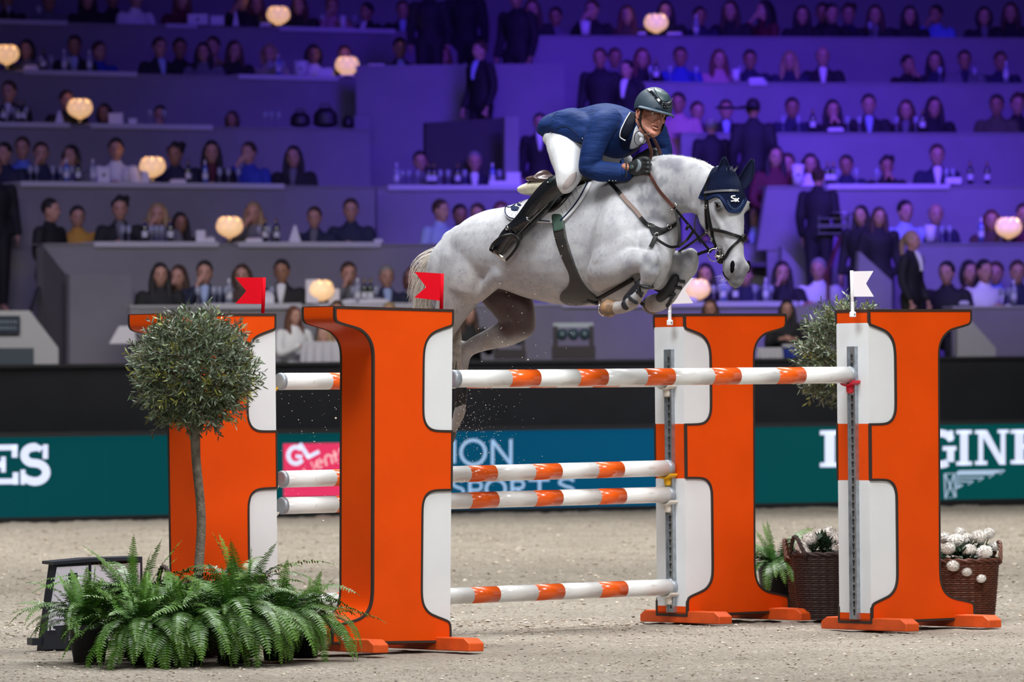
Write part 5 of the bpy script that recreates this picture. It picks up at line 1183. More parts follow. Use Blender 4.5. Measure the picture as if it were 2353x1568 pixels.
spk = [(1483 + 36 * t + (3 if i % 2 else -2), 200 + 37 * t + (-2 if i % 2 else 2)) for i, t in enumerate([k / 13 for k in range(14)])] + [(1500, 200), (1516, 198), (1524, 201), (1541, 228), (1539, 234), (1537, 237)] + [(1520 + rnd.uniform(0, 17), 239 + rnd.uniform(0, 7)) for _ in range(16)]
for x, y in spk: p, nn = rc(x, y, SB_); q.sph(p + nn * .011, rnd.uniform(.0015, .0028), 6, 4)
q.v = [R_(p) for p in q.v]; tag(q.build('crystals', mat('crystal', (.8, .85, .9), .08, .9), he), kind='stuff')
q = MB(); q.tube(spl([rh(.079, .010, .02), rh(.079, .014, -.03), rh(.070, .024, -.075), rh(.040, .045, -.115), rh(0, .060, -.135)], 6), .0055, 6); q.tube(spl([rh(.088, -.040, .0), rh(.080, -.022, -.045), rh(.073, .018, -.062)], 5), .004, 6); q.tube(spl([rh(-.079, .010, .02), rh(-.070, .024, -.075), rh(-.040, .045, -.115), rh(0, .060, -.135)], 6), .0055, 6); lp(q, 'chin_strap', M_LB)
q = MB(); q.ell(rh(0, -.07, -.02), RR * .080, FRr * .05, UR * .045, 18, 12); lp(q, 'hair', mat('hair_brown', (.035, .02, .014), .8))
# ================================================================== PLANTS AND BASKETS
M_BARK = mat('bark_grey', (.20, .165, .13), .85, col2=(.11, .09, .07), scale=30, bump=.4, bscale=80)
M_OL = bpy.data.materials.new('olive_leaf'); M_OL.use_nodes = True
def leafmat(m, rough=.55, trans=.25):
    nt = m.node_tree; b = nt.nodes['Principled BSDF']; a = nt.nodes.new('ShaderNodeAttribute'); a.attribute_name = 'leaf'; nt.links.new(a.outputs['Color'], b.inputs['Base Color']); b.inputs['Roughness'].default_value = rough
leafmat(M_OL, .45)
def leafmesh(name, leaves, m, parent, kind='stuff'):
    """leaves: (base, dir, side, normal, length, width, colour)"""
    vs_ = []; fs_ = []; cs = []
    for bs, d, s_, n, l, w_, c in leaves:
        k = len(vs_); mid = bs + d * l * .5 + n * l * .05
        vs_ += [bs, bs + d * l * .35 + s_ * w_ * .5, bs + d * l * .35 - s_ * w_ * .5, mid + d * l * .2 + s_ * w_ * .42, mid + d * l * .2 - s_ * w_ * .42, bs + d * l]
        fs_ += [(k, k + 1, k + 2), (k + 1, k + 3, k + 4, k + 2), (k + 3, k + 5, k + 4)]; cs += [c] * 6
    o = mobj(name, vs_, fs_, m, parent); a = o.data.color_attributes.new('leaf', 'FLOAT_COLOR', 'POINT')
    a.data.foreach_set('color', [x for c in cs for x in (*c, 1)])
    if kind: tag(o, kind=kind)
    return o
def olive(cx, cy, Y, rad, base_px, label, seed, twigs=900, wob=1.0):
    rnd = random.Random(seed); c = at(cx, cy, Y); root = empty('olive_tree', V((c.x, c.y, 0)))
    fx, fy = base_px; t0 = at(fx, fy, Y); tag(root, label, 'tree'); root.location = V((t0.x, t0.y, 0)); O = V(root.location)
    q = MB(); top = c - EZ * rad * .55
    q.limb([(V((t0.x, t0.y, .12)) - O, .030), (t0 - O, .028), (t0.lerp(top, .35) + CR * .025 - O, .026), (t0.lerp(top, .7) + CR * .004 - O, .026), (top - O, .024), (c - EZ * rad * .1 - O, .016)], 10)
    for i in range(13):
        d = V((rnd.gauss(0, 1), rnd.gauss(0, 1), rnd.uniform(.0, 1.2))).normalized(); a = top + EZ * rnd.uniform(-.03, .25); q.limb([(a - O, .010), (a + d * rad * .45 - O, .007), (a + d * rad * .85 + EZ * .03 - O, .003)], 6, None, 2)
    q.build('trunk', M_BARK, root, True)
    lv = []; tw = MB()
    for i in range(twigs):
        d = V((rnd.gauss(0, 1), rnd.gauss(0, 1), rnd.gauss(0, 1))).normalized(); rr = rad * (rnd.uniform(.45, 1.0) ** .6)
        lump = 1 + .14 * noise.noise(d * 2.3 + V((seed, 0, 0))) * wob; sq = 1.0 - .10 * max(0, -d.z)
        p = c + V((d.x * 1.03, d.y, d.z * 1.02)) * rr * .84 * lump * sq
        g = (d * .8 + V((rnd.gauss(0, .35), rnd.gauss(0, .35), rnd.gauss(.28, .35)))).normalized(); L_ = rnd.uniform(.08, .15)
        tw.tube([p - g * .03 - O, p + g * L_ - O], [.0022, .0012], 3, False)
        yel = rnd.random() < .12; n = int(L_ / .011); tone = rnd.uniform(.55, 1.25)
        for k in range(n):
            a = g.orthogonal().normalized(); a = Quaternion(g, k * 1.57 + rnd.uniform(-.4, .4)) @ a
            ld = (g * rnd.uniform(.5, 1.0) + a * rnd.uniform(.5, .9)).normalized(); s_ = ld.cross(V((rnd.gauss(0, 1), rnd.gauss(0, 1), rnd.gauss(0, 1)))).normalized(); nn = ld.cross(s_)
            cc = (.26, .27, .05) if yel else ((.20, .25, .18) if rnd.random() < .4 else (.095, .135, .065)); tt = tone * rnd.uniform(.7, 1.3)
            lv.append((p + g * L_ * k / n - O, ld, s_, nn, rnd.uniform(.030, .052), rnd.uniform(.007, .0115), tuple(x * tt for x in cc)))
    leafmesh('foliage', lv, M_OL, root); tag(tw.build('twigs', M_BARK, root), kind='stuff')
    return root
olive(445, 861, 34.45, .335, (456, 1330), 'clipped olive ball tree on a slim grey trunk rising from the ferns', 4, 1500)
olive(1952, 822, 38.9, .335, (1962, 1265), 'clipped olive ball tree half hidden behind the white sided standard', 9, 1100)
# ---- ferns: arching fronds, each a large leaf of its own
M_FERN = bpy.data.materials.new('fern_leaf'); M_FERN.use_nodes = True; leafmat(M_FERN, .42)
FR_PROTO = []
def frond_mesh(k):
    rnd = random.Random(50 + k); vs_ = []; fs_ = []; cs = []; N_ = 34; droop = (.25, .5, .85, 1.2, .15, 1.5)[k]
    pts = []; p = V((0, 0, 0)); ang = math.radians(78)
    for i in range(N_ + 1):
        pts.append(V(p)); t = i / N_; a = ang - droop * t * 1.5; p = p + V((math.cos(a), .06 * math.sin(k + t * 3), math.sin(a))) / N_
    for i in range(1, N_ + 1):
        d = (pts[i] - pts[i - 1]).normalized(); s_ = V((0, 1, 0)); n = d.cross(s_); t = i / N_; l = .135 * (math.sin(math.pi * min(1, t * .93 + .10)) ** .55) * (1 - .35 * t) + .004
        for sg in (-1, 1):
            o = pts[i]; dd = (s_ * sg + d * .28 + n * rnd.uniform(-.25, .25)).normalized(); w_ = .0215; c0 = len(vs_); q1 = o + dd * l * .5 + n * .006; q2 = o + dd * l - EZ * l * .12
            vs_ += [o - d * w_ * .5, o + d * w_ * .5, q1 + d * w_ * .48, q1 - d * w_ * .42, q2 + d * w_ * .22, q2 - d * w_ * .08]; fs_ += [(c0, c0 + 1, c0 + 2, c0 + 3), (c0 + 3, c0 + 2, c0 + 4, c0 + 5)]
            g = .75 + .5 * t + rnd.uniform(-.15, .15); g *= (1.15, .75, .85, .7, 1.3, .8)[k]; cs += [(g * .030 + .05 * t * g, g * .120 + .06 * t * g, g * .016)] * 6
        c0 = len(vs_); a, b_ = pts[i - 1], pts[i]; w_ = .0022; vs_ += [a - s_ * w_, a + s_ * w_, b_ + s_ * w_, b_ - s_ * w_]; fs_.append((c0, c0 + 1, c0 + 2, c0 + 3)); cs += [(.05, .07, .02)] * 4
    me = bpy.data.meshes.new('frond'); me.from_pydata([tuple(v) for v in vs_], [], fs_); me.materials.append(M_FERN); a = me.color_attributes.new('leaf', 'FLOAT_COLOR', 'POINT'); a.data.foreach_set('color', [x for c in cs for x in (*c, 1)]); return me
for k in range(6): FR_PROTO.append(frond_mesh(k))
def fern(px, Y, h, n, size, label, seed, pot=True, potm=None, r0=.15, low=True):
    rnd = random.Random(seed); g = gpt(px, Y); root = empty('potted_fern', g); tag(root, label, 'fern')
    if pot:
        q = MB(); q.lathe([(r0 * .72, 0), (r0 * .95, h * .85), (r0 * 1.02, h * .85), (r0 * 1.02, h), (r0 * .9, h), (r0 * .85, h * .9)], (0, 0, 0), 20); q.build('pot', potm or M_POT, root, True)
    for i in range(n):
        a = rnd.uniform(0, 2 * math.pi); up = rnd.random(); k = rnd.choice((0, 1, 2, 3, 4, 5)) if up > .35 else rnd.choice((2, 3, 5))
        if low and i % 2: k = rnd.choice((3, 5, 5)); a = rnd.uniform(math.radians(195), math.radians(345))
        o = bpy.data.objects.new('frond', FR_PROTO[k]); link(o, root); o.location = (math.cos(a) * r0 * .35, math.sin(a) * r0 * .35, h * .96)
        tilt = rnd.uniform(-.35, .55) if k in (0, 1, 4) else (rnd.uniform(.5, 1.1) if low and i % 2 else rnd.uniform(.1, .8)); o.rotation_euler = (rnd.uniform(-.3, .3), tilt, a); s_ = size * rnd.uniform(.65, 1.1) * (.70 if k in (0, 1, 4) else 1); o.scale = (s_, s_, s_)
    return root
M_POT = mat('pot_black', (.012, .012, .014), .5); M_POTB = mat('pot_brown', (.09, .035, .018), .6)
fern(205, 33.75, .21, 46, .46, 'fern in a black plastic pot in front of the white number block', 1, potm=M_POT, r0=.12, low=False)
fern(312, 34.30, .34, 56, .52, 'tall light green fern behind the black pot, fronds reaching over the number block', 2, potm=M_POTB, r0=.14)
fern(335, 33.40, .20, 70, .50, 'dark low fern spreading on the sand below the olive trunk', 3, r0=.11)
fern(430, 33.35, .22, 74, .48, 'fern at the front of the bed right under the wicker basket', 4, r0=.11)
fern(535, 33.45, .26, 76, .54, 'dense low fern midway between the wicker basket and the nearest standard', 5, r0=.11)
fern(560, 34.10, .38, 50, .55, 'fern against the white board of the rear orange standard, behind the front ones', 6, r0=.12)
fern(640, 33.75, .24, 64, .50, 'fern spilling toward the orange foot of the nearest standard', 7, r0=.11)
fern(700, 34.0, .20, 56, .44, 'outermost fern touching the orange foot of the nearest standard', 12, r0=.10)
fern(395, 33.85, .28, 44, .40, 'fern half hidden among the others in front of the wicker basket', 8, r0=.12)
fern(1790, 39.6, .34, 44, .42, 'small fern behind the standard that holds four pole ends', 9, r0=.14)
# ---- wicker baskets woven from rods
M_WK = mat('wicker_dark', (.040, .020, .016), .6, var=.4, scale=40); M_WKR = mat('wicker_red_brown', (.13, .040, .020), .55, var=.4, scale=40)
def basket(px, Y, r0, r1, h, m, label, seed, handles=1, hand_ang=2.4):
    g = gpt(px, Y); root = empty('wicker_basket', g); tag(root, label, 'basket'); n = 72; rows = int(h / .0135); vs_ = []; fs_ = []
    for j in range(rows * 2 + 1):
        z = h * j / (rows * 2); rr = r0 + (r1 - r0) * (z / h) ** .8
        for i in range(n):
            a = 2 * math.pi * i / n; ph = math.cos(i * math.pi / 1.5 + (j // 2 % 2) * math.pi) * .0035 + (.0045 if j % 2 else -.003); vs_.append((math.cos(a) * (rr + ph), math.sin(a) * (rr + ph), z))
    for j in range(rows * 2):
        for i in range(n): fs_.append((j * n + i, j * n + (i + 1) % n, (j + 1) * n + (i + 1) % n, (j + 1) * n + i))
    fs_.append(tuple(range(n - 1, -1, -1)))
    mobj('woven_body', vs_, fs_, m, root)
    q = MB(); k = 60
    for s_ in (0, math.pi): q.tube([V((math.cos(2 * math.pi * i / k) * (r1 + .006 * math.sin(i * .9 + s_)), math.sin(2 * math.pi * i / k) * (r1 + .006 * math.sin(i * .9 + s_)), h + .008 * math.cos(i * .9 + s_))) for i in range(k + 1)], .009, 6, False)
    q.build('rim', m, root, True)
    for hh in range(handles):
        a0 = hand_ang + hh * math.pi; q = MB()
        for s_ in (0, 2.1, 4.2):
            q.tube([V((math.cos(a0 + (t - .5) * .9) * (r1 + .01) + .008 * math.cos(t * 22 + s_), math.sin(a0 + (t - .5) * .9) * (r1 + .01), h - .02 + .13 * math.sin(math.pi * t) + .008 * math.sin(t * 22 + s_))) for t in [i / 18 for i in range(19)]], .0075, 6)
        q.build('handle', m, root, True)
    q = MB(); q.lathe([(r1 * .97, h * .88), (.01, h * .92)], (0, 0, 0), 30, 0, True); q.build('soil', mat('soil', (.03, .02, .015), .95), root)
    return root
basket(458, 34.45, .17, .22, .40, M_WK, 'dark wicker basket holding the olive trunk among the ferns', 1, 2, .6)
basket(1900, 38.75, .175, .215, .42, M_WK, 'nearly black wicker basket with white mums behind the standard', 2, 2, 3.6)
basket(1872, 39.35, .15, .18, .38, M_WKR, 'reddish wicker basket squeezed behind the black one', 3, 1, 3.0)
basket(2222, 38.55, .17, .205, .375, M_WKR, 'red brown wicker basket of white mums at the outer end', 4, 2, .2)
basket(1962, 39.55, .15, .18, .36, M_WK, 'dark basket holding the olive tree behind the standard', 5, 1, 3.0)
# ---- chrysanthemums
M_MUM = mat('mum_white', (.78, .76, .72), .6, var=.08, scale=60); M_MLEAF = bpy.data.materials.new('mum_leaf'); M_MLEAF.use_nodes = True; leafmat(M_MLEAF, .6)
def bloom_mesh():
    rnd = random.Random(77); vs_ = []; fs_ = []
    for i in range(260):
        z = rnd.uniform(-.75, 1); a = rnd.uniform(0, 6.283); r_ = math.sqrt(max(0, 1 - z * z)); d = V((r_ * math.cos(a), r_ * math.sin(a), z * .85)); s_ = d.cross(EZ).normalized() if abs(z) < .95 else EX; c0 = len(vs_)
        p = d * .70; up = (EZ * .35 - d * .1); e_ = d * rnd.uniform(.94, 1.02) + up * .12; w_ = .085
        vs_ += [p - s_ * w_ * .5, p + s_ * w_ * .5, d * .90 + up * .05 + s_ * w_, d * .90 + up * .05 - s_ * w_, e_ + s_ * w_ * .5, e_ - s_ * w_ * .5, e_ * .97 + up * .16]
        fs_ += [(c0, c0 + 1, c0 + 2, c0 + 3), (c0 + 3, c0 + 2, c0 + 4, c0 + 5), (c0 + 5, c0 + 4, c0 + 6)]
    q = MB(); q.ell((0, 0, 0), (.84, 0, 0), (0, .84, 0), (0, 0, .74), 14, 9); k = len(vs_); vs_ += q.v; fs_ += [tuple(i + k for i in f) for f in q.f]
    me = bpy.data.meshes.new('bloom'); me.from_pydata([tuple(v) for v in vs_], [], fs_); me.materials.append(M_MUM); return me
BLOOM = bloom_mesh()
def mums(px, Y, zc, rad, blooms, label, seed, h0):
    rnd = random.Random(seed); g = gpt(px, Y); g.z = h0; root = empty('potted_chrysanthemum', g); tag(root, label, 'flowers'); lv = []
    for i in range(420):
        d = V((rnd.gauss(0, 1), rnd.gauss(0, 1), rnd.gauss(.3, .8))).normalized(); p = V((0, 0, .03)) + V((d.x, d.y, d.z * .55)) * rad * rnd.uniform(.35, .95); ld = (d + V((rnd.gauss(0, .5), rnd.gauss(0, .5), rnd.gauss(0, .5)))).normalized(); s_ = ld.cross(EZ).normalized(); t = rnd.uniform(.6, 1.3)
        lv.append((p, ld, s_, ld.cross(s_), rnd.uniform(.04, .07), rnd.uniform(.02, .04), (.012 * t, .040 * t, .014 * t)))
    leafmesh('leaves', lv, M_MLEAF, root)
    for x, y, dy, s_ in blooms:
        p = at(x, y, Y + dy) - g; o = bpy.data.objects.new('bloom', BLOOM); link(o, root); o.location = p; o.scale = (s_, s_, s_ * .92); o.rotation_euler = (rnd.uniform(-.4, .4), rnd.uniform(-.4, .4), rnd.uniform(0, 6))
        q = MB(); q.tube([p * .97 - EZ * s_ * .5, V((p.x * .5, p.y * .5, -.02))], .004, 5); q.build('stem', mat('stem_green', (.04, .08, .03), .6), root)
    return root
mums(2222, 38.55, .5, .19, [(2250, 1235, -.02, .058), (2272, 1228, .10, .050), (2196, 1243, .0, .056), (2180, 1262, -.12, .052), (2228, 1266, -.12, .052), (2262, 1270, -.14, .058), (2222, 1240, .05, .050), (2190, 1302, -.20, .046), (2222, 1316, -.20, .036), (2255, 1331, -.22, .036), (2285, 1256, .08, .045), (2205, 1225, .14, .045), (2170, 1238, .1, .05)], 'white chrysanthemums drooping over the red brown basket', 3, .36)
mums(1900, 38.75, .5, .19, [(1862, 1240, -.05, .058), (1885, 1232, .08, .055), (1905, 1226, .02, .060), (1922, 1240, -.08, .055), (1842, 1258, -.08, .050), (1940, 1232, .05, .055), (1850, 1272, -.12, .045), (1925, 1262, -.12, .05)], 'white chrysanthemums piled above the nearly black basket', 4, .40)
# ---- number block behind the ferns
nb = empty('number_block', gpt(215, 35.6)); tag(nb, 'white sided black framed obstacle number block standing behind the ferns', 'number block')
Yb = 35.6; NB = V(nb.location)
def face_pts(pts, dY=0.0, tan=.35):
    l = math.sqrt(1 + tan * tan); n = V((tan / l, -1 / l, 0)); return [onpl(x, y, NB + EY * dY, n) - NB for x, y in pts], n
def slab(name, pts, m, th=.03, dY=0.0, tan=.35, tilt=0):
    f, n = face_pts(pts, dY, tan); k = len(f); vs_ = f + [p - n * th for p in f]
    return fixn(mobj(name, vs_, [tuple(range(k)), tuple(range(2 * k - 1, k - 1, -1))] + [(i, i + k, (i + 1) % k + k, (i + 1) % k) for i in range(k)], m, nb))
M_NW = mat('block_white', (.62, .60, .68), .5); M_NF = mat('block_frame', (.015, .018, .028), .4)
slab('frame', [(125, 1292), (208, 1286), (208, 1500), (96, 1500)], M_NF, .12); slab('frame', [(208, 1286), (327, 1281), (330, 1486), (208, 1492)], M_NF, .10, .03, .6)
slab('white_face', [(131, 1304), (203, 1300), (203, 1470), (104, 1476)], M_NW, .01, -.02); slab('white_face', [(211, 1299), (322, 1294), (322, 1470), (211, 1474)], M_NW, .01, -.02, .6)
slab('lid', [(123, 1292), (208, 1284), (327, 1280), (327, 1287), (208, 1292), (123, 1299)], M_NF, .26, -.03, .35)
slab('digit', [(158, 1318), (178, 1317), (174, 1420), (147, 1422), (150, 1402), (157, 1401), (160, 1342), (154, 1343), (155, 1328)], M_NF, .004, -.035)
slab('base_plate', [(74, 1468), (98, 1468), (98, 1484), (74, 1484)], M_NF, .12); slab('lower_band', [(104, 1440), (160, 1437), (156, 1492), (98, 1494)], M_NF, .006, -.035)
slab('lettering', [(110, 1432), (114, 1432), (113, 1450), (109, 1450)], M_NW, .002, -.045); slab('lettering', [(118, 1431), (127, 1431), (127, 1434), (122, 1434), (122, 1446), (127, 1446), (127, 1449), (117, 1449)], M_NW, .002, -.045)
at = at_bg
# ================================================================== SPECTATORS
SK = [mat('skin_fair', (.42, .22, .17), .6), mat('skin_tan', (.30, .15, .10), .6), mat('skin_brown', (.16, .08, .055), .6)]
HRM = {'k': mat('hair_black', (.010, .008, .008), .7), 'b': mat('hair_brown_crowd', (.045, .022, .012), .7), 'r': mat('hair_auburn', (.10, .035, .018), .7), 'y': mat('hair_blonde', (.30, .20, .10), .7), 'g': mat('hair_grey', (.22, .21, .20), .7)}
CL = {'black': (.008, .008, .010), 'navy': (.010, .014, .040), 'white': (.68, .68, .70), 'blue': (.09, .16, .50), 'paleblue': (.30, .38, .60), 'grey': (.12, .12, .14), 'beige': (.35, .30, .25), 'brown': (.06, .035, .025),
      'maroon': (.09, .012, .02), 'yellow': (.42, .22, .03), 'cream': (.5, .47, .42), 'royal': (.02, .04, .30), 'pink': (.40, .20, .25), 'olive': (.06, .06, .03)}
CLM = {k: mat('cloth_' + k, v, .8) for k, v in CL.items()}
M_PEYE = mat('eye_small', (.012, .008, .006), .3)
def seated(var):
    g = {'skin': MB(), 'cloth': MB(), 'eyes': MB(), 'shirt': MB()}; s_, c = g['skin'], g['cloth']
    s_.ell((0, -.005, 1.185), (.078, 0, 0), (0, .095, 0), (0, 0, .112), 16, 12); s_.ell((0, -.030, 1.135), (.056, 0, 0), (0, .066, 0), (0, 0, .075)); s_.limb([((0, .01, 1.12), .048), ((0, .02, 1.02), .052)], 12); s_.ell((0, -.10, 1.165), (.013, 0, 0), (0, .02, 0), (0, 0, .026))
    for k in (1, -1): s_.ell((.078 * k, .0, 1.17), (.010, 0, 0), (0, .02, 0), (0, 0, .032)); pass
    g['eyes'].ell((0, -.094, 1.118), (.020, 0, 0), (0, .006, 0), (0, 0, .004), 10, 6)
    tor = [((0, .04, .50), V((.17, 0, 0)), V((0, .12, 0))), ((0, .03, .68), V((.15, 0, 0)), V((0, .11, 0))), ((0, .02, .86), V((.185, 0, 0)), V((0, .115, 0))), ((0, .02, .97), V((.17, 0, 0)), V((0, .085, 0))), ((0, .02, 1.03), V((.07, 0, 0)), V((0, .06, 0)))]
    arms = {'rest': ([(-.19, .02, .95), (-.24, -.05, .72), (-.13, -.26, .80), (-.05, -.31, .81)], [(.19, .02, .95), (.24, -.05, .72), (.13, -.26, .80), (.04, -.32, .81)]),
            'chin': ([(-.19, .02, .95), (-.22, -.12, .78), (-.10, -.16, 1.00), (-.045, -.12, 1.09)], [(.19, .02, .95), (.24, -.08, .74), (.10, -.30, .80), (-.04, -.34, .81)]),
            'clasp': ([(-.19, .02, .95), (-.21, -.16, .80), (-.07, -.19, .98), (-.02, -.15, 1.07)], [(.19, .02, .95), (.21, -.16, .80), (.07, -.19, .98), (.02, -.15, 1.07)]),
            'low': ([(-.19, .02, .95), (-.25, .0, .70), (-.20, -.15, .62), (-.15, -.24, .62)], [(.19, .02, .95), (.25, .0, .70), (.20, -.15, .62), (.15, -.24, .62)])}[var]
    for b_, gg, hand in ((s_, -.012, True), (c, .010, False)):
        b_.rings([(q[0], q[1] * (1 + gg / .15), q[2] * (1 + gg / .1)) for q in tor], 18, 3)
        for A in arms:
            n = len(A) if hand else 3; rr = (.062, .050, .040, .030)
            b_.limb([(A[i], rr[i] + gg) for i in range(n)], 12)
            if hand:
                e = V(A[3]); d = (V(A[3]) - V(A[2])).normalized(); b_.ell(e + d * .02, d * .045, d.orthogonal().normalized() * .030, d.cross(d.orthogonal().normalized()) * .020)
                sd_ = d.cross(EY).normalized() if abs(d.y) < .9 else EX
                for f_ in range(4): b_.limb([(e + d * .045 + sd_ * (f_ - 1.5) * .016, .009), (e + d * .085 + sd_ * (f_ - 1.5) * .015 + EY * .006, .008)], 6, None, 2)
                b_.limb([(e + d * .0 + sd_ * .03, .010), (e + d * .045 + sd_ * .045, .008)], 6, None, 2)
        for k in (1, -1): b_.limb([((.09 * k, .02, .50), .085 + gg), ((.11 * k, -.27, .47), .065 + gg), ((.11 * k, -.24, .10), .045 + gg)] + ([((.11 * k, -.30, .04), .035)] if hand else []), 10, None, 3)
    g['shirt'].rings([((0, -.060, 1.03), V((.050, 0, 0)), V((0, .03, .01))), ((0, -.090, .95), V((.040, 0, 0)), V((0, .035, 0))), ((0, -.105, .84), V((.016, 0, 0)), V((0, .03, 0)))], 12, 3)
    return g
def standing():
    g = {'skin': MB(), 'cloth': MB(), 'eyes': MB(), 'shirt': MB()}; s_, c = g['skin'], g['cloth']; sh = .40
    s_.ell((0, -.005, 1.585), (.078, 0, 0), (0, .095, 0), (0, 0, .112), 16, 12); s_.ell((0, -.03, 1.535), (.056, 0, 0), (0, .066, 0), (0, 0, .075)); s_.limb([((0, .01, 1.52), .048), ((0, .02, 1.42), .052)], 12); s_.ell((0, -.10, 1.565), (.013, 0, 0), (0, .02, 0), (0, 0, .026))
    for k in (1, -1): s_.ell((.078 * k, .0, 1.57), (.010, 0, 0), (0, .02, 0), (0, 0, .032)); pass
    g['eyes'].ell((0, -.094, 1.518), (.020, 0, 0), (0, .006, 0), (0, 0, .004), 10, 6)
    tor = [((0, .02, .88), V((.165, 0, 0)), V((0, .11, 0))), ((0, .02, 1.05), V((.14, 0, 0)), V((0, .10, 0))), ((0, .01, 1.26), V((.18, 0, 0)), V((0, .115, 0))), ((0, .01, 1.37), V((.165, 0, 0)), V((0, .085, 0))), ((0, .02, 1.43), V((.07, 0, 0)), V((0, .06, 0)))]
    for b_, gg in ((s_, -.012), (c, .010)):
        b_.rings([(q[0], q[1] * (1 + gg / .15), q[2] * (1 + gg / .1)) for q in tor], 18, 3)
        for k in (1, -1):
            A = [(.19 * k, .01, 1.35), (.235 * k, .03, 1.10), (.24 * k, -.07, .88), (.235 * k, -.10, .80)]; n = 4 if gg < 0 else 3; rr = (.062, .050, .042, .030)
            b_.limb([(A[i], rr[i] + gg) for i in range(n)], 12)
            if gg < 0:
                for f_ in range(4): b_.limb([((.235 * k, -.125 + f_ * .017, .775), .010), ((.232 * k, -.125 + f_ * .016, .715), .008)], 6, None, 2)
                b_.limb([((.225 * k, -.135, .79), .010), ((.215 * k, -.155, .745), .008)], 6, None, 2)
            b_.limb([((.085 * k, .02, .88), .10 + gg), ((.095 * k, .0, .50), .068 + gg), ((.095 * k, .02, .12), .045 + gg)], 12, None, 3)
            if gg < 0: b_.limb([((.095 * k, .02, .07), .04), ((.10 * k, -.10, .035), .032)], 10)
    g['shirt'].rings([((0, -.070, 1.43), V((.050, 0, 0)), V((0, .03, .01))), ((0, -.100, 1.35), V((.040, 0, 0)), V((0, .035, 0))), ((0, -.115, 1.22), V((.016, 0, 0)), V((0, .03, 0)))], 12, 3)
    return g
def hairs(kind, dz=0.0):
    b = MB(); z = 1.185 + dz
    b.ell((0, .014, z + .026), (.088, 0, 0), (0, .100, 0), (0, 0, .102), 18, 12)
    if kind == 'long':
        for k in (1, -1): b.limb([((.068 * k, .0, z + .02), .036), ((.086 * k, .01, z - .10), .040), ((.090 * k, -.03, z - .22), .036), ((.085 * k, -.06, z - .33), .022)], 10)
        b.limb([((0, .07, z), .075), ((0, .09, z - .15), .08), ((0, .08, z - .30), .05)], 12)
    if kind == 'bob':
        for k in (1, -1): b.limb([((.072 * k, .0, z + .03), .036), ((.088 * k, .005, z - .05), .034), ((.080 * k, .0, z - .12), .024)], 10)
        b.limb([((0, .06, z), .075), ((0, .07, z - .10), .06)], 12)
    if kind == 'bun': b.sph((0, .10, z + .06), .045)
    if kind == 'curly':
        rnd = random.Random(4)
        for i in range(16): b.sph((rnd.uniform(-.09, .09), rnd.uniform(-.02, .10), z + rnd.uniform(0, .12)), .035)
    if kind == 'pony': b.limb([((0, .10, z + .05), .035), ((.02, .15, z - .05), .035), ((.02, .14, z - .25), .02)], 10)
    o = b.fused('hair', HRM['k'], None, .011, 2)
    bm = bmesh.new(); bm.from_mesh(o.data); bm.verts.ensure_lookup_table()     # keep the face free
    kill = [v for v in bm.verts if v.co.y < -.055 and v.co.z < z + .062 and abs(v.co.x) < .072] if kind in ('short', 'bald', 'pony', 'bun', 'curly') else [v for v in bm.verts if v.co.y < -.060 and v.co.z < z + .058 and abs(v.co.x) < .056 and v.co.z > z - .12]
    bmesh.ops.delete(bm, geom=kill, context='VERTS')
    if kind in ('short', 'curly'): bmesh.ops.delete(bm, geom=[v for v in bm.verts if v.co.z < z - .035 or (v.co.z < z + .01 and v.co.y < .0)], context='VERTS')
    if kind == 'bald': bmesh.ops.delete(bm, geom=[v for v in bm.verts if v.co.z > z + .06 or v.co.z < z - .03 or v.co.y < -.02], context='VERTS')
    bm.to_mesh(o.data); bm.free(); me = o.data; bpy.data.objects.remove(o); return me
_b = MB(); _b.ell((0, 0, 0), (.015, 0, 0), (0, .010, 0), (0, 0, .009), 10, 6); _o = _b.build('eye', M_PEYE); EYEM = _o.data; bpy.data.objects.remove(_o)
POSE = {}
for k, gen in [(v, seated(v)) for v in ('rest', 'chin', 'clasp', 'low')] + [('stand', standing())]:
    d = {}
    for p_, m_, vx in (('skin', SK[0], .0125), ('cloth', CLM['black'], .016)):
        o = gen[p_].fused('x', m_, None, vx, 3); d[p_] = o.data; bpy.data.objects.remove(o)
    for p_ in ('eyes', 'shirt'):
        o = gen[p_].build('x', M_PEYE if p_ == 'eyes' else CLM['white'], None, True); d[p_] = o.data; bpy.data.objects.remove(o)
    POSE[k] = d
HAIR = {k: hairs(k) for k in ('short', 'long', 'bob', 'bun', 'curly', 'pony', 'bald')}
HAIRS = {k: hairs(k, .40) for k in ('short', 'long', 'pony', 'bun')}
def om(o, m):
    o.material_slots[0].link = 'OBJECT'; o.material_slots[0].material = m
NP = [0]
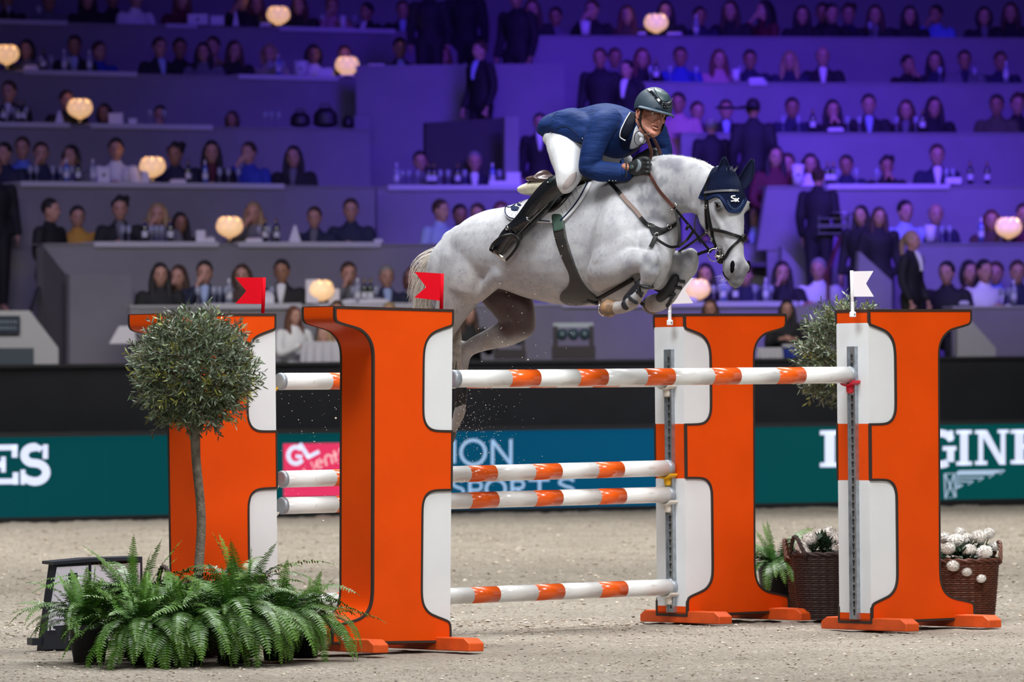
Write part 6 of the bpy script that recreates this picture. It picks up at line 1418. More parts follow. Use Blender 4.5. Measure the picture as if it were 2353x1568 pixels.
def person(px, top, Y, floor_z, pose, hair, hc, cl, skin, yaw, label, group, shirt=None, H0=None):
    """top: pixel row of the crown; body scaled so feet rest on floor_z"""
    p = at(px, top, Y); st = pose == 'stand'; h0 = 1.715 if st else 1.31; s_ = (p.z - floor_z) / h0; s_ = max(.80, min(1.32, s_)); Y = p.y
    NP[0] += 1; root = empty('person', V((p.x, Y, p.z - h0 * s_ if H0 else floor_z)), None, yaw); root.scale = (min(s_, 1.25), min(s_, 1.25), s_); tag(root, label, 'person', group)
    D = POSE[pose]
    for nm, key, m in (('body', 'skin', SK[skin]), ('clothing', 'cloth', CLM[cl]), ('mouth', 'eyes', M_PEYE)) + ((('shirt_front', 'shirt', CLM[shirt]),) if shirt else ()):
        o = bpy.data.objects.new(nm, D[key]); link(o, root); om(o, m)
    for k in (1, -1): o = bpy.data.objects.new('eye', EYEM); link(o, root); o.location = (.030 * k, -.0915, 1.59 if st else 1.19)
    if hair != 'none':
        o = bpy.data.objects.new('hair', (HAIRS if st else HAIR)[hair if not st or hair in HAIRS else 'short']); link(o, root); om(o, HRM[hc])
    return root
ROWN = {'1': 'front row', '2': 'second row', '3': 'third row', '4': 'fourth row', '5': 'fifth row', '6': 'top row'}
# seg, column, crown row, pose, hair, hair colour, clothes, skin, yaw(deg), words, shirt
PP = [
 ('L6', 15, -22, 'rest', 'short', 'k', 'black', 1, 10, 'person in black at the frame edge', None), ('L6', 112, -18, 'rest', 'short', 'k', 'grey', 1, -10, 'dark haired person in pale top', None),
 ('L6', 201, -25, 'low', 'long', 'k', 'black', 0, 0, 'long haired person in black', None), ('L6', 258, -30, 'rest', 'short', 'k', 'black', 1, 5, 'broad person in black beside the white sleeve', None),
 ('L6', 312, -28, 'rest', 'short', 'b', 'white', 0, -35, 'person in white shirt leaning on the desk', None), ('L6', 418, -25, 'rest', 'long', 'r', 'maroon', 0, 10, 'auburn haired person in dark red', None),
 ('L6', 555, -22, 'chin', 'short', 'k', 'black', 1, 20, 'person in black left of the lamp', None), ('L6', 588, -14, 'rest', 'long', 'r', 'brown', 0, -10, 'brown clad person touching the lamp glow', None),
 ('L6', 687, -12, 'rest', 'long', 'b', 'black', 0, 15, 'person in black right of the lamp', None), ('L6', 763, -8, 'chin', 'bun', 'r', 'pink', 0, -5, 'person in rosy top with hand raised', None),
 ('L6', 842, 5, 'rest', 'short', 'k', 'black', 1, 40, 'person with bowed black hair', 'white'), ('L6', 925, 0, 'rest', 'short', 'b', 'black', 0, 0, 'person in black suit bending to the desk', 'paleblue'),
 ('L5', 61, 90, 'rest', 'bob', 'k', 'grey', 0, 10, 'dark bobbed person beside the lamp at the frame edge', None), ('L5', 171, 80, 'rest', 'short', 'k', 'black', 1, 0, 'person in black suit', 'paleblue'),
 ('L5', 228, 94, 'rest', 'short', 'b', 'royal', 0, -30, 'person in bright blue shirt turned aside', None), ('L5', 367, 84, 'rest', 'short', 'b', 'black', 0, -25, 'tall balding person in black suit', 'paleblue'),
 ('L5', 413, 86, 'low', 'short', 'k', 'black', 1, -10, 'person peering from behind the tall black suit', None), ('L5', 467, 96, 'rest', 'long', 'k', 'grey', 0, 5, 'long dark haired person in grey', None),
 ('L5', 489, 82, 'low', 'short', 'b', 'pink', 0, 15, 'person behind the long dark hair', None), ('L5', 538, 92, 'chin', 'long', 'b', 'black', 0, -20, 'brown haired person leaning on a hand', None),
 ('L5', 618, 100, 'rest', 'bob', 'y', 'beige', 0, 10, 'fair haired person behind tall glasses', None), ('L5', 720, 101, 'rest', 'bob', 'k', 'white', 1, -5, 'dark haired person in white behind the ice bucket', None),
 ('L5', 791, 103, 'low', 'short', 'r', 'brown', 0, 0, 'person whose head shows just above the lamp', None), ('L5', 919, 85, 'rest', 'short', 'k', 'black', 0, -10, 'person in black suit and pale shirt by the white box', 'paleblue'),
 ('L5', 1018, 105, 'rest', 'long', 'r', 'black', 0, 10, 'auburn haired person in low cut black', None),
 ('L4', 20, 184, 'rest', 'short', 'b', 'black', 0, 15, 'person in black jacket and white shirt at the frame edge', 'white'), ('L4', 153, 206, 'rest', 'short', 'b', 'black', 0, -20, 'person in black half behind the lamp', None),
 ('L4', 240, 237, 'low', 'bob', 'k', 'brown', 1, 10, 'low sitting person right of the lamp', None), ('L4', 368, 241, 'clasp', 'short', 'k', 'black', 0, 0, 'child sized person drinking behind the desk', None), ('L4', 533, 254, 'low', 'bob', 'b', 'brown', 1, 20, 'small person with only the crown showing past the runner', None),
 ('L3', 9, 326, 'rest', 'short', 'k', 'navy', 0, 20, 'person cut by the frame edge', None), ('L3', 51, 311, 'rest', 'short', 'b', 'blue', 0, 5, 'person in blue with high forehead', None), ('L3', 94, 325, 'chin', 'short', 'b', 'navy', 0, -10, 'bearded person in navy', None),
 ('L3', 163, 332, 'chin', 'bob', 'k', 'grey', 0, 20, 'person holding a hand before the face', None), ('L3', 266, 316, 'rest', 'short', 'k', 'white', 0, -5, 'person in white shirt', None), ('L3', 402, 328, 'rest', 'curly', 'k', 'navy', 1, 10, 'curly black haired person right of the lamp', None),
 ('L3', 486, 322, 'rest', 'long', 'k', 'black', 0, -5, 'long black haired person in black', 'maroon'), ('L3', 571, 325, 'chin', 'short', 'b', 'royal', 0, 25, 'person in royal blue jacket looking aside', None), ('L3', 674, 334, 'rest', 'long', 'k', 'black', 0, 5, 'long haired person alone at the row end', 'grey'),
 ('M3', 965, 346, 'rest', 'short', 'k', 'grey', 0, -5, 'person drinking left of the dark booth', None), ('M3', 1090, 347, 'rest', 'short', 'g', 'navy', 0, 0, 'grey haired person in navy suit before the booth', 'white'), ('M3', 1150, 462 - 95, 'low', 'short', 'b', 'black', 0, 0, 'person almost hidden by bottles before the booth', None),
 ('L2', 117, 455, 'low', 'short', 'k', 'black', 0, -60, 'person in black suit turned sideways at the row end', None), ('L2', 178, 472, 'low', 'short', 'k', 'yellow', 0, -10, 'person in mustard yellow top', None), ('L2', 275, 451, 'rest', 'curly', 'k', 'black', 0, -5, 'stout person in black jacket and grey shirt', 'grey'),
 ('L2', 362, 465, 'chin', 'bob', 'y', 'grey', 0, 0, 'fair haired person behind raised glasses', None), ('L2', 414, 487, 'rest', 'long', 'k', 'black', 1, -15, 'smiling dark haired person reaching along the desk', None), ('L2', 582, 463, 'chin', 'long', 'y', 'grey', 0, 5, 'blonde person right of the lamp', None),
 ('L2', 722, 474, 'rest', 'short', 'b', 'navy', 0, 5, 'boy in navy jacket', 'grey'), ('L2', 806, 455, 'rest', 'short', 'b', 'navy', 0, 0, 'broad person in plain dark navy sweater', None), ('L2', 1013, 457, 'low', 'short', 'b', 'paleblue', 0, -45, 'person in light blue shirt near the horse rump', None),
 ('L2', 1057, 468, 'low', 'short', 'k', 'navy', 1, -10, 'second head behind the horse rump', None), ('L2', 1097, 466, 'low', 'short', 'b', 'pink', 0, 10, 'third head behind the horse rump', None), ('L2', 1151, 462, 'low', 'short', 'r', 'maroon', 0, 0, 'head showing between rump and saddle pad', None),
 ('L2', 1732, 470, 'rest', 'short', 'b', 'navy', 0, 15, 'person in navy with clasped hands beyond the horse forehead', 'paleblue'),
 ('L1', 368, 603, 'low', 'long', 'k', 'black', 0, -10, 'long dark haired person in black with blue lanyard', None), ('L1', 410, 608, 'chin', 'long', 'b', 'brown', 0, 15, 'brown haired person leaning on the one in black', None), ('L1', 470, 598, 'chin', 'short', 'k', 'navy', 0, 0, 'person in navy suit with hand over mouth', 'paleblue'),
 ('L1', 556, 606, 'rest', 'bob', 'b', 'brown', 0, 5, 'brown bobbed person behind the first red flag', None), ('L1', 647, 595, 'rest', 'short', 'k', 'black', 1, 5, 'person in dark suit with scarf', 'white'), ('L1', 801, 601, 'chin', 'short', 'b', 'grey', 0, -10, 'person resting cheek in hand right of the lamp', None),
 ('L1', 888, 609, 'rest', 'short', 'g', 'navy', 0, -10, 'older person in navy blazer and light blue shirt', 'paleblue'), ('L1', 948, 611, 'low', 'bob', 'r', 'beige', 0, 20, 'person in beige behind the second red flag', None),
 ('L1', 1621, 604, 'low', 'long', 'k', 'black', 0, 10, 'long dark haired person left of the horse muzzle, by the lamp', None), ('L1', 1712, 606, 'rest', 'short', 'b', 'navy', 0, 10, 'person in navy jacket just behind the horse muzzle', None),
 ('L1', 1797, 599, 'chin', 'long', 'k', 'black', 0, -5, 'long dark haired person with hand to mouth right of the muzzle', None), ('L1', 1880, 592, 'rest', 'short', 'g', 'white', 0, 15, 'person in loose white shirt reading at the desk end', None),
 ('R6', 1222, -3, 'low', 'long', 'b', 'black', 0, 0, 'person in black', None), ('R6', 1276, 15, 'rest', 'short', 'k', 'grey', 1, 10, 'person in grey', None), ('R6', 1360, -2, 'chin', 'short', 'b', 'black', 0, 20, 'person in black with raised arm', None),
 ('R6', 1440, 11, 'rest', 'long', 'r', 'brown', 0, 5, 'auburn haired person left of the lamp', None), ('R6', 1529, 1, 'rest', 'long', 'k', 'black', 0, 0, 'long haired person behind the lamp', None), ('R6', 1608, 14, 'rest', 'short', 'k', 'navy', 1, -10, 'person in navy right of the lamp', None),
 ('R6', 1678, -1, 'rest', 'long', 'b', 'black', 0, 15, 'brown haired person in black', None), ('R6', 1756, -1, 'chin', 'long', 'k', 'maroon', 0, 60, 'person with long black hair seen from the side', None), ('R6', 1843, 11, 'low', 'long', 'k', 'black', 0, 0, 'person in black beside an equally dark one', None),
 ('R6', 1890, 5, 'low', 'short', 'k', 'black', 1, 10, 'person partly behind a neighbour', None), ('R6', 1911, 7, 'low', 'short', 'k', 'black', 0, -15, 'person in black at the neighbour group end', None), ('R6', 1949, 8, 'rest', 'curly', 'b', 'navy', 0, 0, 'curly haired person in navy', None),
 ('R6', 2011, 10, 'low', 'long', 'b', 'black', 0, 5, 'long haired person in open black jacket', 'grey'), ('R6', 2090, 12, 'low', 'long', 'k', 'black', 0, -5, 'long dark haired person with wide shoulders', None), ('R6', 2150, 10, 'chin', 'short', 'k', 'blue', 1, 30, 'person in bright shirt leaning sideways', None),
 ('R6', 2261, 14, 'rest', 'bob', 'k', 'black', 0, 0, 'bobbed person in black', 'grey'), ('R6', 2322, 4, 'rest', 'long', 'b', 'black', 0, 10, 'long haired person at the frame edge', None),
 ('R5', 1475, 109, 'rest', 'long', 'r', 'black', 0, -10, 'auburn haired person in black above the helmet', None), ('R5', 1563, 106, 'rest', 'short', 'b', 'royal', 1, 0, 'person in shiny blue shirt', None), ('R5', 1652, 112, 'rest', 'long', 'r', 'pink', 0, -10, 'fair long haired person in pale top', None),
 ('R5', 1723, 113, 'rest', 'short', 'k', 'navy', 1, 0, 'person in dark patterned navy', None), ('R5', 1814, 116, 'rest', 'long', 'y', 'navy', 0, 5, 'blonde person with fringe', None), ('R5', 1890, 105, 'rest', 'bald', 'g', 'black', 0, 0, 'bald person in black suit and white shirt', 'white'),
 ('R5', 2086, 125, 'clasp', 'short', 'k', 'black', 1, -30, 'person leaning with forearm raised', None), ('R5', 2148, 116, 'low', 'long', 'k', 'navy', 0, 5, 'long haired person in dark blue', None), ('R5', 2216, 114, 'rest', 'short', 'k', 'grey', 1, 0, 'short haired person in open grey top', 'navy'), ('R5', 2299, 117, 'low', 'short', 'b', 'navy', 1, -5, 'person in navy nearest the frame edge', None),
 ('R4', 1558, 211, 'low', 'short', 'k', 'pink', 1, 10, 'person in pale sleeves right behind the helmet', None), ('R4', 1602, 232, 'low', 'short', 'b', 'navy', 0, -10, 'second person behind the helmet, in navy', None), ('R4', 1668, 228, 'rest', 'short', 'b', 'black', 0, 0, 'person below the waiter tray', 'paleblue'),
 ('R4', 1820, 223, 'rest', 'short', 'k', 'navy', 1, 0, 'person in navy with clasped hands', None), ('R4', 1913, 228, 'clasp', 'long', 'k', 'black', 0, -5, 'long black haired person in black', None), ('R4', 1996, 215, 'rest', 'short', 'k', 'black', 0, 0, 'person in wide black suit and blue shirt', 'paleblue'),
 ('R4', 2082, 228, 'rest', 'long', 'b', 'black', 0, 10, 'brown haired person leaning aside', 'grey'), ('R4', 2146, 221, 'low', 'long', 'k', 'black', 0, -10, 'large person in black at the group end', None), ('R4', 2290, 216, 'low', 'short', 'k', 'olive', 1, 10, 'short haired person in olive', None), ('R4', 2338, 214, 'low', 'curly', 'b', 'black', 0, -5, 'curly haired person at the frame edge', None),
 ('R3', 1781, 333, 'low', 'long', 'k', 'maroon', 0, -10, 'tall long haired person in dark red', None), ('R3', 1810, 351, 'low', 'short', 'b', 'black', 0, 10, 'person tucked beside the dark red dress', None), ('R3', 1862, 352, 'rest', 'bob', 'k', 'white', 0, 0, 'person above the waiter head', None),
 ('R3', 1944, 355, 'rest', 'short', 'k', 'navy', 1, 10, 'short haired person in navy', None), ('R3', 2037, 358, 'clasp', 'curly', 'k', 'black', 1, -5, 'curly dark person with hands at the chin', None), ('R3', 2153, 330, 'rest', 'short', 'b', 'navy', 0, 0, 'tall person in speckled navy jacket', 'white'),
 ('R2', 2080, 459, 'rest', 'bun', 'k', 'paleblue', 0, -20, 'person in pale blouse above the standing blonde', None), ('R2', 2150, 466, 'rest', 'bald', 'g', 'navy', 0, -5, 'bald person in patterned navy shirt', 'grey'), ('R2', 2278, 481, 'rest', 'bob', 'r', 'brown', 0, 0, 'auburn person left of the lamp', None), ('R2', 2352, 466, 'low', 'short', 'b', 'maroon', 0, 0, 'person cut by the frame edge', None),
 ('R1', 2175, 599, 'low', 'bun', 'k', 'black', 0, 20, 'dark haired person in black blouse', None), ('R1', 2227, 597, 'low', 'bob', 'k', 'brown', 0, -20, 'person behind the white shirt', None), ('R1', 2262, 595, 'rest', 'short', 'k', 'white', 0, -25, 'bearded person in white shirt leaning forward', None),
 ('R1', 2288, 600, 'low', 'short', 'b', 'blue', 0, 10, 'person in bright blue shirt', None), ('R1', 2338, 597, 'low', 'short', 'b', 'navy', 0, 0, 'person in navy at the frame edge', None),
]
seen = {}; PLC = []
ORD = ['first', 'second', 'third', 'fourth', 'fifth', 'sixth', 'seventh', 'eighth', 'ninth', 'tenth', 'eleventh', 'twelfth', 'thirteenth', 'fourteenth', 'fifteenth', 'sixteenth', 'seventeenth', 'eighteenth']
for (sg, px, top, pose, hair, hc, cl, sk_, yw, words, sh) in PP:
    near = [p_ for p_ in PLC if p_[0] == sg and abs(p_[1] - px) < 66]; bk = .60
    while any(abs(p_[2] - bk) < .5 for p_ in near): bk += .58
    PLC.append((sg, px, bk)); s = SEG[sg]; q = s.pt(px, bk); st_ = {'L': 'stand behind the left flags', 'M': 'stand behind the rump', 'R': 'stand beyond the horse head'}[sg[0]]
    if sg == 'L1' and px > 1500: st_ = 'stand under the horse head'
    lab = words + ', ' + ROWN[sg[1]] + (' of purple stand' if sg[0] == 'L' else (' of bright blue stand' if sg[0] == 'R' else ''))
    if len(lab.split()) > 16: lab = words + ', ' + ROWN[sg[1]]
    if len(lab.split()) > 16: lab = words
    if lab in seen: lab += ' too'
    seen[lab] = 1
    person(px, top, q.y - BACK, s.floor, pose, hair, hc, cl, sk_, math.radians(-yw), lab, 'seated spectators, ' + ROWN[sg[1]] + {'L': ', purple stand', 'M': ', booth side', 'R': ', bright blue stand'}[sg[0]], sh)
# people standing in aisles and stairs, and those down at floor level
def stander(px, top, foot_px, Y, hair, hc, cl, sk_, yw, lab, shirt=None):
    p = at(px, foot_px, Y); person(px, top, Y, p.z, 'stand', hair, hc, cl, sk_, math.radians(-yw), lab, 'people standing in the aisles', shirt)
    b = MB(); b.box((p.x, p.y, p.z - .1), .9, .9, .2); tag(b.build('floor', M_FLR), kind='structure')
stander(985, -50, 255, 86.6, 'short', 'k', 'black', 1, 0, 'tall waiter in black standing at the desk end of the top row')
stander(1068, -60, 260, 89.0, 'short', 'k', 'black', 1, 0, 'dark standing figure filling the aisle at the top')
stander(1186, -30, 290, 85.8, 'short', 'k', 'black', 1, 30, 'black clad figure standing at the corner of the bright blue stand')
stander(1102, 92, 400, 84.2, 'short', 'b', 'black', 0, 50, 'waiter with pale sleeve bending over the fifth row desk end', 'paleblue')
stander(1240, 258, 560, 82.9, 'short', 'k', 'black', 0, 0, 'person in black suit and white shirt standing behind the rider seat', 'white')
stander(1378, 108, 430, 83.1, 'short', 'b', 'black', 1, 15, 'person in black standing in the aisle above the rider back')
stander(1413, 108, 430, 84.6, 'short', 'b', 'grey', 1, -10, 'person in grey standing behind the one in black, above the rider')
stander(1440, 136, 440, 83.0, 'short', 'k', 'black', 0, 30, 'waiter in black with white collar directly left of the helmet', 'white')
stander(1634, 268, 560, 80.8, 'short', 'g', 'black', 0, 170, 'grey haired person in black seen from behind, above the mane')
stander(1730, 224, 560, 80.2, 'short', 'k', 'black', 1, 180, 'waiter in black seen from behind under a raised round tray')
stander(1880, 383, 700, 78.2, 'bun', 'b', 'black', 0, 200, 'waitress in black dress standing on the stairs with a small tray')
stander(1978, 470, 790, 75.95, 'long', 'k', 'black', 0, 20, 'long haired person in black standing left of the end wall')
stander(2020, 474, 790, 75.8, 'long', 'b', 'black', 0, -10, 'brown haired person in black coat at the second row end')
stander(2096, 528, 850, 74.0, 'pony', 'y', 'black', 0, -60, 'blonde woman in black suit walking behind the white flag', 'white')
stander(-14, 360, 720, 77.0, 'short', 'k', 'black', 0, -20, 'waiter in black cut off by the frame edge, hand hanging')
# tray held aloft, small tray, service trolley
b = MB(); b.lathe([(.0, 0), (.26, 0), (.29, .03), (.27, .025), (.0, .012)], (0, 0, 0), 28); o = tag(b.build('serving_tray', mat('tray_black', (.02, .02, .025), .3), None, True), 'round black serving tray held over the waiter head', 'tray'); q = at(1690, 250, 80.1); o.location = q
b = MB(); b.lathe([(.0, 0), (.17, 0), (.19, .02), (.17, .015), (.0, .01)], (0, 0, 0), 24); o = tag(b.build('serving_tray', mat('tray_silver', (.35, .35, .4), .3, .6), None, True), 'small plate of canapes in the waitress hand', 'tray'); o.location = at(1940, 492, 78.0)
b = MB(); b.box((0, 0, 0), .44, .3, .05); b.box((0, 0, .1), .42, .28, .02); b.box((.0, 0, -.1), .42, .28, .02)
for i in (-1, 1):
    for k in (-1, 1): b.tube([(.2 * i, .13 * k, -.12), (.2 * i, .13 * k, .14)], .012, 6)
o = tag(b.build('carrying_rack', mat('rack_dark', (.05, .05, .06), .5)), 'small dark carrying rack at the waitress hip', 'rack'); o.location = at(1915, 520, 78.1)
# floor level guests behind the black wall
def low(px, top, Y, hair, hc, cl, sk_, yw, lab):
    person(px, top, Y, at(px, top, Y).z - 1.31, 'rest', hair, hc, cl, sk_, math.radians(-yw), lab, 'guests at floor level behind the black wall', None)
pfl = at(900, 860, 71.9).z
tag(vwall('floor', at(100, 700, 72.2), at(2300, 700, 74.0), .05, .32, 1.6, M_FLR), kind='structure')
low(676, 703, 71.6, 'long', 'r', 'white', 0, -35, 'girl with long auburn hair in white sweater between the two left standards')
low(774, 690, 72.3, 'bob', 'b', 'navy', 0, 0, 'crown of a head peeping over the nearest standard')
low(745, 745, 71.3, 'long', 'y', 'royal', 0, 30, 'bare armed guest in blue leaning under the nearest standard flange')
low(894, 694, 71.8, 'short', 'y', 'beige', 0, 10, 'fair crown of a head above the middle of the nearest standard')
low(1078, 700, 72.0, 'long', 'b', 'black', 0, -20, 'guest in black seen between the horse hind legs')
low(1632, 686, 73.0, 'long', 'b', 'black', 0, 10, 'dark haired guest rising above the standard under the forelegs')
low(1808, 688, 73.2, 'long', 'k', 'black', 0, 0, 'long haired guest between the standard and the far olive tree')
# ================================================================== LAMPS, BOTTLES, GLASSES, BOXES ON THE DESKS
M_GLOW = mat('lamp_petal', (.9, .75, .5), .6, emit=(1.0, .58, .27), estr=.62); M_BULB = mat('lamp_bulb', (1, .9, .7), .5, emit=(1.0, .72, .42), estr=22.0)
M_LBASE = mat('lamp_base', (.02, .015, .02), .4)
def petal_mesh():
    vs_ = []; fs_ = []; n = 7
    for i in range(n + 1):
        t = i / n; w_ = .070 * math.sin(math.pi * (t * .8 + .12)) ** .6; r_ = .045 + .115 * math.sin(.25 + t * 2.2); z = -.12 + .235 * t
        for j in (-1, -.5, 0, .5, 1): vs_.append((r_ + .012 * (1 - j * j), w_ * j, z))
    fs_ = [(i * 5 + j, i * 5 + j + 1, (i + 1) * 5 + j + 1, (i + 1) * 5 + j) for i in range(n) for j in range(4)]
    me = bpy.data.meshes.new('petal'); me.from_pydata(vs_, [], fs_); me.materials.append(M_GLOW); me.polygons.foreach_set('use_smooth', [True] * len(fs_)); return me
PET = petal_mesh()
def deskz(s): return s.z + .05
def lamp(px, py, sg, lab):
    s = SEG[sg]; q = s.pt(px, .16); zc = at0(px, py, q.y).z; dz_ = deskz(s); root = empty('table_lamp', V((q.x, q.y, dz_))); tag(root, lab, 'lamp', 'petal globe lamps on the desks'); h = zc - dz_
    b = MB(); b.lathe([(.09, 0), (.09, .012), (.02, .025), (.014, max(.05, h - .10))], (0, 0, 0), 16); b.build('lamp_stand', M_LBASE, root, True)
    b = MB(); b.sph((0, 0, h), .055, 16, 10); b.build('bulb', M_BULB, root, True)
    for r_, n, sc, tl in ((0, 7, .82, 0), (1, 8, 1.0, .25), (2, 8, 1.02, .62)):
        for i in range(n):
            o = bpy.data.objects.new('petal', PET); link(o, root); o.location = (0, 0, h + (.02, 0, -.015)[r_]); o.rotation_euler = (0, tl * .55, (i + r_ * .5) / n * 6.283); o.scale = (sc, sc, sc)
    return root
for px, py, sg, lab in ((640, 32, 'L6', 'glowing petal globe lamp highest in the purple stand'), (798, 148, 'L5', 'glowing petal globe lamp between ice bucket and white box'), (16, 122, 'L5', 'glowing petal lamp cut by the frame edge'),
    (184, 246, 'L4', 'glowing petal lamp alone on the fourth row desk'), (351, 380, 'L3', 'glowing petal lamp on the third row desk right of the white shirt'), (528, 518, 'L2', 'glowing petal lamp on the second row desk above the first red flag'),
    (736, 664, 'L1', 'glowing petal lamp on the front desk between the red flags'), (1508, 50, 'R6', 'glowing petal lamp above the rider helmet'), (2318, 520, 'R2', 'glowing petal lamp at the second row beyond the tall standard'), (1601, 662, 'L1', 'glowing petal lamp behind the white flag by the forelegs')):
    lamp(px, py, sg, lab)
M_GLS = mat('bottle_green', (.010, .022, .012), .12, coat=1); M_GLB = mat('bottle_blue', (.10, .16, .45), .12, coat=1); M_GLC = mat('clear_glass', (.55, .58, .75), .05, trans=.55); M_GOLD = mat('bottle_foil', (.30, .22, .06), .35, .8); M_BX = mat('box_white', (.62, .60, .66), .6); M_LABEL = mat('label_paper', (.55, .55, .6), .7)
def bottle_meshes():
    b = MB(); b.lathe([(.0, 0), (.040, .002), (.041, .19), (.030, .225), (.014, .25), (.013, .31), (.0, .312)], (0, 0, 0), 16); a = b.build('bottle', M_GLS, None, True)
    b = MB(); b.lathe([(.0417, .06), (.0417, .14)], (0, 0, 0), 16, 0, False); l = b.build('label', M_LABEL, None, True)
    b = MB(); b.lathe([(.0148, .26), (.0148, .314), (.0, .315)], (0, 0, 0), 12, 0, False); c = b.build('cap', M_GOLD, None, True)
    b = MB(); b.lathe([(.0, 0), (.034, .002), (.004, .010), (.004, .10), (.030, .125), (.038, .16), (.032, .215), (.030, .215), (.036, .16), (.0, .12)], (0, 0, 0), 16); g = b.build('wine_glass', M_GLC, None, True)
    out = [o.data for o in (a, l, c, g)]
    for o in (a, l, c, g): bpy.data.objects.remove(o)
    return out
MBOT, MLAB, MCAP, MGLS = bottle_meshes()
def put(sg, px, back=.17): s = SEG[sg]; q = s.pt(px, back); return V((q.x, q.y, deskz(s)))
def bottle(sg, px, kind, lab, grp, sc=1.0):
    r_ = empty('bottle', put(sg, px)); r_.scale = (sc, sc, sc); tag(r_, lab, 'bottle', grp)
    o = bpy.data.objects.new('glass_body', MBOT); link(o, r_); om(o, {'g': M_GLS, 'b': M_GLB, 'c': M_GLC}[kind])
    o = bpy.data.objects.new('label', MLAB); link(o, r_); o = bpy.data.objects.new('cap', MCAP); link(o, r_); om(o, M_GOLD if kind == 'g' else M_BX)
GN = {}
def glass(sg, px, sc=1.0):
    o = bpy.data.objects.new('wine_glass', MGLS); link(o); o.location = put(sg, px, .10 + .1 * ((px * 7) % 3) / 3); o.scale = (sc, sc, sc)
    i = GN.get(sg, 0); GN[sg] = i + 1; st_ = {'L': 'purple stand', 'M': 'booth side', 'R': 'bright blue stand'}[sg[0]]
    tag(o, 'clear wine glass, %s from the left on the %s desk, %s' % (ORD[i], ROWN[sg[1]], st_), 'glass', 'wine glasses, %s, %s' % (ROWN[sg[1]], st_))
KN = {'g': 'dark green bottle', 'b': 'blue water bottle', 'c': 'clear water bottle'}
cnt = {}
for sg, px, k, near in (('L5', 100, 'g', 'beside the desk end lamp'), ('L5', 148, 'c', 'before the first black suit'), ('L5', 206, 'c', 'left of the blue shirt'), ('L5', 640, 'b', 'left of the ice bucket'), ('L4', 8, 'g', 'at the frame edge'), ('L4', 42, 'g', 'left of the lamp'), ('L4', 55, 'g', 'nearer the lamp'),
    ('L3', 153, 'b', 'before the raised hand'), ('L3', 180, 'g', 'left of the white shirt'), ('L3', 214, 'c', 'slim and pale by the white shirt'), ('L3', 472, 'b', 'before the long black hair'), ('L3', 433, 'g', 'before the curly haired person'),
    ('L2', 333, 'g', 'left of the fair haired person'), ('L2', 392, 'g', 'right of the fair haired person'), ('L2', 636, 'g', 'left of the folded card'), ('L2', 610, 'g', 'right of the lamp'), ('L1', 527, 'c', 'left of the first red flag'), ('L1', 575, 'g', 'behind the first red flag'), ('L1', 838, 'g', 'left of the older person'), ('L1', 852, 'g', 'next to the older person'), ('L1', 822, 'c', 'right of the resting cheek'),
    ('M3', 912, 'c', 'at the near end'), ('M3', 986, 'g', 'middle of the desk'), ('M3', 998, 'g', 'beside the drinker'), ('M3', 1052, 'g', 'left of the grey haired person'), ('M3', 1132, 'b', 'right of the grey haired person'),
    ('R3', 1902, 'g', 'beside the white box'), ('R3', 1915, 'g', 'left of the short haired person'), ('R3', 2230, 'g', 'standing free, inner of two'), ('R3', 2269, 'g', 'standing free, outer of two'), ('R4', 1868, 'g', 'between navy and black'), ('R4', 2120, 'g', 'left of the large person'), ('R5', 1508, 'g', 'above the helmet'), ('R5', 2312, 'c', 'near the frame edge'), ('R6', 1600, 'c', 'right of the lamp'),
    ('L1', 1662, 'b', 'under the horse muzzle'), ('L1', 1690, 'g', 'under the horse chin'), ('L1', 1760, 'c', 'left of the hand to mouth'), ('R2', 2255, 'b', 'left of the lamp'), ('R1', 2330, 'c', 'before navy')):
    bottle(sg, px, k, '%s, %s %s, %s' % (KN[k], ROWN[sg[1]], {'L': 'purple stand', 'M': 'by the booth', 'R': 'blue stand'}[sg[0]], near), 'bottles on the desks', 1.0)
for sg, xs in (('L6', (20, 90, 742, 815)), ('L5', (95, 118, 160, 620, 634, 650)), ('L4', (30, 60, 345, 378, 610, 624, 640)), ('L3', (70, 84, 122, 140, 165, 505, 525, 548)), ('L2', (282, 296, 348, 360, 372, 596, 618)), ('L1', (455, 492, 505, 520, 600, 625, 812, 865, 1640, 1655, 1672, 1735, 1772)),
    ('M3', (925, 940, 960, 1012, 1030, 1068, 1148)), ('R5', (1495, 1540, 1600, 1700, 2160, 2240)), ('R4', (1800, 1835, 1948, 1975, 2060, 2105)), ('R3', (1888, 1925, 1968, 2015, 2175, 2190)), ('R2', (2165, 2182, 2300)), ('R6', (1345, 1600, 2000)), ('R1', (2300, 2318))):
    for x in sorted(xs): glass(sg, x)
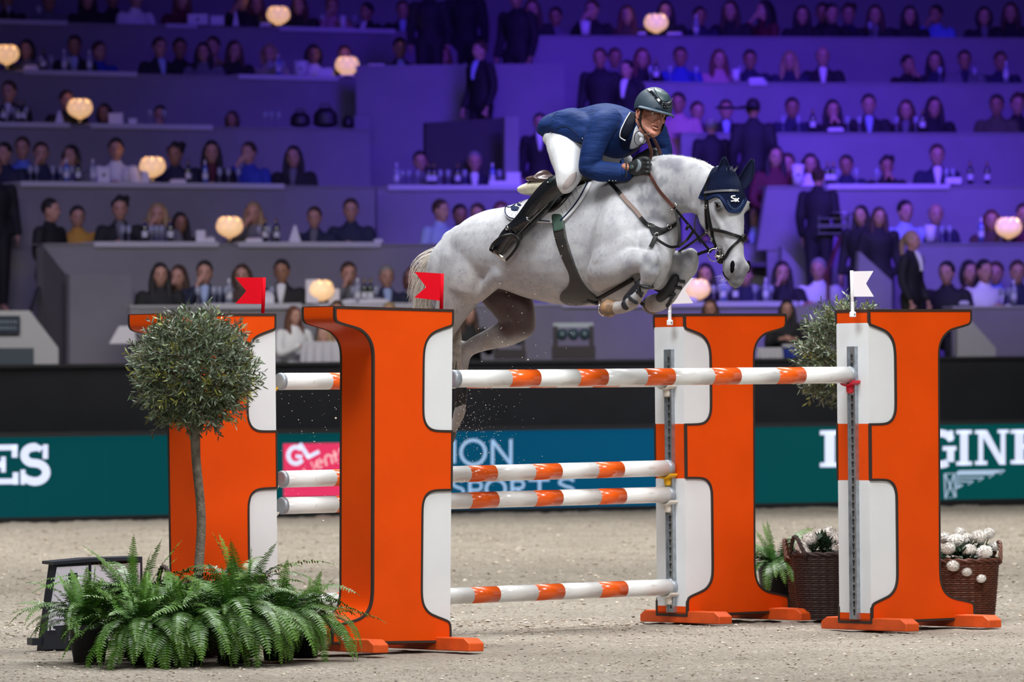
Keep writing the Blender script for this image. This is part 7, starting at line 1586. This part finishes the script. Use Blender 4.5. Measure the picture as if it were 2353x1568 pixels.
def cbox(sg, px, w_, h_, lab, kind='box', m=None, d_=.16, logo=False, taper=1.0):
    q = put(sg, px); r_ = empty({'box': 'gift_box', 'bucket': 'ice_bucket', 'card': 'menu_card', 'bag': 'paper_bag', 'napkin': 'folded_napkin'}[kind], q); tag(r_, lab, {'bucket': 'bucket', 'card': 'card', 'bag': 'bag', 'napkin': 'napkin'}.get(kind, 'box')); b = MB()
    if kind == 'card': vs_ = [(-w_ / 2, -.05, 0), (w_ / 2, -.05, 0), (w_ / 2, .05, 0), (-w_ / 2, .05, 0), (-w_ * .1, 0, h_), (w_ * .1, 0, h_)]; b.add(vs_, [(0, 1, 5, 4), (2, 3, 4, 5), (1, 2, 5), (3, 0, 4), (3, 2, 1, 0)])
    elif kind == 'bucket': b.lathe([(.0, 0), (w_ * .40, 0), (w_ * .5, h_), (w_ * .48, h_), (w_ * .38, .02), (.0, .02)], (0, 0, 0), 20)
    elif kind == 'napkin': b.box((0, 0, h_ * .3), w_, d_, h_ * .6); b.add([(-w_ / 2, -d_ / 2, h_ * .6), (w_ / 2, -d_ / 2, h_ * .6), (w_ * .3, 0, h_), (-w_ * .35, .02, h_ * .95)], [(0, 1, 2, 3)])
    else: vs_ = [(i * w_ / 2 * (taper if k else 1), j * d_ / 2, h_ * k) for k in (0, 1) for i, j in ((-1, -1), (1, -1), (1, 1), (-1, 1))]; b.add(vs_, [(3, 2, 1, 0), (4, 5, 6, 7), (0, 1, 5, 4), (1, 2, 6, 5), (2, 3, 7, 6), (3, 0, 4, 7)])
    o = b.build('shell', m or M_BX, r_, kind == 'bucket')
    if logo: b = MB(); b.sph((0, -d_ / 2 - .001 if kind != 'bucket' else -w_ * .46, h_ * .48), .022, 10, 6); b.build('printed_dot', mat('dot_dark', (.02, .02, .05), .6), r_)
for a in (('L6', 455, .30, .16, 'white box with dark dot on the top row', 'box', None, .16, True), ('L6', 500, .20, .14, 'white box right of the dotted box, top row', 'box'), ('L6', 542, .09, .22, 'white cone napkin on the top row desk', 'card'), ('L6', 610, .16, .07, 'pink lit napkin left of the top lamp', 'napkin'), ('L6', 788, .10, .20, 'pale ice bucket behind the top row desk', 'bucket'),
    ('L5', 692, .23, .22, 'white ice bucket full of bottles, fifth row', 'bucket', None, .16, True), ('L5', 748, .22, .12, 'white box beside the ice bucket', 'box'), ('L5', 866, .24, .20, 'white box with dark dot right of the lamp, fifth row', 'box', None, .16, True), ('L5', 952, .16, .22, 'white tent card right of the black suit, fifth row', 'card'), ('L5', 72, .20, .09, 'folded napkin beside the frame edge lamp', 'napkin'), ('L5', 798, .22, .05, 'round pink napkin under the fifth row lamp', 'napkin'),
    ('L4', 137, .12, .18, 'white tent card left of the fourth row lamp', 'card'), ('L4', 267, .20, .15, 'white box on the fourth row desk', 'box'), ('L4', 306, .11, .08, 'small cream box on the fourth row desk', 'box'),
    ('L3', 240, .16, .20, 'white box with dark dot left of the white shirt, third row', 'box', None, .16, True), ('L3', 335, .10, .16, 'white box under the third row lamp', 'box'), ('L3', 410, .22, .06, 'flat white napkin right of the third row lamp', 'napkin'), ('L3', 290, .12, .20, 'white bucket before the white shirt, third row', 'bucket'),
    ('L2', 462, .12, .15, 'white box left of the second row lamp', 'box'), ('L2', 482, .14, .07, 'low napkin beside the second row lamp', 'napkin'), ('L2', 678, .16, .22, 'white tent card between blonde and boy', 'card'), ('L2', 585, .22, .06, 'flat napkin right of the second row lamp', 'napkin'), ('L2', 870, .12, .05, 'small napkin at the second row desk end', 'napkin'),
    ('L1', 718, .16, .30, 'tall white box left of the front row lamp', 'box'), ('L1', 768, .14, .18, 'white box right of the front row lamp', 'box'), ('L1', 612, .20, .16, 'white napkin fan before the scarf, front row', 'napkin'), ('L1', 840, .60, .06, 'crumpled white napkins between lamp and older person', 'napkin'), ('L1', 1575, .30, .08, 'white napkins behind the forelegs', 'napkin'),
    ('M3', 1180, .20, .18, 'white box at the booth desk end', 'box'), ('M3', 1148, .30, .06, 'flat white box before the booth', 'box'), ('R6', 1345, .16, .20, 'white ice bucket beside the raised arm', 'bucket'), ('R6', 1475, .12, .05, 'pink napkin left of the top lamp above the rider', 'napkin'), ('R6', 1550, .22, .05, 'pink napkin right of the top lamp above the rider', 'napkin'),
    ('R5', 1691, .11, .17, 'pale bucket between two fifth row guests', 'bucket'), ('R5', 1738, .22, .06, 'white napkin near the patterned navy guest', 'napkin'), ('R4', 1920, .22, .06, 'bright napkin before the long black hair, fourth row', 'napkin'), ('R3', 1834, .18, .27, 'white bucket with dark dot by the waitress head', 'bucket', None, .16, True), ('R3', 2190, .22, .09, 'white box left of the two free bottles', 'box'),
    ('R2', 2138, .16, .22, 'white bucket before the bald guest, second row', 'bucket'), ('R1', 2215, .12, .05, 'small napkin on the lowest desk beyond the tall standard', 'napkin')):
    cbox(*a)
# bags left on the fourth row desk, tall glasses rack
for px, w_, h_, lab in ((690, .30, .24, 'slumped black leather bag on the empty fourth row desk'), (748, .36, .32, 'rounded black bag in the middle of the fourth row desk'), (800, .18, .20, 'small black bag at the fourth row desk end')):
    q = put('L4', px, .2); r_ = empty('handbag', q); tag(r_, lab, 'bag'); b = MB(); b.ell((0, 0, h_ * .45), (w_ / 2, 0, 0), (0, .10, 0), (0, 0, h_ * .46)); b.ell((0, 0, h_ * .2), (w_ / 2 * 1.05, 0, 0), (0, .11, 0), (0, 0, h_ * .22)); b.fused('bag_body', mat('bag_black', (.008, .008, .009), .5), r_, .02, 2)
    b = MB(); b.tube([(-w_ * .25, 0, h_ * .8), (-w_ * .15, 0, h_ * 1.05), (w_ * .15, 0, h_ * 1.05), (w_ * .25, 0, h_ * .8)], .012, 6); b.build('strap', mat('bag_black', (.008, .008, .009), .5), r_)
# floor lamps of the hall lying on the black wall: moving spotlights, and speaker cases
def spot(px, py, Y, s_, lab):
    q = at0(px, py, Y); root = empty('floor_spotlight', V((q.x, q.y, q.z))); tag(root, lab, 'spotlight', 'spotlights standing behind the black wall')
    b = MB(); b.box((0, 0, .07 * s_), .46 * s_, .3, .14 * s_); o = b.build('lamp_base', M_LBASE, root)
    b = MB()
    for k in (-1, 1): b.box((.19 * k * s_, 0, .22 * s_), .05 * s_, .12, .26 * s_)
    b.build('yoke', M_LBASE, root)
    for k in (-1, 0, 1): b = MB(); b.lathe([(.0, 0), (.055 * s_, 0), (.06 * s_, .10), (.0, .11)], (0, 0, 0), 16); o = b.build('lamp_head', mat('lens_grey', (.05, .08, .10), .15, .3), root, True); o.rotation_euler = (math.radians(80), 0, 0); o.location = (k * .12 * s_, .02, .25 * s_)
    b = MB(); b.box((0, 0, .36 * s_), .42 * s_, .1, .05 * s_); b.build('light_bar', mat('bar_pale', (.30, .34, .38), .5), root)
wtop = wz
for px, s_, lab in ((1318, 1.15, 'larger black spotlight cluster behind the wall under the horse belly'), (1172, .85, 'smaller black spotlight behind the wall, by the hind leg')):
    q = onpl(px, 830, wl - BN * .45, BN); spot(px, 826, q.y, s_, lab)
tag(vwall('floor', wl - BDIR * 14 - BN * .3, wl + BDIR * 14 - BN * .3, wz - .12, wz - .02, 1.0, M_DK), kind='structure')
# glass desk and white clothed side tables at floor level
def stable(px0, px1, py0, py1, Y, m, lab):
    a = at(px0, py0, Y); b_ = at(px1, py1, Y); r_ = empty('side_table', V(((a.x + b_.x) / 2, a.y, b_.z))); tag(r_, lab, 'table'); w_ = b_.x - a.x; h_ = a.z - b_.z
    q = MB(); q.box((0, 0, h_ - .015), w_, .6, .03); q.build('tabletop', M_CLOTH, r_)
    vs_ = []; n = 16
    for i in range(n + 1):
        x = -w_ / 2 + w_ * i / n; vs_ += [(x * .98, -.30 + .012 * math.sin(i * 2.2), h_ - .03), (x * 1.08, -.33 + .03 * math.sin(i * 2.2), 0)]
    q = MB(); q.add(vs_, [(2 * i, 2 * i + 1, 2 * i + 3, 2 * i + 2) for i in range(n)]); o = q.build('table_skirt', m, r_); md = o.modifiers.new('t', 'SOLIDIFY'); md.thickness = .01
stable(695, 790, 786, 838, 71.2, M_CLOTH, 'small table with white cloth seen under the nearest standard flange')
stable(1738, 1795, 800, 838, 72.6, M_CLOTH, 'table with white cloth right of the standard under the forelegs')
stable(1797, 1850, 792, 838, 72.8, CLM['royal'], 'low stand with dark blue cloth beside the white table')
b = MB(); b.box((0, 0, .11), .34, .2, .22); o = tag(b.build('paper_bag', M_BX), 'white paper bag at the corner of the rear standard, behind the olive tree', 'bag'); o.location = at(283, 790, 72.4)
for v in o.data.vertices:
    if v.co.z > .1: v.co.x *= .55; v.co.x += .05
# ================================================================== grains of footing thrown up by the hooves
rnd = random.Random(21); b = MB(); at = at0
for i in range(520):
    if i < 300: x = 1046 + abs(rnd.gauss(0, 62)); y = rnd.gauss(985, 75) ; Y = 36.2 + rnd.uniform(-.5, .5)
    elif i < 460: x = rnd.uniform(645, 782); y = rnd.uniform(905, 1400); Y = 36.0 + rnd.uniform(-.5, .5)
    else: x = rnd.gauss(1165, 70); y = rnd.gauss(760, 60); Y = 35.3
    s = rnd.choice((.0015, .002, .0022, .003)) * (2.2 if (i % 60 == 0) else 1); c = at(x, y, Y)
    if c.z < .05: continue
    p = [c + V((rnd.uniform(.5, 1.6) * s * a, rnd.uniform(.5, 1.4) * s * q, rnd.uniform(.4, 1.2) * s * d)) for a, q, d in ((1, 0, 0), (-1, 0, 0), (0, 1, 0), (0, -1, 0), (0, 0, 1), (0, 0, -1))]
    b.add(p, [(0, 2, 4), (2, 1, 4), (1, 3, 4), (3, 0, 4), (2, 0, 5), (1, 2, 5), (3, 1, 5), (0, 3, 5)])
tag(b.build('flying_sand', mat('grain_pale', (.62, .56, .48), .8)), 'pale grains of sand thrown up in the air behind and below the horse', 'sand', kind='stuff')
